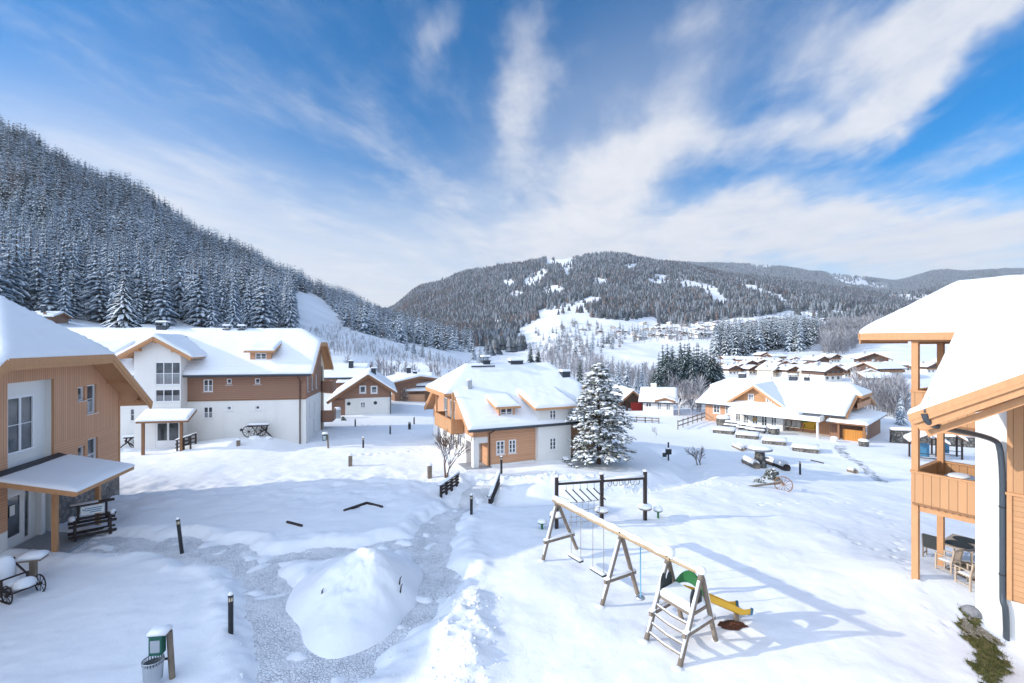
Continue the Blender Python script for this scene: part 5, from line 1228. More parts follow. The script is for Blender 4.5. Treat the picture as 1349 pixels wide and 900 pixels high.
    # tower: platform, ladder, shields, roofs
    zp = 1.18; c4 = [at(4, zp), at(6, zp), at(7, zp), at(5, zp)]
    mb = MB(); mb.slab([tuple(v) for v in c4], .07); A(mb, 'platform', 'weathered')
    mid = sum(c4, Vector()) / 4; s = MB(); pts = [tuple(mid + (v - mid) * .94 + Vector((0, 0, .005))) for v in c4]; top = [tuple(mid + (v - mid) * .78 + Vector((0, 0, .24))) for v in c4]; m2 = [tuple(mid + (v - mid) * .93 + Vector((0, 0, .14))) for v in c4]
    for lo, hi in ((pts, m2), (m2, top)):
        for i in range(4): s.poly([lo[i], lo[(i + 1) % 4], hi[(i + 1) % 4], hi[i]])
    s.poly(top); A(s, 'platform_snow', 'snow', smooth=True)
    for k, z in enumerate((.22, .46, .70, .94)):
        a, b = at(4, z), at(6, z); m_ = (a + b) / 2 - Vector((0, 0, .05)); mb = MB(); mb.tube([a, m_, b], .032, 7); rg = A(mb, 'ladder_rung', 'weathered', smooth=True); s = MB(); s.tube([a + Vector((0, 0, .03)), m_ + Vector((0, 0, .035)), b + Vector((0, 0, .03))], .024, 6); A(s, 'snow', 'snow', rg, smooth=True)
    # dark curved shields at the two ends
    for (i, j), tp in (((4, 5), J), ((6, 7), Q)):
        a, b = at(i, zp + .02), at(j, zp + .02); w = b - a; off = (Mp - Fp).normalized() * (.06 if i == 4 else -.06); n = 14; th = off * .5
        f = []; 
        for s_ in range(n + 1): u = .04 + .92 * s_ / n; f.append((u, .34 + .30 * abs(math.sin(2 * math.pi * (u - .0)) ) ** .8 * (1 if u < .5 else .8)))
        mb = MB()
        for (u0, h0), (u1, h1) in zip(f[:-1], f[1:]):
            q0, q1 = a + w * u0 * .75 + off, a + w * u1 * .75 + off
            mb.slab([tuple(q0), tuple(q1), tuple(q1 + Vector((0, 0, h1))), tuple(q0 + Vector((0, 0, h0)))], 1, d=tuple(th))
        A(mb, 'end_shield', 'textile')
    # green arch over the slide's start
    a, b = at(5, zp), at(7, zp); mb = MB(); n = 12; sl = Vector((.93, .36, 0)).normalized()
    for s_ in range(n):
        u0, u1 = s_ / n, (s_ + 1) / n; h = lambda u: .12 + .62 * math.sin(math.pi * u) ** .9
        lo = lambda u: .02 + .34 * math.sin(math.pi * u)
        p0, p1 = a + (b - a) * u0, a + (b - a) * u1
        mb.slab([tuple(p0 + Vector((0, 0, lo(u0)))), tuple(p1 + Vector((0, 0, lo(u1)))), tuple(p1 + Vector((0, 0, h(u1)))), tuple(p0 + Vector((0, 0, h(u0))))], 1, d=tuple(sl * .05))
    A(mb, 'arch', 'green2')
    # slide: yellow channel with blue lips
    st = (a + b) / 2 + Vector((0, 0, .0)); wd = (b - a).normalized(); n = 14; L = 2.15; prof = []
    for i in range(n + 1): u = i / n; prof.append(st + sl * (L * u) + Vector((0, 0, -(zp - .12) * (u ** 1.15 if u < .85 else .85 ** 1.15 + (u - .85) * .25) + (.02 if u < .05 else 0))))
    sec = [(-.27, .20), (-.25, .03), (-.16, -.02), (.16, -.02), (.25, .03), (.27, .20)]
    mb = MB()
    for p0, p1 in zip(prof[:-1], prof[1:]):
        for (s0, h0), (s1, h1) in zip(sec[:-1], sec[1:]): mb.slab([tuple(p0 + wd * s0 + Vector((0, 0, h0))), tuple(p1 + wd * s0 + Vector((0, 0, h0))), tuple(p1 + wd * s1 + Vector((0, 0, h1))), tuple(p0 + wd * s1 + Vector((0, 0, h1)))], .02)
    sd = A(mb, 'slide', 'yellow')
    mb = MB(); e = prof[-1]; mb.tube([e + wd * s_ + sl * .03 + Vector((0, 0, h_)) for s_, h_ in sec], .05, 7); A(mb, 'slide_lip', 'blue', sd, smooth=True)
    mb = MB()
    for i in range(2, n - 1):
        for s0, s1 in ((-.2, 0), (0, .2)): mb.poly([tuple(prof[i] + wd * s0 + Vector((0, 0, .03 + (.1 if s0 == 0 else 0)))), tuple(prof[i + 1] + wd * s0 + Vector((0, 0, .03 + (.1 if s0 == 0 else 0)))), tuple(prof[i + 1] + wd * s1 + Vector((0, 0, .03 + (.1 if s1 == 0 else 0)))), tuple(prof[i] + wd * s1 + Vector((0, 0, .03 + (.1 if s1 == 0 else 0))))])
    A(mb, 'snow', 'snow', sd, smooth=True)
    mb = MB(); f = prof[-3]; mb.box(f.x - .06, f.x + .06, f.y - .06, f.y + .06, -.2, f.z - .02); A(mb, 'slide_leg', 'weathered', sd)
    # bark mulch laid bare under the slide's mouth
    c = prof[-2]; mb = MB(); n = 22; rg = random.Random(3); z0 = ground(c.x, c.y) + .03; ring = [(c.x - .35 + .45 * math.cos(2 * math.pi * k / n) * rg.uniform(.75, 1.2), c.y - .25 + .26 * math.sin(2 * math.pi * k / n) * rg.uniform(.75, 1.2)) for k in range(n)]
    for k in range(n): p, q = ring[k], ring[(k + 1) % n]; mb.poly([(c.x - .35, c.y - .25, z0 + .05), (p[0], p[1], ground(*p) + .015), (q[0], q[1], ground(*q) + .015)])
    o = mb.obj('bark_mulch', M['mulch']); tag(o, kind='stuff', label='brown bark mulch laid bare under the mouth of the slide')
def mulch_mat():
    m = mat('bark_mulch', (.12, .05, .035), .95, .1); n = N(m); c = n.coord('Object'); f = n.noise(c, 16, 5, .7); n.color(n.mix(f, (.03, .015, .01), (.22, .10, .065))); n.normal(n.bump(f, .06, 1)); return m
M['mulch'] = mulch_mat()
swing_set()
# ---- round the apartment house
def porch_railing():
    H = HB; x0, x1 = H.lx(235, -2.2), H.lx(252.5, -2.2); zg = .35
    t = thing('ramp_railing', (*H.W(x0, -2.4), zg), H.a, 'dark ladder like ramp railing right of the apartment house porch', 'railing'); L = x1 - x0
    for y in (0, .9):
        mb = MB()
        for k in range(3): x = L * k / 2; mb.box(x - .05, x + .05, y - .05, y + .05, -.6, .75 + .32 * k / 2)
        for z in (.12, .42, .72): mb.beam((-.1, y - .07, z), (L + .1, y - .07, z + .32), .05, .09)
        r = mb.obj('rail', M['dark_wood'], t); s = MB(); s.pillow(-.1, L + .1, y - .12, y - .02, .77, .09); s.v = [(a, b, c + .32 * a / L) for a, b, c in s.v]; s.obj('snow', M['snow'], r, smooth=True)
porch_railing()
def wagon(px, py, label, rz, mirror=1):
    x, y = HB.W(HB.lx(px, -.75), -.75); z = ground(x, y) - .06; t = thing('old_wagon', (x, y, z), rz, label, 'wagon')
    mb = MB(); wheel(mb, (-.75 * mirror, -.15, .55), .5, (.1, 1, .15), 10, .035); mb.obj('wheel', M['dark_wood'], t); mb = MB(); wheel(mb, (.1 * mirror, .2, .55), .45, (.25, 1, .1), 10, .035); mb.obj('wheel', M['dark_wood'], t)
    mb = MB(); mb.beam((-.9 * mirror, .1, .98), (.75 * mirror, .15, 1.02), .5, .1); mb.beam((.2 * mirror, -.1, .95), (1.15 * mirror, -.35, .05), .09, .09); mb.beam((-.3 * mirror, -.25, .1), (.7 * mirror, .0, .8), .09, .09); mb.beam((.6 * mirror, -.05, .5), (.62 * mirror, .15, 1.0), .1, .1); mb.obj('frame', M['dark_wood'], t)
    mb = MB(); mb.pillow(-.9, .8, -.12, .4, 1.07, .14, e=.12); mb.dome((-.2, -.35, -.05), .5, .3, .28, 10, 0, 2); mb.dome((.9 * mirror, -.3, -.05), .3, .25, .2, 10, 0, 5); mb.obj('snow', M['snow'], t, smooth=True)
wagon(341, 576, 'old spoked wagon with snow against the white wall of the apartment house', HB.a)
wagon(178, 585, 'dark old wagon half buried left of the apartment house porch', HB.a + .2, -1)
# low box things by the brown gabled house are built with it

# ---- meadow before the guest house
def pallet(px, py, wpx, label):
    x, y, z = spot(px, py); s = wpx / F * y; t = thing('planter_box', (x, y, z), HD.a + R(14), label, 'raised bed', 'low snow covered raised beds on the terrace'); h = .34; w, d = s * .46, s * .34
    mb = MB(); mb.box(-w, w, -d, d, -.4, h); mb.obj('box', M['drystone'], t); mb = MB(); mb.box(-w - .05, w + .05, -d - .05, d + .05, h, h + .07); mb.obj('rim', M['weathered'], t)
    mb = MB(); mb.pillow(-w - .06, w + .06, -d - .06, d + .06, h + .07, .28, e=.25); mb.obj('snow', M['snow'], t, smooth=True)
pallet(954, 570, 27, 'low walled bed with snow slab, farthest of the four before the colonnade')
pallet(984.5, 576.5, 28, 'low walled bed with snow slab, second from the left before the colonnade')
pallet(1020, 584.5, 29, 'low walled bed with snow slab, third from the left before the colonnade')
pallet(1061, 594, 32, 'low walled bed with snow slab before the canopy column')
def stone_column():
    x, y, z = spot(1001, 616); h = (616 - 591) / F * y; t = thing('stone_column', (x, y, z), 0, 'round stone column with a flat snow covered disc on top', 'column')
    mb = MB(); mb.lathe([(.52, -.3), (.50, .2), (.40, h * .5), (.36, h * .85)], (0, 0, 0), 16); mb.obj('shaft', M['drystone'], t, smooth=True)
    mb = MB(); mb.lathe([(.7, h * .84), (.86, h * .87), (.86, h * .93), (.8, h * .95)], (0, 0, 0), 20, sx=1.15); d = mb.obj('top_slab', M['rock'], t); mb = MB(); mb.dome((0, 0, h * .95), .92, .8, .22, 14, 0, 3); mb.obj('snow', M['snow'], d, smooth=True)
    mb = MB(); mb.box(.3, .75, -.1, .1, h * .42, h * .48); mb.obj('spout', M['weathered'], t)
stone_column()
def log(px0, py0, px1, py1, r, label, m='weathered'):
    a, b = Vector(spot(px0, py0)), Vector(spot(px1, py1)); t = thing('log', tuple(a), 0, label, 'log', 'logs lying in the snow'); d = b - a; u = Vector((0, 0, r * .7))
    mb = MB(); mb.tube([u, d + u], r, 10); mb.obj('trunk', M[m], t, smooth=True); mb = MB(); e = d.normalized(); mb.tube([u * 1.9 + e * .1, d * .5 + u * 2.0, d + u * 1.9 - e * .12], r * .95, 9); mb.obj('snow', M['snow'], t, smooth=True)
log(981, 611, 997, 617.5, .30, 'thick snowy log left of the stone column')
log(1012, 613, 1037, 621, .32, 'thick snowy log with dark sawn end right of the stone column', 'dark_wood')
log(966, 588.5, 979, 594.5, .18, 'thin snowy beam lying between two walled beds')
log(972, 586.5, 982, 592.5, .15, 'second thin snowy beam lying beside the first')
log(1118, 620, 1128, 623, .2, 'short dark log in the snow beside the trodden track')
def wheel_shafts():
    x, y, z = spot(1032, 647); t = thing('cart_wheel', (x, y, z), -.25, 'old spoked cart wheel with its long shafts lying in the snow', 'cart wheel')
    mb = MB(); wheel(mb, (0, 0, .42), .52, (.35, 1, .25), 12, .03); mb.obj('wheel', M['beam_dark'], t); mb = MB(); mb.tube([(-.05, .2, .5), (-2.4, -.15, .12)], .05, 8); mb.tube([(0, .7, .3), (-2.3, -.1, .1)], .05, 8); mb.tube([(0, -.1, .42), (.1, .9, .42)], .05, 8); mb.obj('shaft', M['weathered'], t)
wheel_shafts()
def deck_chair(px, py, label, m='cushion'):
    x, y, z = spot(px, py); x, y = HD.W(HD.lx(px, .9), .9); t = thing('deck_chair', (x, y, z + .25), HD.a + .15, label, 'deck chair', 'pale deck chairs under the canopy')
    mb = MB()
    for s in (-.26, .26): mb.beam((s, -.55, .32), (s, .25, .34), .04, .04); mb.beam((s, .15, .34), (s, .55, 1.0), .04, .04); mb.beam((s, -.5, 0), (s, -.5, .32), .04, .04); mb.beam((s, .2, 0), (s, .2, .34), .04, .04)
    mb.obj('frame', M['weathered'], t); mb = MB(); mb.slab([(-.25, -.55, .40), (.25, -.55, .40), (.25, .2, .41), (-.25, .2, .41)], .06); mb.slab([(-.25, .18, .42), (.25, .18, .42), (.25, .58, 1.06), (-.25, .58, 1.06)], .06); mb.obj('cushion', M[m], t)
for px, py, l in ((1038.5, 567, 'pale deck chair beside the white colonnade wall, first of three'), (1045.5, 568.5, 'pale deck chair standing between two others'), (1051.5, 570, 'pale deck chair nearest to the yellow chair')): deck_chair(px, py, l)
def yellow_chair():
    x, y = HD.W(HD.lx(1066, .8), .8); z = spot(1066, 573)[2]; t = thing('hanging_seat', (x, y, z + .2), HD.a, 'bright yellow and green garden seat under the canopy', 'garden seat'); mb = MB()
    for s in (-.7, .7): mb.beam((s, -.3, 0), (s * .8, .2, .9), .06, .06)
    mb.obj('frame', M['black'], t); mb = MB(); mb.slab([(-.75, -.35, .5), (.75, -.35, .5), (.75, .2, .52), (-.75, .2, .52)], .08); mb.slab([(-.75, .18, .55), (.75, .18, .55), (.75, .4, 1.25), (-.75, .4, 1.25)], .07); mb.obj('seat', M['yellow'], t); mb = MB(); mb.dome((-.55, .1, 1.2), .3, .2, .6, 9, 0, 2); mb.obj('backrest_cover', M['green2'], t)
yellow_chair()
def planter(px, py, r, label, m='drystone'):
    x, y, z = spot(px, py); t = thing('stone_planter', (x, y, z), 0, label, 'planter', 'round stone planters before the guest house'); mb = MB(); mb.lathe([(r * .8, -.2), (r, .3), (r * .95, r * 1.15)], (0, 0, 0), 14); mb.obj('pot', M[m], t, smooth=True); mb = MB(); mb.dome((0, 0, r * 1.15), r, r, r * .5, 10, 0, int(px)); mb.obj('snow', M['snow'], t, smooth=True)
planter(953, 561, .9, 'big round stone planter at the left end of the terrace'); planter(1019.5, 572, .65, 'round stone planter before the colonnade'); planter(1099, 582, .38, 'small stone planter in the passage beside the canopy', 'plaster'); planter(1138, 588, .5, 'stone planter before the orange board screen')
def garden_table(px, py, label):
    x, y, z = spot(px, py); t = thing('garden_table', (x, y, z), HD.a + .1, label, 'garden table', 'snow covered tables on the terrace'); mb = MB(); mb.box(-1.1, 1.1, -.4, .4, .66, .72); mb.obj('top', M['weathered'], t)
    mb = MB()
    for sx in (-.9, .9): mb.box(sx - .05, sx + .05, -.3, .3, -.2, .66)
    mb.obj('leg', M['black'], t); mb = MB(); mb.pillow(-1.12, 1.12, -.42, .42, .72, .22, e=.15); mb.obj('snow', M['snow'], t, smooth=True)
    for sy in (-.85, .85):
        mb = MB(); mb.box(-1.1, 1.1, sy - .15, sy + .15, .38, .43); mb.box(-.9, -.85, sy - .12, sy + .12, -.2, .38); mb.box(.85, .9, sy - .12, sy + .12, -.2, .38); b = mb.obj('bench', M['weathered'], t); mb = MB(); mb.pillow(-1.12, 1.12, sy - .17, sy + .17, .43, .16, e=.1); mb.obj('snow', M['snow'], b, smooth=True)
garden_table(968, 563.5, 'snow covered garden table with benches before the first french window'); garden_table(985, 567, 'snow covered garden table with benches before the wreathed door'); garden_table(997, 569.5, 'snow covered garden table with benches nearest the stone planter')
def dark_sign():
    x, y, z = spot(880.5, 607); t = thing('sign_post', (x, y, z), .2, 'black post with a small dark box in the hollow behind the playground', 'sign post'); h = (607 - 583) / F * y
    mb = MB(); mb.tube([(0, 0, -.4), (0, 0, h)], .07, 8); mb.obj('post', M['black'], t); mb = MB(); mb.box(-.22, .22, -.14, .1, h * .35, h * .65); mb.obj('box', M['black'], t); mb = MB(); mb.box(-.5, -.2, -.1, .1, h * .22, h * .42); mb.obj('side_box', M['textile'], t); mb = MB(); mb.pillow(-.24, .24, -.16, .12, h * .65, .1); mb.obj('snow', M['snow'], t, smooth=True)
dark_sign()
# dry stone wall, play huts and fences right of the guest house
def dry_wall():
    a, b = spot(1174, 583), spot(1292, 590); L = math.hypot(b[0] - a[0], b[1] - a[1]); t = thing('stone_wall', a, math.atan2(b[1] - a[1], b[0] - a[0]), 'grey dry stone wall with snow on top right of the guest house', 'wall')
    mb = MB(); mb.box(0, L * .46, -.3, .3, -1, 1.5); mb.box(L * .46, L, -.3, .3, -1, .9); mb.obj('masonry', M['drystone'], t); mb = MB(); mb.pillow(0, L * .46, -.35, .35, 1.5, .3, e=.25); mb.pillow(L * .46, L, -.35, .35, .9, .3, e=.25); mb.obj('snow', M['snow'], t, smooth=True)
dry_wall()
def play_hut(px, py, label, w=1.5):
    x, y, z = spot(px, py); t = thing('play_hut', (x, y, z), -.5, label, 'play hut', 'small play huts beyond the right house'); mb = MB()
    for sx in (-w * .75, w * .75):
        for sy in (-.8, .8): mb = MB(); mb.box(sx - .07, sx + .07, sy - .07, sy + .07, -.4, 2.0); mb.obj('post', M['dark_wood'], t)
    mb = MB(); mb.box(-w * .5, w * .2, .2, .3, .3, 1.6); mb.obj('panel', M['blue'], t); mb = MB()
    for s in (-1, 1): mb.slab([(s * w, -1.2, 1.9), (0, -1.2, 2.75), (0, 1.2, 2.75), (s * w, 1.2, 1.9)], .08)
    rf = mb.obj('roof', M['beam_dark'], t); mb = MB(); snow_grid(mb, -w - .03, w + .03, -1.25, 1.25, lambda X, Y: 2.75 - .85 / w * np.abs(X), .28, .25, None, int(px), .2); mb.obj('snow', M['roof_snow'], rf, smooth=True)
    mb = MB()
    for z_ in (.35, .75): mb.beam((-w * .8, -.8, z_), (w * .8, -.8, z_), .06, .06)
    mb.obj('rail', M['dark_wood'], t)
play_hut(1220, 606, 'play hut with snowy gable roof and blue panel seen between the balcony posts'); play_hut(1247, 602, 'second play hut with snowy gable roof behind the balcony post', 1.3)
def picket(pts, h, label, m='weathered', n_each=1.2, name='rail_fence', pick=False, group='low fences in the snow'):
    P = [spot(*p) for p in pts]; t = thing(name, P[0], 0, label, 'fence', group); o = Vector(P[0]); mb = MB(); rl = MB()
    for a, b in zip(P[:-1], P[1:]):
        a, b = Vector(a) - o, Vector(b) - o; n = max(2, int((b - a).length / n_each))
        for k in range(n + 1): p = a.lerp(b, k / n); p.z = ground(p.x + o.x, p.y + o.y) - o.z; mb.box(p.x - .05, p.x + .05, p.y - .05, p.y + .05, p.z - .3, p.z + h)
        for z in (.4, .85): rl.beam(a + Vector((0, 0, h * z)), b + Vector((0, 0, h * z)), .05, .14 if not pick else .06)
    mb.obj('posts', M[m], t); rl.obj('rails', M[m], t)
picket([(893, 566), (930, 553)], 1.2, 'long plank fence climbing to the left end of the guest house', n_each=1.5)
picket([(827, 556), (850, 557), (868, 558)], .8, 'low rail fence across the hollow below the white house', n_each=2.5)
picket([(1252, 586), (1292, 588)], 1.5, 'thin picket fence above the stone wall', n_each=.45, pick=True)
picket([(701, 541), (706, 541)], .8, 'short fence', n_each=1) if False else None

def footpath():
    P = [spot(*p)[:2] for p in ((1108, 588), (1107, 593), (1111, 600), (1121, 606), (1134, 613), (1145, 621), (1152, 629), (1163, 634))]
    for k in range(2): P = [P[0]] + [q for a, b in zip(P[:-1], P[1:]) for q in ((a[0] * .75 + b[0] * .25, a[1] * .75 + b[1] * .25), (a[0] * .25 + b[0] * .75, a[1] * .25 + b[1] * .75))] + [P[-1]]
    xs = [p[0] for p in P]; ys = [p[1] for p in P]; gx = np.arange(min(xs) - 1, max(xs) + 1, .1); gy = np.arange(min(ys) - 1, max(ys) + 1, .1); X, Y = np.meshgrid(gx, gy); d, t = seg_dist(X, Y, P)
    ins = d + fbm(X * 1.2, Y * 1.2, 5, 4) * .5 < .42; Z = snow_z(X, Y) + .035; q = grid_quads(len(gx), len(gy)); q = q[ins.ravel()[q].all(1)]; u, inv = np.unique(q, return_inverse=True)
    o = bpy.data.objects.new('footpath', np_mesh('footpath', np.stack([X, Y, Z], -1).reshape(-1, 3)[u], inv.reshape(-1, 4), M['wet'], smooth=True)); COL.objects.link(o); tag(o, 'narrow wet footpath curving from the orange board screen', kind='structure')
def wet_mat():
    m = mat('wet_paving', (.3, .3, .32), .6, .4); n = N(m); c = n.coord('Object'); f = n.noise(c, 2.2, 6, .7); n.color(n.ramp(f, [(.40, (.20, .21, .23)), (.56, (.80, .82, .85))])); n.normal(n.bump(f, .05, .7)); return m
M['wet'] = wet_mat(); footpath()

# ---- terrace of the right house
def terrace():
    H = HR
    def garden_chair(px, py, rz, label, m='teak', back='slats'):
        x, y, z = spot(px, py); t = thing('garden_chair', (x, y, z), rz, label, 'garden chair', 'wooden garden chairs on the right terrace')
        mb = MB()
        for sx in (-.27, .27): mb.box(sx - .025, sx + .025, -.28, -.23, -.05, .66); mb.beam((sx, .24, -.05), (sx, .24, .44), .05, .05); mb.beam((sx, .24, .44), (sx, .34, .95), .05, .05); mb.beam((sx, -.3, .66), (sx, .30, .66), .06, .03); mb.beam((sx, -.26, .12), (sx, .24, .12), .03, .03)
        mb.obj('frame', M[m], t); mb = MB()
        for k in range(5): mb.box(-.25, .25, -.25 + k * .1, -.17 + k * .1, .40, .425)
        mb.obj('seat', M[m], t); mb = MB()
        if back == 'slats':
            for k in range(7): x_ = -.22 + k * .073; mb.beam((x_, .25, .46), (x_, .33, .90), .035, .015)
        else: mb.slab([(-.26, .24, .44), (.26, .24, .44), (.26, .36, 1.02), (-.26, .36, 1.02)], .03, d=(0, 1, 0))
        mb.beam((-.27, .335, .93), (.27, .335, .93), .04, .07); mb.obj('backrest', M[m if back == 'slats' else 'textile'], t)
        if back == 'slats':
            mb = MB(); mb.pillow(-.22, .22, -.22, .18, .43, .05); mb.obj('snow', M['snow'], t, smooth=True)
    garden_chair(1229, 733, 2.2, 'garden chair with dark grey textile back beside the balcony post', 'weathered', 'x')
    garden_chair(1249, 752, 3.5, 'slatted teak garden chair before the dark table')
    garden_chair(1277, 772, 3.3, 'slatted teak garden chair half hidden by the white wall corner')
    x, y, z = spot(1268, 738); t = thing('garden_table', (x, y, z), HR.a, 'teak garden table with dark glass top on the right terrace', 'garden table'); mb = MB(); mb.box(-.55, .55, -.9, .9, .70, .74); tp = mb.obj('top', M['teak'], t)
    mb = MB(); mb.lathe([(.42, .742), (.45, .75), (.42, .757)], (-.02, -.35, 0), 20); mb.lathe([(.38, .742), (.41, .75), (.38, .757)], (-.02, .45, 0), 20); mb.obj('dark_plate', M['textile'], tp)
    for sx in (-.48, .48):
        for sy in (-.8, .8): mb = MB(); mb.box(sx - .035, sx + .035, sy - .035, sy + .035, -.1, .70); mb.obj('leg', M['teak'], t)
    # table laid upside on the balcony
    x, y = H.W(-.1, 4.6); t = thing('balcony_table', (x, y, 3.18), HR.a, 'grey oval table top with snow on the lower balcony of the right house', 'table'); mb = MB(); mb.lathe([(.5, .86), (.52, .88), (.5, .9)], (0, 0, 0), 22, sx=.8, sy=1.3); mb.obj('top', M['steel'], t); mb = MB(); mb.box(-.05, .05, -.05, .05, 0, .86); mb.obj('leg', M['weathered'], t); mb = MB(); mb.dome((-.05, .1, .9), .3, .45, .07, 14, 0, 3); mb.obj('snow', M['snow'], t, smooth=True)
    # bare ground beside the wall
    pts = [(1284, 826), (1320, 842), (1330, 870), (1322, 905), (1318, 960), (1290, 905), (1281, 870), (1272, 850), (1256, 825), (1258, 812), (1268, 800), (1284, 805)]
    P = [spot(*p) for p in pts]; cx_ = sum(p[0] for p in P) / len(P); cy_ = sum(p[1] for p in P) / len(P)
    def sheet(poly, name, m, dz, seed, label):
        from mathutils.geometry import tessellate_polygon
        xs = [p[0] for p in poly]; ys = [p[1] for p in poly]; st = .05; gx = np.arange(min(xs) - .2, max(xs) + .2, st); gy = np.arange(min(ys) - .2, max(ys) + .2, st); X, Y = np.meshgrid(gx, gy)
        ins = np.zeros(X.shape, bool); j = len(poly) - 1
        Xn = X + fbm(X * 3, Y * 3, seed, 5) * .42; Yn = Y + fbm(X * 3, Y * 3, seed + 5, 5) * .42
        for i in range(len(poly)):
            xi, yi = poly[i][:2]; xj, yj = poly[j][:2]; c = ((yi > Yn) != (yj > Yn)) & (Xn < (xj - xi) * (Yn - yi) / (yj - yi + 1e-12) + xi); ins ^= c; j = i
        Z = snow_z(X, Y) + dz + fbm(X * 6, Y * 6, seed + 9, 3) * .03
        q = grid_quads(len(gx), len(gy)); q = q[ins.ravel()[q].all(1)]; u, inv = np.unique(q, return_inverse=True)
        me = np_mesh(name, np.stack([X, Y, Z], -1).reshape(-1, 3)[u], inv.reshape(-1, 4), M[m], smooth=True); o = bpy.data.objects.new(name, me); COL.objects.link(o); tag(o, label, kind='stuff'); return X[ins], Y[ins], Z[ins]
    gx_, gy_, gz_ = sheet(P, 'grass', 'turf', .035, 3, 'strip of green grass laid bare beside the white wall')
    n = len(gx_); k = RNG.choice(n, min(n, 2600)); V = []; Q = []
    a = RNG.uniform(0, 6.28, len(k)); h = RNG.uniform(.04, .12, len(k)); w = .008; dx_, dy_ = np.cos(a), np.sin(a); lx_, ly_ = RNG.normal(0, .04, len(k)), RNG.normal(0, .04, len(k))
    bx_, by_, bz_ = gx_[k] + RNG.uniform(-.03, .03, len(k)), gy_[k] + RNG.uniform(-.03, .03, len(k)), gz_[k]
    V = np.stack([np.stack([bx_ - dx_ * w, by_ - dy_ * w, bz_], -1), np.stack([bx_ + dx_ * w, by_ + dy_ * w, bz_], -1), np.stack([bx_ + lx_, by_ + ly_, bz_ + h], -1)], 1).reshape(-1, 3)
    me = np_mesh('grass_blades', V, np.arange(len(V)).reshape(-1, 3), M['turf']); o = bpy.data.objects.new('grass_blades', me); COL.objects.link(o); tag(o, 'short grass blades beside the white wall', kind='stuff')
    gp = [spot(*p) for p in ((1284, 815), (1286, 827), (1319, 843), (1324, 852), (1300, 846), (1270, 832), (1258, 822))]
    sheet(gp, 'gravel', 'gravel', .06, 13, 'pale gravel strip along the foot of the white wall')
    x, y, z = spot(1279, 806); mb = MB(); mb.dome((0, 0, -.1), .3, .24, .34, 12, 0, 5); o = mb.obj('rock', M['rock']); o.location = (x, y, z); tag(o, 'grey rock at the foot of the white wall by the terrace', 'rock')
    p = [spot(*q) for q in ((1250, 752), (1290, 770), (1295, 745), (1262, 738))]; sheet([(a, b) for a, b, c in p], 'swept_earth', 'mulch2', .03, 23, 'bare brown ground under the table and chairs')
def turf():
    m = mat('turf', (.07, .10, .03), .95, .1); n = N(m); c = n.coord('Object'); f = n.noise(c, 5, 5, .7); n.color(n.ramp(f, [(.3, (.04, .045, .015)), (.48, (.10, .11, .035)), (.6, (.20, .17, .08)), (.75, (.12, .09, .055))])); n.normal(n.bump(n.noise(c, 40, 3, .7), .03, 1)); return m
M['turf'] = turf(); M['gravel'] = stone_mat('pale_gravel', ((.30, .26, .21), (.48, .43, .36), (.60, .56, .50)), 26.0, (.18, .15, .12))
M['mulch2'] = plain_wood('earth', (.20, .16, .11), .4, .95, 20)
terrace()
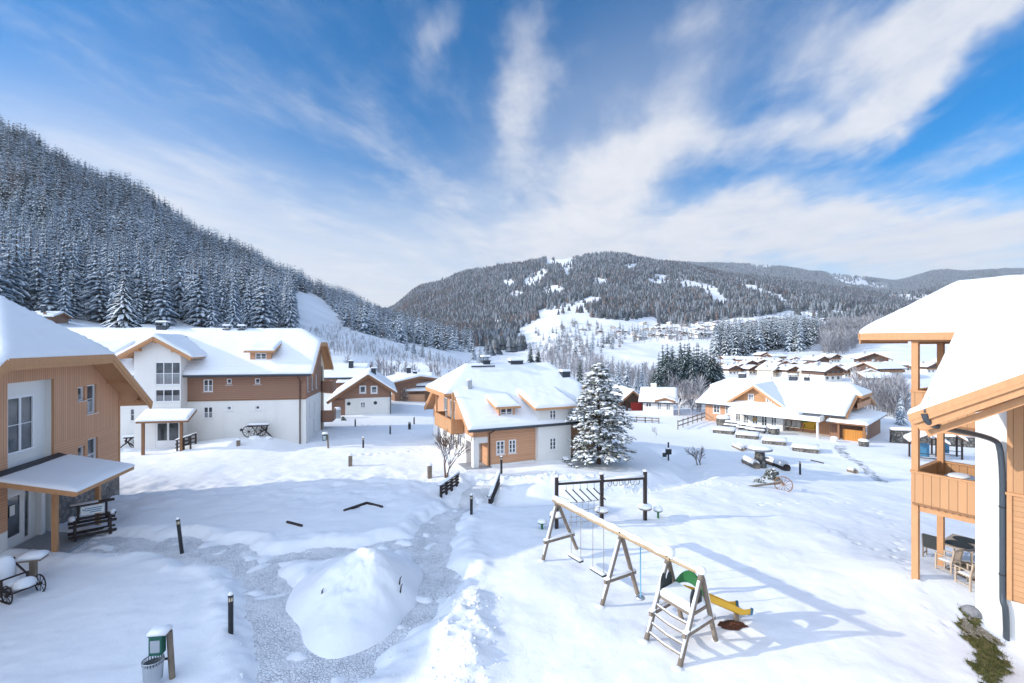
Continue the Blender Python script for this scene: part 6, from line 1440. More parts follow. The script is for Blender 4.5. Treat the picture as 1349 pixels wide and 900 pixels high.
# ---------------------------------------------------------------- houses farther off
def gabled_house():
    x, y, _ = hit(454.7, 547); x2, y2, _ = hit(515.4, 545.5); H = Frame(x, y, math.atan2(y2 - y, x2 - x)); L = math.hypot(x2 - x, y2 - y); zg = ground(x, y) - .5
    r = thing('chalet', (H.ox, H.oy, 0), H.a, 'brown gabled house with low white ground floor, seen between apartment house and middle house', 'house')
    xp = H.lx(485, -.7); zp = H.lz(493.5, xp, -.7); xr = H.lx(523, -.7); zr = H.lz(517.5, xr, -.7); sl = (zp - zr) / (xr - xp); xl = H.lx(431, -.7); zl = zp - sl * (xp - xl)
    roof = Roof(-.7, 12, xl, xr, zl, sl, sw=True, ze1=zr); zb = H.lz(524, L / 2)
    w = [(H.lx(374 / 6.92 + 420), H.lx(427 / 6.92 + 420), H.lz(517.5, 3), H.lz(508.5, 3)), (H.lx(477 / 6.92 + 420), H.lx(531 / 6.92 + 420), H.lz(517.5, 5), H.lz(508.5, 5))]; x0 = H.lx(437)
    t = lambda X_: zp - sl * abs(X_ - xp) - .2
    mb = MB(); wall(mb, (x0, -.02), (L, -.02), zb, [(0, t(x0)), (xp - x0, t(xp)), (L - x0, t(L))], [(a - x0, b - x0, c, d) for a, b, c, d in w]); wall(mb, (x0, 0), (0, 0), zg, zb + .02) if False else mb.poly([(x0, 0, zg), (0, 0, zg), (0, 0, zb), (x0, 0, zb)]); mb.poly([(x0, 0, zg), (x0, 11, zg), (x0, 11, t(x0)), (x0, 0, t(x0))]); mb.obj('timber_wall', M['brown_h'], r)
    lw = (H.lx(379 / 6.92 + 420), H.lx(424 / 6.92 + 420), H.lz(537, 3), H.lz(529.5, 3)); mb = MB(); wall(mb, (0, 0), (L, 0), zg, zb, [lw]); wall(mb, (L, 0), (L, 11), zg, t(L)); mb.obj('plaster_wall', M['plaster'], r)
    for h in w: window(r, (x0, 0), (L, 0), (h[0] - x0, h[1] - x0, h[2], h[3]), 1, 1, .06, .1, surround=.06)
    window(r, (0, 0), (L, 0), lw, 2, 2, .06, .07)
    for px in (459.5, 494.5): v = MB(); v.lathe([(.22, 0), (.22, .04)], (0, 0, 0), 12); o = v.obj('wall_vent', M['metal'], r); o.location = (H.lx(px), 0, H.lz(531, 3)); o.rotation_euler = (R(90), 0, 0)
    roof.build(r, th=.18, fascia='beam_dark', snow=.3, res=.35, seed=61); mb = MB(); mb.tube([(L - .1, -.1, zr), (L - .1, -.1, zg)], .06, 6); mb.obj('downpipe', M['gutter'], r); chimney(r, xp + .6, 3.0, zp - 1, zp + .5, .6, .5, 'metal', cap=False)
    x, y, z = spot(444.5, 551); o = thing('fuel_tank', (x, y, z), H.a, 'grey box with snow cap at the corner of the brown gabled house', 'box'); mb = MB(); mb.box(-.35, .35, -.3, .3, -.3, 1.0); mb.obj('body', M['steel'], o); mb = MB(); mb.pillow(-.37, .37, -.32, .32, 1.0, .3, e=.2); mb.obj('snow', M['snow'], o, smooth=True)
gabled_house()
def long_house(pl, pr, pbase, pe, pt, depth, ang, label, wm='brown_v', chim=(), porch=None, seed=0, over=.8, base='plaster', split=.0):
    """house with its long roof side to the court: left/right picture columns of the eaves, base, eave and ridge rows"""
    x, y, z = hit(pl, pbase); H = Frame(x, y, ang); L = H.lx(pr, 0); zg = z - .6; ze = H.lz(pe, L / 2, -over); vr = depth / 2; zr = H.lz(pt, L / 2, vr) - .3; sl = (zr - ze) / (vr + over)
    r = thing('chalet', (x, y, 0), ang, label, 'house'); roof = Roof(-.8, L + .8, -over, depth + over, ze, sl)
    n = max(2, int(L / 3)); hs = [(L * (k + .3) / n, L * (k + .62) / n, zg + 1.3, zg + 2.6) for k in range(n)]
    mb = MB(); zt = ze + sl * over - .15; wall(mb, (0, 0), (L, 0), zg, zt, hs, 0); wall(mb, (L, 0), (L, depth), zg, [(0, zt), (vr, zr - .2), (depth, zt)]); wall(mb, (0, depth), (0, 0), zg, [(0, zt), (vr, zr - .2), (depth, zt)]); mb.obj('wall', M[wm], r)
    for h in hs: window(r, (0, 0), (L, 0), h, 2, 1, .08, .08)
    roof.build(r, th=.18, fascia='beam_dark', snow=.32, res=.5, seed=seed)
    for px, top in chim: xx = H.lx(px, vr * .55); chimney(r, xx, vr * .55, ze + sl * vr * .5, H.lz(top, xx, vr * .55), .7, .6, 'metal', cap=False)
    if porch:
        a, b, pz, hp = porch; a, b = H.lx(a, -1.6), H.lx(b, -1.6); z1 = H.lz(pz, (a + b) / 2, -1.6); mb = MB(); mb.slab([(a, -1.8, z1), (b, -1.8, z1), (b, 0, z1 + .35), (a, 0, z1 + .35)], .12); p = mb.obj('porch_roof', M['beam_dark'], r); mb = MB(); snow_grid(mb, a, b, -1.85, -.05, lambda X, Y: z1 + .2 * (Y + 1.8), .25, .3, None, seed, .2); mb.obj('porch_snow', M['roof_snow'], p, smooth=True)
        mb = MB(); mb.box(a + .3, b - .3, -1.5, -1.4, zg, zg + 1.5); mb.obj('screen', M['timber_h'], r); 
        for xx in (a + .2, b - .2): q = MB(); q.box(xx - .08, xx + .08, -1.6, -1.44, zg, z1); q.obj('post', M['beam_dark'], r)
    return r
long_house(427, 476, 518, 497.5, 478, 10, R(10), 'brown house with a wide plain snow roof and tall flue behind the gabled house', chim=((462.5, 476),), porch=(443, 472, 504, 0), seed=62)
long_house(527, 566, 526, 508.5, 490, 9, R(12), 'brown house with snow roof left of the middle house roof', chim=((546.5, 490), (538.5, 485)), porch=(534, 562, 515, 0), seed=63)
long_house(503, 520, 523, 503, 492, 8, R(-50), 'brown house corner between the two long snow roofs', seed=64)
long_house(40, 66, 423, 417, 410, 8, R(20), 'hut with flat snow roof on the slope behind the left house', wm='brown_v', chim=((57, 403),), seed=65, over=.5)
long_house(880, 912, 548, 534, 524, 8, R(-20), 'brown barn behind the white house beside the frosted trees', wm='dark_v', seed=66) if False else None
def white_house():
    x, y, z = hit(847, 546); H = Frame(x, y, R(-18)); r = thing('farmhouse', (x, y, 0), H.a, 'white farmhouse with arched gable and brown barn end beyond the snowy conifer', 'house'); zg = z - .8
    L = H.lx(862); L2 = H.lx(887); ze = H.lz(530, 2, -.6); zr = H.lz(513, 4, 5); sl = (zr - ze) / 6; D = 10.8
    t = [(0, ze + sl * .6 - .15), (D / 2, zr - .2), (D, ze + sl * .6 - .15)]
    ws = [(L * .25, L * .75, zg + 2.0, zg + 3.0)]; mb = MB(); wall(mb, (0, 0), (L2, 0), zg, ze + .3, ws + [(L + (L2 - L) * a, L + (L2 - L) * (a + .22), b, b + 1.2) for a in (.15, .62) for b in (zg + 1.6,)]); wall(mb, (L2, 0), (L2, D), zg, t); wall(mb, (0, D), (0, 0), zg, t); mb.obj('wall', M['plaster'], r)
    for h in ws + [(L + (L2 - L) * a, L + (L2 - L) * (a + .22), b, b + 1.2) for a in (.15, .62) for b in (zg + 1.6,)]: window(r, (0, 0), (L2, 0), h, 2, 2, .06, .09)
    roof = Roof(-.6, L2 + .6, -.6, D + .6, ze, sl); gx0, gx1 = L + .1, L2 + .3; zp = cross_gable(r, roof, gx0, gx1, -.1, ze + .3, sl * 1.15, .6, .28, 67, 'beam_dark'); xm = (gx0 + gx1) / 2
    mb = MB(); wall(mb, (gx0 + .4, -.1), (gx1 - .4, -.1), ze - .2, [(0, ze + .35), (xm - gx0 - .4, zp - .3), (gx1 - gx0 - .8, ze + .35)], [(xm - gx0 - 1.0, xm - gx0 + .2, ze + .2, ze + 1.1)]); mb.obj('gable_wall', M['plaster'], r); window(r, (gx0 + .4, -.1), (gx1 - .4, -.1), (xm - gx0 - 1.0, xm - gx0 + .2, ze + .2, ze + 1.1), 2, 1, .06, .08)
    roof.build(r, th=.2, fascia='beam_dark', snow=.34, res=.45, seed=68); chimney(r, H.lx(861, 5), 5.2, zr - .6, H.lz(507, L, 5), .9, .7, 'cream', cap=False)
    # barn end
    x, y, z = hit(818, 541); r2 = thing('barn', (x, y, 0), R(4), 'dark brown barn with snow roof joined to the left of the white farmhouse', 'barn'); B = Frame(x, y, R(4)); w = B.lx(847); zp = B.lz(514, w / 2); ze = B.lz(530, w / 2); sl = (zp - ze) / (w / 2 + .5); rf = Roof(-.8, 10, -.5, w + .5, ze, sl, sw=True); zg = z - .8
    mb = MB(); wall(mb, (0, 0), (w, 0), zg, [(0, ze + .3), (w / 2, zp - .2), (w, ze + .3)], [(w * .1, w * .4, zg + .8, zg + 2.4)], 0, dep=.5); wall(mb, (w, 0), (w, 9), zg, ze + .3); wall(mb, (0, 9), (0, 0), zg, ze + .3); mb.poly([(w * .05, .5, zg), (w * .45, .5, zg), (w * .45, .5, zg + 3), (w * .05, .5, zg + 3)]); mb.obj('wall', M['dark_v'], r2); rf.build(r2, th=.18, fascia='beam_dark', snow=.32, res=.45, seed=69)
    mb = MB(); mb.box(w * .45, w * .95, -.06, -.01, zg + .5, zg + 2.3); mb.obj('red_door', M['red'], r2)
white_house()

# ---- the village: three kinds of chalet, copied
def chalet_proto(kind):
    r = thing('village_chalet', (0, 0, 0), 0, 'x', 'house', 'chalets of the village'); W, D, HW = (10, 11, 4.4) if kind != 1 else (15, 9, 4.2); sl = .42
    if kind == 1: roof = Roof(-1, W + 1, -1.2, D + 1.2, HW, sl)
    else: roof = Roof(-1.3, D + .8, -1.2, W + 1.2, HW, sl, sw=True)
    zr = roof.zr - .2; zb = 2.7 if kind != 2 else 5.0; ze = HW + sl * 1.2 - .2
    hs_lo = [(W * a, W * a + 1.3, .9, 2.2) for a in ((.1, .4, .7) if kind != 1 else (.08, .3, .52, .76))]; hs_up = [(W * a, W * a + 1.2, 3.3, 4.5) for a in ((.12, .42, .72) if kind != 1 else (.08, .3, .52, .76))]
    lo, up = ('plaster', 'village_brown') if kind != 2 else ('cream', 'cream')
    mb = MB(); wall(mb, (0, 0), (W, 0), -3, 2.7, hs_lo, 0, dep=.15); wall(mb, (W, 0), (W, D), -3, 2.7); wall(mb, (0, D), (0, 0), -3, 2.7); wall(mb, (W, D), (0, D), -3, 2.7); mb.obj('ground_floor', M[lo], r)
    top = [(0, ze), (W / 2, zr), (W, ze)] if kind != 1 else ze; side = ze if kind != 1 else [(0, ze), (D / 2, zr), (D, ze)]
    mb = MB(); wall(mb, (0, -.03), (W, -.03), 2.7, top, hs_up, 0, dep=.15); wall(mb, (W, 0), (W, D), 2.7, side); wall(mb, (0, D), (0, 0), 2.7, side); mb.obj('upper_floor', M[up], r)
    for h in hs_lo + hs_up:
        mb = MB(); mb.box(h[0], h[1], .06, .14, h[2], h[3], 0); mb.box(h[0] - .1, h[1] + .1, -.06, -.03, h[2] - .12, h[2], 1); mb.obj('window', [M['glass'], M['white']], r)
    mb = MB(); mb.box(.3, W - .3, -1.1, -1.03, 2.75, 3.7); mb.box(.3, W - .3, -1.03, -.04, 2.62, 2.75); mb.obj('balcony', M['beam_dark'], r)
    roof.build(r, th=.22, fascia='beam_dark', snow=.32, res=.9, seed=70 + kind, edge=.5); chimney(r, W * .3, D * .5, roof.zr - 1.2, roof.zr + .9, .8, .8, 'grey_plaster', cap=False)
    return r
PROTO = [chalet_proto(k) for k in range(3)]; _used = set(); VIL = []
def village(px, py, wpx, kind, rz, label):
    rz += random.uniform(-.55, .45); x, y, z = hit(px, py); W = (10, 15, 10)[kind]; s = .9 * max(.55, min(2.3, wpx / F * y / (W + 2))); c, sn = math.cos(rz), math.sin(rz); loc = (x - c * W / 2 * s, y - sn * W / 2 * s, z)
    if kind in _used: o = dup(PROTO[kind], loc, rz, label, s, None, ('window', 'balcony') if wpx < 11 else ())
    else: o = PROTO[kind]; o.location = loc; o.rotation_euler = (0, 0, rz); o.scale = (s,) * 3; o['label'] = label; _used.add(kind)
    VIL.append((x, y, W * s * .75))
VILLAGE = [
 (965, 479, 16, 1, .1, 'pale chalet with flat snow roof at the foot of the dark spruce wood'), (983, 480, 15, 1, .0, 'brown chalet with wide snow roof beside the pale one below the spruce wood'),
 (1009, 474, 16, 0, .35, 'chalet with pointed snow roof standing alone highest below the spruce wood'), (1027, 476, 12, 1, .1, 'small hazy chalet right of the lone pointed one'),
 (956, 485, 14, 1, .2, 'chalet at the left end of the lower village behind the guest house chimney'), (968, 494, 17, 0, .2, 'reddish gabled chalet just above the left part of the guest house roof'),
 (994, 494, 23, 0, .1, 'broad dark gabled chalet above the entrance gable of the guest house'), (1023, 496, 14, 2, .25, 'cream gabled house above the middle of the guest house roof'),
 (1050, 493, 24, 1, .05, 'long low brown house above the guest house chimneys'), (1101, 478, 22, 0, .25, 'wide gabled chalet with balconies under the grey bare wood'),
 (1084, 484, 28, 0, .3, 'wide gabled chalet left of the tall bare tree'), (1091, 491, 24, 0, .2, 'dark gabled chalet directly below the wide one'),
 (1098, 503, 42, 0, .15, 'large pale gabled house with balcony just above the right guest house roof'), (1151, 487, 42, 0, -.35, 'large dark hotel with steep gable and pale stair strip on the snowfield'),
 (1139, 492, 22, 0, -.2, 'small dark chalet at the foot of the large hotel'), (1187, 489, 34, 1, -.05, 'long orange house right of the large hotel'),
 (1172, 499, 60, 1, -.1, 'long house with wide white roof below the hotel'), (1160, 509, 50, 1, -.1, 'long dark fronted house nearest above the guest house loggia'),
 (1230, 492, 26, 0, -.2, 'dark chalet seen between the balcony posts of the right house'), (1258, 486, 20, 0, -.1, 'chalet on the snowfield seen beside the right house roof edge'),
 (867, 431, 8, 0, .2, 'tiny chalet in the hillside village, uppermost left'), (876, 434, 8, 1, .1, 'tiny chalet just right of the uppermost left one on the hillside'), (850, 436, 8, 2, .1, 'tiny cream house at the left end of the hillside village'),
 (860, 436, 9, 2, .0, 'tiny pale house beside the cream one on the hillside'), (885, 441, 9, 0, .2, 'tiny dark chalet above the village meadow'), (896, 441, 10, 0, .1, 'tiny dark chalet left of the long white house'),
 (917, 443, 17, 1, .0, 'long white roofed house standing largest in the hillside village'), (931, 442, 10, 2, .2, 'tiny cream house right of the long white roofed one'), (945, 442, 10, 0, .1, 'tiny chalet at the right end of the meadow terrace'),
 (862, 445, 9, 0, .3, 'tiny dark chalet low on the meadow, left'), (871, 445, 9, 0, .1, 'tiny dark chalet low on the meadow, right of its twin'), (846, 447, 10, 1, .1, 'flat roofed barn low on the meadow'), (920, 436, 8, 0, .1, 'tiny chalet above the long white roofed house'),
 (905, 432, 9, 0, .2, 'tiny snow roofed chalet at the wood edge of the hillside village'), (932, 432, 9, 1, .1, 'tiny house at the wood edge above the cream one'), (945, 427, 8, 0, .1, 'tiny house highest at the wood edge'),
 (1078, 425, 9, 0, .0, 'tiny chalet on the far terrace village, left'), (1086, 424, 9, 0, .2, 'tiny chalet on the far terrace village next to the left one'), (1069, 431, 8, 2, .1, 'tiny pale house at the edge of the far spruce wood'), (1055, 431, 8, 1, .0, 'tiny house left of the pale one at the far wood'),
 (1103, 434, 10, 0, .1, 'dark chalet on the far terrace above the bare wood'), (1118, 433, 9, 0, .2, 'tiny chalet left of the large far roof'), (1131, 434, 18, 1, .0, 'large brown roofed house at the right end of the far terrace'),
 (741, 433, 8, 0, .2, 'tiny hut on the left clearing above the middle house'), (758, 427, 8, 2, .1, 'tiny pale hut in the upper left clearing'), (776, 431, 8, 0, .2, 'tiny dark hut right in the upper left clearing'), (767, 436, 8, 1, .0, 'tiny hut low in the upper left clearing'), (790, 440, 8, 0, .1, 'tiny hut at the right end of the upper left clearing'),
 (808, 434, 8, 2, .2, 'tiny pale house left of the hillside meadow'), (815, 440, 9, 0, .0, 'tiny dark house left of the hillside meadow'),
]
for v in VILLAGE: village(*v)

def more_village(poly, n, w0, w1, label, group):
    from math import inf
    k = 0; xs = [p[0] for p in poly]; ys = [p[1] for p in poly]; tries = 0
    while k < n and tries < 3000:
        tries += 1; a, b = random.uniform(min(xs), max(xs)), random.uniform(min(ys), max(ys)); ins = False; j = len(poly) - 1
        for i in range(len(poly)):
            xi, yi = poly[i]; xj, yj = poly[j]; j = i
            if (yi > b) != (yj > b) and a < (xj - xi) * (b - yi) / (yj - yi) + xi: ins = not ins
        if not ins: continue
        kind = random.choice((0, 0, 1, 2)); w = random.uniform(w0, w1) * (1.3 if kind == 1 else 1); x, y, z = hit(a, b); r = w / F * y * .5
        if any(math.hypot(x - u, y - v) < (r + q) * .8 for u, v, q in VIL): continue
        village(a, b, w, kind, random.uniform(-.3, .4), label); k += 1
        o = [o for o in bpy.data.objects if o.parent is None and o.get('label') == label][-1]
    for o in bpy.data.objects:
        if o.parent is None and o.get('label') == label: o['group'] = group
more_village([(800, 432), (860, 427), (965, 424), (1000, 418), (1060, 425), (985, 440), (900, 446), (830, 444)], 34, 6, 9, 'tiny snow roofed house among the many scattered over the hillside village', 'tiny houses of the hillside village')
more_village([(945, 484), (1010, 478), (1070, 482), (1190, 490), (1190, 506), (1060, 500), (950, 497)], 22, 11, 19, 'brown or pale house with snow roof crowded into the lower village behind the guest house', 'houses of the lower village')
# ---------------------------------------------------------------- trees
def spruce(seed, tiers, nb, stations, Rr=.17, snow=.5, z0=.06, droop=1.0, width=.34, trunk=True, ragged=.25):
    """unit-height conifer: drooping flat branches, snow lying along them. material 0 needles, 1 snow, 2 bark"""
    rg = np.random.default_rng(seed); V = []; Q = []; Mi = []
    if trunk:
        n = 6
        for z, r in ((-.06, .020), (.5, .010), (.97, .002)):
            for k in range(n): V.append((r * math.cos(6.2832 * k / n), r * math.sin(6.2832 * k / n), z))
        for j in range(2):
            for k in range(n): Q.append((j*n+k, j*n+(k+1)%n, (j+1)*n+(k+1)%n, (j+1)*n+k)); Mi.append(2)
    for i in range(tiers):
        f = (i + rg.uniform(-.2, .2)) / tiers; f = min(max(f, 0), .985); z = z0 + (1 - z0) * f
        Lb = Rr * ((1 - f) ** .82) * (1.0 if f > .08 else .85) + .006; n = max(4, int(round(nb * (1 - .35 * f)))); off = rg.uniform(0, 6.28)
        for k in range(n):
            a = off + 6.2832 * k / n + rg.uniform(-.25, .25); L = Lb * rg.uniform(.72, 1.14); dr = droop * rg.uniform(.75, 1.25); ca, sa = math.cos(a), math.sin(a); base = len(V); zz0 = z + rg.uniform(-.5, .5) * .6 / tiers
            for s in stations:
                r = L * s; zz = zz0 + L * (.18 * s - .62 * s * s * dr); w = L * width * (1.05 - .85 * s) * (.55 if s < .05 else 1) * rg.uniform(1 - ragged, 1 + ragged); dz = w * .55
                for sg in (-1, 0, 1): V.append((ca * r - sa * w * sg, sa * r + ca * w * sg, zz - (dz if sg else 0)))
                w2 = w * .62 * snow * 2; dz2 = w2 * .5 - L * .03
                for sg in (-1, 0, 1): V.append((ca * r - sa * w2 * sg, sa * r + ca * w2 * sg, zz + L * .035 - (w2 * .5 if sg else 0)))
            for j in range(len(stations) - 1):
                p = base + 6 * j; q = p + 6
                for c in (0, 1):
                    Q.append((p + c, p + c + 1, q + c + 1, q + c)); Mi.append(0)
                    if rg.random() < .35 + snow: Q.append((p + 3 + c, p + 4 + c, q + 4 + c, q + 3 + c)); Mi.append(1)
    return np.array(V), np.array(Q), np.array(Mi)
def tree_mesh(name, tpl, mats): return np_mesh(name, tpl[0], tpl[1], [M[m] for m in mats], tpl[2])
ST4 = (0, .35, .7, 1.0); ST3 = (0, .55, 1.0); ST2 = (.0, 1.0)
HI = [spruce(100 + k, 17, 9, ST4, .165 + .02 * (k % 3), .50, droop=.8 + .25 * (k % 2)) for k in range(4)]
DARK = [spruce(150 + k, 17, 10, ST4, .215 + .02 * k, .17, droop=.9) for k in range(4)]
LO = [spruce(200 + k, 10, 7, ST3, .16 + .02 * k, .5, trunk=False, width=.42) for k in range(3)]
VL = [spruce(300 + k, 7, 5, ST2, .17 + .02 * k, .55, trunk=False, width=.6) for k in range(3)]
LARCH = [spruce(400 + k, 14, 8, ST4, .15, .25, droop=.1, width=.20, ragged=.5) for k in range(2)]
def split(tpl):
    """crown and trunk apart"""
    V, Q, Mi = tpl; out = []
    for sel in (Mi != 2, Mi == 2):
        q = Q[sel]; u, inv = np.unique(q, return_inverse=True); out.append((V[u], inv.reshape(-1, 4), Mi[sel] if sel[0] == False else np.zeros(len(q), int)))
    return out
def inside(poly, X, Y):
    r = np.zeros(np.shape(X), bool); j = len(poly) - 1
    for i in range(len(poly)):
        xi, yi = poly[i]; xj, yj = poly[j]; r ^= ((yi > Y) != (yj > Y)) & (X < (xj - xi) * (Y - yi) / (yj - yi + 1e-12) + xi); j = i
    return r
def pix(X, Y, Z): return CX + F * X / Y, CY - F * (Z - CAMZ) / Y
# ---- where trees stand: the wooded slope on the left
n = 15000; Yc = np.sqrt(RNG.uniform(96 ** 2, 690 ** 2, n)); A_ = RNG.uniform(-1.2, -.08, n); Xc = A_ * Yc; Zc = base_z(Xc, Yc); px, py = pix(Xc, Yc, Zc)
yb = np.interp(px, [-200, 0, 60, 110, 150, 220, 300, 385], [100, 118, 126, 130, 133, 146, 157, 176]); lim = np.interp(px, [386, 415, 440, 455, 500, 560, 625], [383, 388, 410, 432, 447, 459, 468])
yr = np.interp(px, [0, 150, 300, 385, 450, 510, 620], [500, 540, 580, 625, 670, 760, 650])
ok = np.where(px < 386, Yc > yb, py < lim) & (Yc < yr * 1.06) & (px < 640) & (px > -90) & (RNG.random(n) < np.clip((650 - px) / 110, 0, 1))
thin = fbm(Xc * .03, Yc * .03, 91, 3); ok &= (RNG.random(n) < np.clip(.52 + thin * .5, .25, .85))
L_ = [(Xc[i], Yc[i], Zc[i], RNG.uniform(14, 24) * (1.0 if px[i] < 400 else .84)) for i in np.where(ok)[0]]
# ---- spruces placed one by one: (column, base row, height in px)
SINGLE = [(868,528,66),(879,524,74),(890,527,62),(902,526,76),(914,523,68),(925,527,72),(936,525,66),(946,520,52),(874,520,60),(908,519,70),(931,520,62),(884,516,60),(920,516,66),(897,514,64),(940,515,50),(862,524,40),(873,522,70),(886,521,68),(896,520,72),(906,524,74),(918,521,72),(929,518,60),(941,521,58),(949,518,46),(881,528,60),(912,528,66),
          (699,481,29),(709,481,24),(764,512,44),(801,520,52),(815,525,52),(838,528,44),(850,530,40),(826,522,50),(791,512,36),(846,522,46),(1128,520,34),(1187,560,46),(1016,509,16),(767,462,9),(775,463,11),(750,478,12),(1180,535,28),(1245,500,26),(1262,497,22),
          (545,466,22),(556,470,24),(566,474,20),(632,478,30),(624,474,26),(640,476,24),(536,462,26),(578,476,18)]
S_ = []
for p, b, h in SINGLE:
    x, y, z = hit(p, b); S_.append((x, y, z, h / F * y))
big = sorted([t for t in L_ if -10 < CX + F * t[0] / t[1] < 640 and not (CX + F * t[0] / t[1] < 70 and t[1] < 112)], key=lambda t: -t[3] / t[1])[:300 - len(S_)]
bigset = set((t[0], t[1]) for t in big); rest = [t for t in L_ if (t[0], t[1]) not in bigset]
NEEDLE_SETS = [('needle', 'frost', 'bark'), ('rime', 'frost', 'bark'), ('rime', 'frost', 'bark')]
protos = {}
def spruce_thing(x, y, z, h, label, group, parts, v, mset, rot=None):
    T_ = DARK if mset == 0 and parts else HI; key = (parts, v, mset); loc = (x, y, z); rz = random.uniform(0, 6.28) if rot is None else rot; sx = h * random.uniform(.9, 1.15)
    if key not in protos:
        (cv, cq, cm), (tv, tq, tm) = split(T_[v]); mats = NEEDLE_SETS[mset]
        cme = np_mesh('crown', cv, cq, [M[mats[0]], M[mats[1]]], cm)
        if parts:
            r = thing('spruce_tree', loc, rz, label, 'spruce', group); c = bpy.data.objects.new('crown', cme); COL.objects.link(c); c.parent = r; t = bpy.data.objects.new('trunk', np_mesh('trunk', tv, tq, M['bark'])); COL.objects.link(t); t.parent = r
        else:
            r = bpy.data.objects.new('spruce_tree', tree_mesh('spruce_tree', HI[v], mats)); COL.objects.link(r); tag(r, label, 'spruce', group)
        protos[key] = r; r.location = loc; r.rotation_euler = (0, 0, rz); r.scale = (sx, sx, h); return r
    return dup(protos[key], loc, rz, label, (sx, sx, h), group)
for i, (x, y, z, h) in enumerate(S_):
    p = SINGLE[i][0]
    if 860 <= p <= 950: lb, gp = 'dark snow dusted spruce in the dense group behind the white farmhouse', 'dark spruces behind the farmhouse'
    elif 785 <= p <= 855: lb, gp = 'frosted spruce between the big snowy conifer and the white farmhouse', 'frosted spruces left of the farmhouse'
    elif p < 645 and p > 530: lb, gp = 'blue grey spruce at the lower edge of the valley wood behind the middle house roof', 'spruces at the valley wood edge'
    else:
        lb = {699: 'left one of two dark spruces above the middle house chimney', 709: 'right one of two dark spruces above the middle house chimney', 764: 'dark spruce standing directly above the big snowy conifer', 1128: 'tall snowy spruce before the hotel, above the guest house roof', 1187: 'snow laden spruce between guest house and right house post', 1016: 'small dark spruce among the lower village houses', 767: 'tiny lone tree on the left meadow', 775: 'tiny pointed tree right of the lone one on the meadow', 750: 'small tree on the pale slope above the middle house', 1180: 'small snowy spruce beside the balcony post of the right house', 1245: 'frosted spruce seen between the two balcony posts', 1262: 'frosted spruce beside the right house roof edge'}[p]; gp = None
    spruce_thing(x, y, z, h, lb, gp, True, i % 4, 0 if 860 <= p <= 950 or p in (699, 709, 764) else 1)
for i, (x, y, z, h) in enumerate(big):
    spruce_thing(x, y, z, h, 'frosted spruce in the front ranks of the wooded slope on the left', 'frosted spruces on the left slope', i < 90, (i * 7) % 4, 1 if (i * 5) % 3 else 2)
def merged(name, items, tpls, sets, label):
    """many far trees as one mesh; items (x, y, z, h, template, set)"""
    Vs, Qs, Ms, off = [], [], [], 0; slots = sorted({m for s in sets for m in s}); ix = {m: i for i, m in enumerate(slots)}
    for x, y, z, h, t, s in items:
        V, Q, Mi = tpls[t]; a = random.uniform(0, 6.28); c, sn = math.cos(a), math.sin(a); w = h * random.uniform(.9, 1.2)
        Vs.append(np.stack([(V[:, 0] * c - V[:, 1] * sn) * w + x, (V[:, 0] * sn + V[:, 1] * c) * w + y, V[:, 2] * h + z], -1)); Qs.append(Q + off); lut = np.array([ix[m] for m in sets[s]]); Ms.append(lut[Mi]); off += len(V)
    o = bpy.data.objects.new(name, np_mesh(name, np.concatenate(Vs), np.concatenate(Qs), [M[m] for m in slots], np.concatenate(Ms))); COL.objects.link(o); tag(o, label, kind='stuff'); return o
SETS = [('needle', 'frost'), ('rime', 'frost'), ('larch', 'frost')]
def pick(x, y):
    l = float(fbm(np.array([x * .012]), np.array([y * .012]), 77, 3)[0]); r = random.random()
    return 2 if r < .10 + max(0, l) * .8 else (1 if r < .66 else 0)
TP = LO + VL
items = [(x, y, z, h, (random.randrange(3) if y < 300 else 3 + random.randrange(3)), pick(x, y)) for x, y, z, h in rest]
merged('forest', items, TP, SETS, 'dense frosted spruce forest covering the left mountain side')
# ---- mountain opposite
CLEAR = [(575,366,26,5,12),(703,366,16,5,35),(668,374,7,4,0),(682,389,9,4,0),(735,344,16,5,10),(752,336,24,5,5),(748,352,6,10,0),(730,383,12,4,0),(775,398,16,4,10),(870,371,14,5,0),(905,375,18,4,-15),(935,386,16,6,-35),(945,395,9,7,-40),(1000,384,30,3.5,-18),(1032,395,16,3.5,-20),(1003,349,12,5,10),(1118,366,26,7,-18),(1150,377,16,4,-15),
         (1060,424,26,7,-12),(1095,414,26,3,0),(1140,406,20,3,5),(1200,392,30,4,0),(740,418,34,9,8),(700,440,16,9,30),(610,445,12,4,10),(655,424,9,3,0),(560,440,9,3,20),(850,427,14,5,0),(640,352,14,3,12),(790,372,9,3,5),(832,352,11,3,5),(1180,358,14,4,0),(1240,353,16,3,0)]
LOWB = ([490, 560, 600, 640, 690, 708, 720, 800, 860, 900, 970, 1040, 1080, 1150, 1349], [428, 446, 455, 470, 464, 434, 414, 421, 427, 428, 420, 412, 424, 428, 418])
n = 260000; Yc = np.sqrt(RNG.uniform(240 ** 2, 3350 ** 2, n)); Xc = RNG.uniform(-.3, 1.06, n) * Yc; Zc = base_z(Xc, Yc); px, py = pix(Xc, Yc, Zc)
ok = (py < np.interp(px, *LOWB)) & (px > 492) & ((px > 640) | (Yc > 430)) & (py > 325) & ((Yc > 800) | (RNG.random(n) < .9))
wxp = px + fbm(px * .05, py * .1, 97, 3) * 9; wyp = py + fbm(px * .05 + 50, py * .1, 98, 3) * 4
for a, b, rx, ry, an in CLEAR:
    c, s = math.cos(R(an)), math.sin(R(an)); u = ((wxp - a) * c - (wyp - b) * s) / rx / 1.15; v = ((wxp - a) * s + (wyp - b) * c) / ry / 1.6; ok &= ~((u * u + v * v < 1) & (RNG.random(n) < .96))
gl_ = fbm(Xc * .006, Yc * .006, 99, 4); ok &= gl_ > -.45
ok &= ~((py < 352) & (px > 700) & (RNG.random(n) < .25))
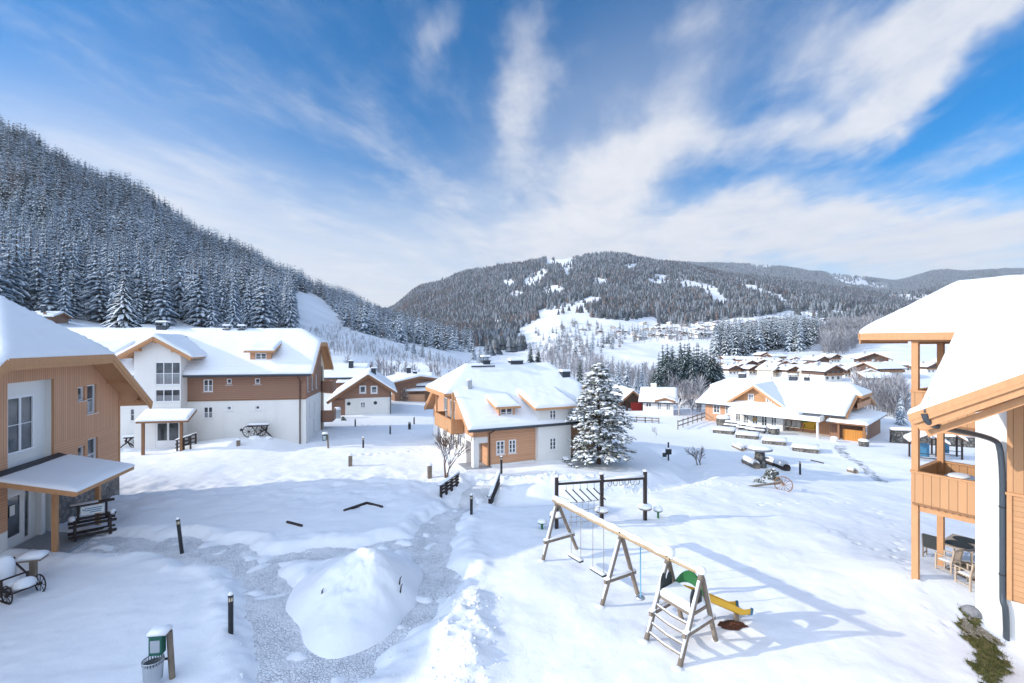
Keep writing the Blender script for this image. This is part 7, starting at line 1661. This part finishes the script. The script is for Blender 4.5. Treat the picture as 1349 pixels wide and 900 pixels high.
def tiny(seed):
    rg = np.random.default_rng(seed); V = []; Q = []; Mi = []
    for t, (z0, z1, r) in enumerate(((.0, .55, .19), (.30, .80, .135), (.58, 1.0, .08))):
        b = len(V); m = 5
        for k in range(m): a = 6.2832 * (k + .5 * t) / m; rr = r * rg.uniform(.8, 1.2); V.append((rr * math.cos(a), rr * math.sin(a), z0 + rg.uniform(-.03, .03)))
        V.append((0, 0, z1))
        for k in range(m): Q.append((b + k, b + (k + 1) % m, b + m, b + m)); Mi.append(1 if rg.random() < .10 else 0)
    return np.array(V), np.array(Q), np.array(Mi)
TY = [tiny(500 + k) for k in range(5)]
def merged_fast(name, X, Y, Z, H, S, tpls, sets, label):
    slots = sorted({m for s in sets for m in s}); ix = {m: i for i, m in enumerate(slots)}; Vs, Ts, Ms, off = [], [], [], 0; T = RNG.integers(0, len(tpls), len(X)); a = RNG.uniform(0, 6.28, len(X)); W = H * RNG.uniform(1.1, 1.6, len(X))
    for t, (V, Q, Mi) in enumerate(tpls):
        for s in range(len(sets)):
            k = np.where((T == t) & (S == s))[0]
            if not len(k): continue
            c, sn = np.cos(a[k])[:, None], np.sin(a[k])[:, None]; P = np.stack([(V[:, 0] * c - V[:, 1] * sn) * W[k][:, None] + X[k][:, None], (V[:, 0] * sn + V[:, 1] * c) * W[k][:, None] + Y[k][:, None], V[:, 2] * H[k][:, None] + Z[k][:, None]], -1)
            Vs.append(P.reshape(-1, 3)); tri = Q[:, :3]; Ts.append((tri[None] + (off + np.arange(len(k)) * len(V))[:, None, None]).reshape(-1, 3)); Ms.append(np.tile(np.array([ix[m] for m in sets[s]])[Mi], len(k))); off += len(k) * len(V)
    o = bpy.data.objects.new(name, np_mesh(name, np.concatenate(Vs), np.concatenate(Ts), [M[m] for m in slots], np.concatenate(Ms))); COL.objects.link(o); tag(o, label, kind='stuff'); return o
k = np.where(ok)[0]; l = fbm(Xc[k] * .004, Yc[k] * .004, 78, 3); r = RNG.random(len(k)); S = np.where(Yc[k] > 2000, np.where(r < .8, 1, 0), 0); S2 = np.where(r < .07 + np.maximum(0, l) * .6, 2, np.where(r < .40 + np.clip((350 - py[k]) / 40, 0, .4), 1, 0))  # far hill gets mostly the paler set, haze put into its colour
MH = np.clip(.7 + Yc[k] / 3000, .8, 1.25)
S = np.where(Yc[k] > 2000, S, S2)
FSETS = [('conifer_far', 'rime_far'), ('rime_far', 'rime_far'), ('larch', 'larch')]
merged_fast('mountain_forest', Xc[k], Yc[k], Zc[k], RNG.uniform(9, 15, len(k)) * MH, S, TY, FSETS, 'forest on the sunlit mountain across the valley')
# ---- dark spruce wood above the village
def scatter_poly(poly, n, hmin, hmax, clear=0):
    out = []; xs = [p[0] for p in poly]; ys = [p[1] for p in poly]
    while len(out) < n:
        a, b = random.uniform(min(xs), max(xs)), random.uniform(min(ys), max(ys))
        if inside(poly, np.array(a), np.array(b)): x, y, z = hit(a, b); out.append((x, y, z, random.uniform(hmin, hmax)))
    return out
band = scatter_poly([(938, 470), (944, 455), (1005, 436), (1045, 430), (1078, 433), (1088, 448), (1052, 464), (1010, 462), (975, 471)], 420, 13, 20)
merged('spruce_wood', [(x, y, z, h, random.randrange(3), 0 if random.random() < .75 else 1) for x, y, z, h in band], LO, SETS, 'dark spruce wood above the lower village')
mids = scatter_poly([(700, 440), (760, 425), (860, 432), (960, 425), (1080, 428), (1100, 440), (960, 446), (900, 450), (830, 452), (780, 470), (720, 474)], 210, 6, 12)
merged('meadow_trees', [(x, y, z, h, random.randrange(3), random.choice((0, 1, 2, 2))) for x, y, z, h in mids], LO, SETS, 'scattered small trees between the hillside houses')
# ---- brush: thin upright twigs in clumps
def brush(name, pts, hmin, hmax, m, label, nt=22, w=.02):
    V = []; rg = np.random.default_rng(5)
    for x, y, z in pts:
        H = rg.uniform(hmin, hmax); cw = H * rg.uniform(.28, .45); ww = w * H
        V += [(x - ww, y, z - .3), (x + ww, y, z - .3), (x + ww * .6, y, z + H * .6), (x, y, z + H), (x - ww * .6, y, z + H * .6)]
        for _ in range(nt):   # twigs spreading from the stem into a rounded crown
            f = rg.uniform(.12, .8); a = rg.uniform(0, 6.28); e = rg.uniform(.25, 1.25); L = cw * (1.25 - .7 * f) * rg.uniform(.7, 1.2); dx, dy = math.cos(a), math.sin(a); b0 = np.array([x, y, z + H * f]); d = np.array([dx * math.cos(e), dy * math.cos(e), math.sin(e)]); p = np.array([-dy, dx, rg.uniform(-.5, .5)]) * ww * .55
            k = np.array([rg.normal(0, .12), rg.normal(0, .12), rg.uniform(-.05, .2)]) * L
            V += [tuple(b0 - p * .5), tuple(b0 + p * .5), tuple(b0 + d * L * .6 + p + k), tuple(b0 + d * L + k * 2), tuple(b0 + d * L * .6 - p + k)]
    V = np.array(V); n = len(V) // 5; b = np.arange(n)[:, None] * 5; Q = np.concatenate([b + np.array([0, 1, 2, 4]), b + np.array([4, 2, 3, 3])]); T = np.concatenate([b + np.array([0, 1, 2]), b + np.array([0, 2, 4]), b + np.array([4, 2, 3])])
    o = bpy.data.objects.new(name, np_mesh(name, V, T, M[m])); COL.objects.link(o); tag(o, label, kind='stuff')
pts = [t[:3] for t in scatter_poly([(386, 440), (445, 428), (470, 443), (520, 455), (600, 474), (660, 486), (600, 490), (520, 474), (430, 468), (386, 455)], 1100, 1, 2)]
brush('undergrowth', pts, .8, 2.4, 'brushwood', 'bare frosted brush on the cleared slope behind the houses')
pts = [t[:3] for t in scatter_poly([(1078, 446), (1100, 430), (1150, 428), (1178, 442), (1140, 452), (1112, 468), (1086, 470)], 700, 1, 2)]
brush('bare_wood', pts, 7, 13, 'brushwood', 'grey bare wood above the village below the snowfield', 30, .02)
pts = [t[:3] for t in scatter_poly([(1118, 528), (1190, 516), (1196, 555), (1150, 545)], 220, 1, 2)]
brush('thicket', pts, 2.4, 5.5, 'brushwood', 'frosted thicket behind the right end of the guest house', 34, .02)
pts = [t[:3] for t in scatter_poly([(690, 455), (760, 448), (800, 490), (880, 500), (860, 520), (780, 508), (720, 490)], 420, 1, 2)] + [t[:3] for t in scatter_poly([(850, 520), (925, 520), (925, 545), (890, 535)], 130, 1, 2)]
brush('scrub', pts, 2, 6.5, 'brushwood', 'bare scrub in the hollow beyond the middle house', 32, .02)
pts = [t[:3] for t in scatter_poly([(425, 500), (520, 490), (600, 500), (560, 510), (480, 505)], 60, 1, 2)] + [t[:3] for t in scatter_poly([(830, 440), (1060, 436), (1060, 446), (900, 452), (840, 452)], 260, 1, 2)]
brush('village_scrub', pts, 1.5, 5, 'brushwood', 'bare garden scrub among the distant houses', 22, .03)
# ---- single trees modelled closely
def snowy_spruce():
    x, y, z = hit(163, 447, 60); h = (447 - 357) / F * y; r = thing('spruce_tree', (x, y, z), 0, 'lone white frosted spruce standing before the dark wooded slope, above the apartment house roof', 'spruce')
    tpl = spruce(900, 24, 12, (0, .25, .5, .75, 1.0), .30, .72, z0=.05, droop=.95, width=.20, ragged=.35); (cv, cq, cm), (tv, tq, tm) = split(tpl)
    for nme, v, q, mm, mi in (('crown', cv, cq, ['needle', 'frost'], cm), ('trunk', tv, tq, ['bark'], tm)):
        o = bpy.data.objects.new(nme, np_mesh(nme, v * h, q, [M[a] for a in mm], mi)); COL.objects.link(o); o.parent = r
snowy_spruce()
def clump_tree(px, py, hpx, wpx, label, seed, cat='conifer', nclump=2000):
    """conifer whose branches carry thick pads of snow: each pad a tuft of needles with snow on it"""
    x, y, z = hit(px, py); z = CAMZ - (py - CY) / F * y; H = hpx / F * y; Rr = wpx / 2 / F * y; rg = np.random.default_rng(seed); r = thing('snowy_conifer', (x, y, z), 0, label, cat)
    t = MB(); t.tube([(0, 0, -.4), (.03, 0, H * .3), (-.02, .03, H * .65), (0, 0, H * .97)], [H * .025, H * .02, H * .012, H * .004], 9); t.obj('trunk', M['bark'], r, smooth=True)
    prof = lambda f: np.interp(f, [0, .10, .22, .40, .60, .80, .93, 1], [.62, .98, 1.0, .88, .70, .48, .26, .05])
    V = []; Q = []; Mi = []
    nb = 74; lim = MB()
    for b in range(nb):
        f = (b + rg.uniform(-.4, .4)) / nb; f = min(max(f, 0), 1); zz = H * (.12 + .86 * f); a = b * 2.39996 + rg.uniform(-.3, .3); L = Rr * prof(f) * rg.uniform(.68, 1.18); rise = .30 * f + rg.uniform(-.10, .14)
        P = [np.array([math.cos(a) * L * s, math.sin(a) * L * s, zz + L * (rise * s - .30 * s * s)]) for s in (0, .35, .7, 1)]
        lim.tube([tuple(p) for p in P], [H * .006, H * .005, H * .004, H * .002], 5)
        nsp = max(3, int(nclump / nb * (1.25 - .5 * f)))
        for k in range(nsp):
            s = rg.uniform(.25, 1.06); c = np.array([math.cos(a) * L * s, math.sin(a) * L * s, zz + L * (rise * s - .30 * s * s)]); sp = L * .34 * (1.15 - .5 * s)
            c = c + np.array([-math.sin(a), math.cos(a), 0]) * rg.normal(0, sp * .7) + np.array([0, 0, rg.normal(0, .07)]); ra = H * rg.uniform(.015, .032); oa = a + rg.normal(0, .6)
            # needles: drooping blades round the tuft
            for q in range(9):
                an = oa + q * 6.2832 / 9 + rg.uniform(-.3, .3); ln = ra * rg.uniform(1.0, 2.0) * (1.35 if math.cos(an - a) > 0 else .8); wd = ra * .30; d = np.array([math.cos(an), math.sin(an), rg.uniform(-.65, .15)]); pe = np.array([-math.sin(an), math.cos(an), 0]) * wd; i = len(V)
                V += [c - pe * .6, c + pe * .6, c + d * ln * .6 + pe, c + d * ln * .6 - pe, c + d * ln]
                Q += [(i, i + 1, i + 2, i + 3), (i + 3, i + 2, i + 4, i + 4)]; Mi += [0, 0]
                if rg.random() < .75:
                    up = np.array([0, 0, ra * .12]); i = len(V); V += [c - pe * .4 + up, c + pe * .4 + up, c + d * ln * .55 + pe * .75 + up, c + d * ln * .55 - pe * .75 + up, c + d * ln * .85 + up * .6]; Q += [(i, i + 1, i + 2, i + 3), (i + 3, i + 2, i + 4, i + 4)]; Mi += [1, 1]
            if rg.random() < .72:   # pad of snow
                i = len(V); n = 6; s1 = ra * rg.uniform(.55, .95); el = rg.uniform(1.1, 1.7)
                for rr, hh in ((1, .05), (.75, .34), (.25, .46)):
                    for q in range(n): an = 6.2832 * q / n; u, v = math.cos(an) * rr * s1 * el, math.sin(an) * rr * s1; j = rg.uniform(.85, 1.15); V.append(c + np.array([math.cos(oa) * u * j - math.sin(oa) * v, math.sin(oa) * u * j + math.cos(oa) * v, hh * s1 - .12 * u * .5]))
                for m in range(2):
                    for q in range(n): Q.append((i + m * n + q, i + m * n + (q + 1) % n, i + (m + 1) * n + (q + 1) % n, i + (m + 1) * n + q)); Mi.append(1)
                Q.append((i + 12, i + 13, i + 14, i + 15)); Mi.append(1); Q.append((i + 15, i + 16, i + 17, i + 12)); Mi.append(1)
    lim.obj('limbs', M['bark'], r)
    V = np.array(V); o = bpy.data.objects.new('crown', np_mesh('crown', V, np.array(Q), [M['pine'], M['snow_tree']], Mi)); COL.objects.link(o); o.parent = r
M['snow_tree'] = mat('tree_snow', (.84, .86, .89), .7, .15)
clump_tree(788.7, 612, 134, 92, 'big snow laden conifer at the right corner of the middle house', 5)
clump_tree(533, 529, 18, 16, 'little snow laden conifer in front of the far porch house', 6, 'conifer', 200)
clump_tree(519, 526, 14, 11, 'tiny snow laden conifer beside the corner of the gabled house', 7, 'conifer', 150)
def juniper(px, py, wpx, hpx, label, seed, cut=1.0):
    x, y, z = hit(px, py); W = wpx / F * y; H = hpx / F * y; rg = np.random.default_rng(seed); V = []; Q = []; Mi = []
    for k in range(170):
        u = rg.normal(0, .33, 2); f = max(0, 1 - (u[0] ** 2 + u[1] ** 2) * 1.6); c = np.array([u[0] * W, u[1] * W * .8, rg.uniform(.1, 1) * H * f]); a = rg.uniform(0, 6.28); ln = H * rg.uniform(.18, .36)
        for q in range(6):
            an = a + rg.normal(0, .9); d = np.array([math.cos(an) * .8, math.sin(an) * .8, rg.uniform(.1, 1.0)]); pe = np.array([-math.sin(an), math.cos(an), 0]) * ln * .18; i = len(V); V += [c - pe, c + pe, c + d * ln * .7 + pe, c + d * ln * .7 - pe, c + d * ln]; Q += [(i, i + 1, i + 2, i + 3), (i + 3, i + 2, i + 4, i + 4)]; m = 1 if rg.random() < .42 else 0; Mi += [m, m]
    o = bpy.data.objects.new('juniper_bush', np_mesh('juniper_bush', np.array(V), np.array(Q), [M['pine'], M['snow_tree']], Mi)); COL.objects.link(o); o.location = (x, y, z - .1); tag(o, label, 'bush')
juniper(1016, 632, 15, 15, 'round dark juniper bush with snow behind the cart wheel', 3); juniper(1000, 636, 14, 7, 'low snowy juniper bush left of the round one', 4); juniper(452, 554, 5, 6, 'small green bush at the corner of the brown gabled house', 5)
def bare_tree(px, py, hpx, label, seed, m='twig', snow=True, multi=3, spread=.5, name='bare_tree', cat='bare tree', depth=5, y0=10):
    x, y, z = hit(px, py, y0); H = hpx / F * y; rg = random.Random(seed); r = thing(name, (x, y, z), 0, label, cat); t = MB(); tw = MB(); sn = MB()
    def grow(p, d, L, rad, lev):
        mid = p + d * L * .5 + Vector((rg.uniform(-1, 1), rg.uniform(-1, 1), rg.uniform(-.3, .6))) * L * .07; q = p + d * L
        (t if lev < 2 else tw).tube([p, mid, q], [rad, rad * .85, rad * .68], 6 if lev < 2 else 4, cap=False)
        if snow and lev < 4 and rg.random() < .8: sn.tube([p + Vector((0, 0, rad)), mid + Vector((0, 0, rad * 1.0)), q + Vector((0, 0, rad * .8))], [rad * .75, rad * .9, rad * .6], 5, cap=False)
        if lev >= depth: return
        for k in range(rg.choice((2, 3, 3)) if lev else multi + 1):
            a = rg.uniform(0, 6.28); s = spread * rg.uniform(.5, 1.25); u = d.orthogonal().normalized(); v = d.cross(u); nd = (d + (u * math.cos(a) + v * math.sin(a)) * s + Vector((0, 0, .12))).normalized(); grow(p + d * L * rg.uniform(.65, 1.0), nd, L * rg.uniform(.62, .82), rad * .62, lev + 1)
    for k in range(max(1, multi - 1)): grow(Vector((rg.uniform(-.1, .1), rg.uniform(-.1, .1), -.2)), Vector((rg.uniform(-.3, .3), rg.uniform(-.3, .3), 1)).normalized(), H * .30, H * .022, 0)
    t.obj('trunk', M[m], r, smooth=True); tw.obj('twigs', M[m], r, smooth=True)
    if sn.v: sn.obj('snow', M['snow_tree'], r, smooth=True)
bare_tree(588, 630, 74, 'bare leafless bush with snow on its branches beside the footbridge railing', 3, depth=6)
bare_tree(921, 613, 34, 'dark bare shrub standing in the hollow right of the black post', 8, 'bark', False, 3, .55)
bare_tree(895, 548, 44, 'frosted bare tree before the right end of the white farmhouse', 4, 'twig_frost', True, 2, .6); bare_tree(910, 546, 40, 'frosted bare tree left of the guest house roof', 5, 'twig_frost', True, 2, .6); bare_tree(882, 538, 34, 'reddish bare tree behind the white farmhouse gable', 6, 'twig', False, 2, .5)
bare_tree(867, 576, 20, 'young bare fruit tree before the low rail fence', 9, 'twig', True, 2, .6); bare_tree(573, 497, 22, 'tall bare tree behind the left hip of the middle house', 10, 'twig', False, 2, .35); bare_tree(1118, 520, 52, 'tall frosted bare tree in front of the village hotel', 11, 'twig_frost', True, 2, .45)
bare_tree(1208, 532, 30, 'frosted bare tree beside the upper balcony of the right house', 12, 'twig_frost', True, 2, .5)
# air
hz_ = MB(); hz_.box(-3600, 3600, -200, 3800, -30, 560); o = hz_.obj('haze', None or mat('haze_air')); nt = o.data.materials[0].node_tree
for x in list(nt.nodes):
    if x.type != 'OUTPUT_MATERIAL': nt.nodes.remove(x)
pv = nt.nodes.new('ShaderNodeVolumePrincipled'); pv.inputs['Color'].default_value = (.80, .88, 1, 1); pv.inputs['Density'].default_value = .00009; pv.inputs['Anisotropy'].default_value = .2
nt.links.new(pv.outputs[0], [x for x in nt.nodes if x.type == 'OUTPUT_MATERIAL'][0].inputs['Volume']); tag(o, 'thin blue winter haze filling the valley', kind='stuff')
HAZE = o
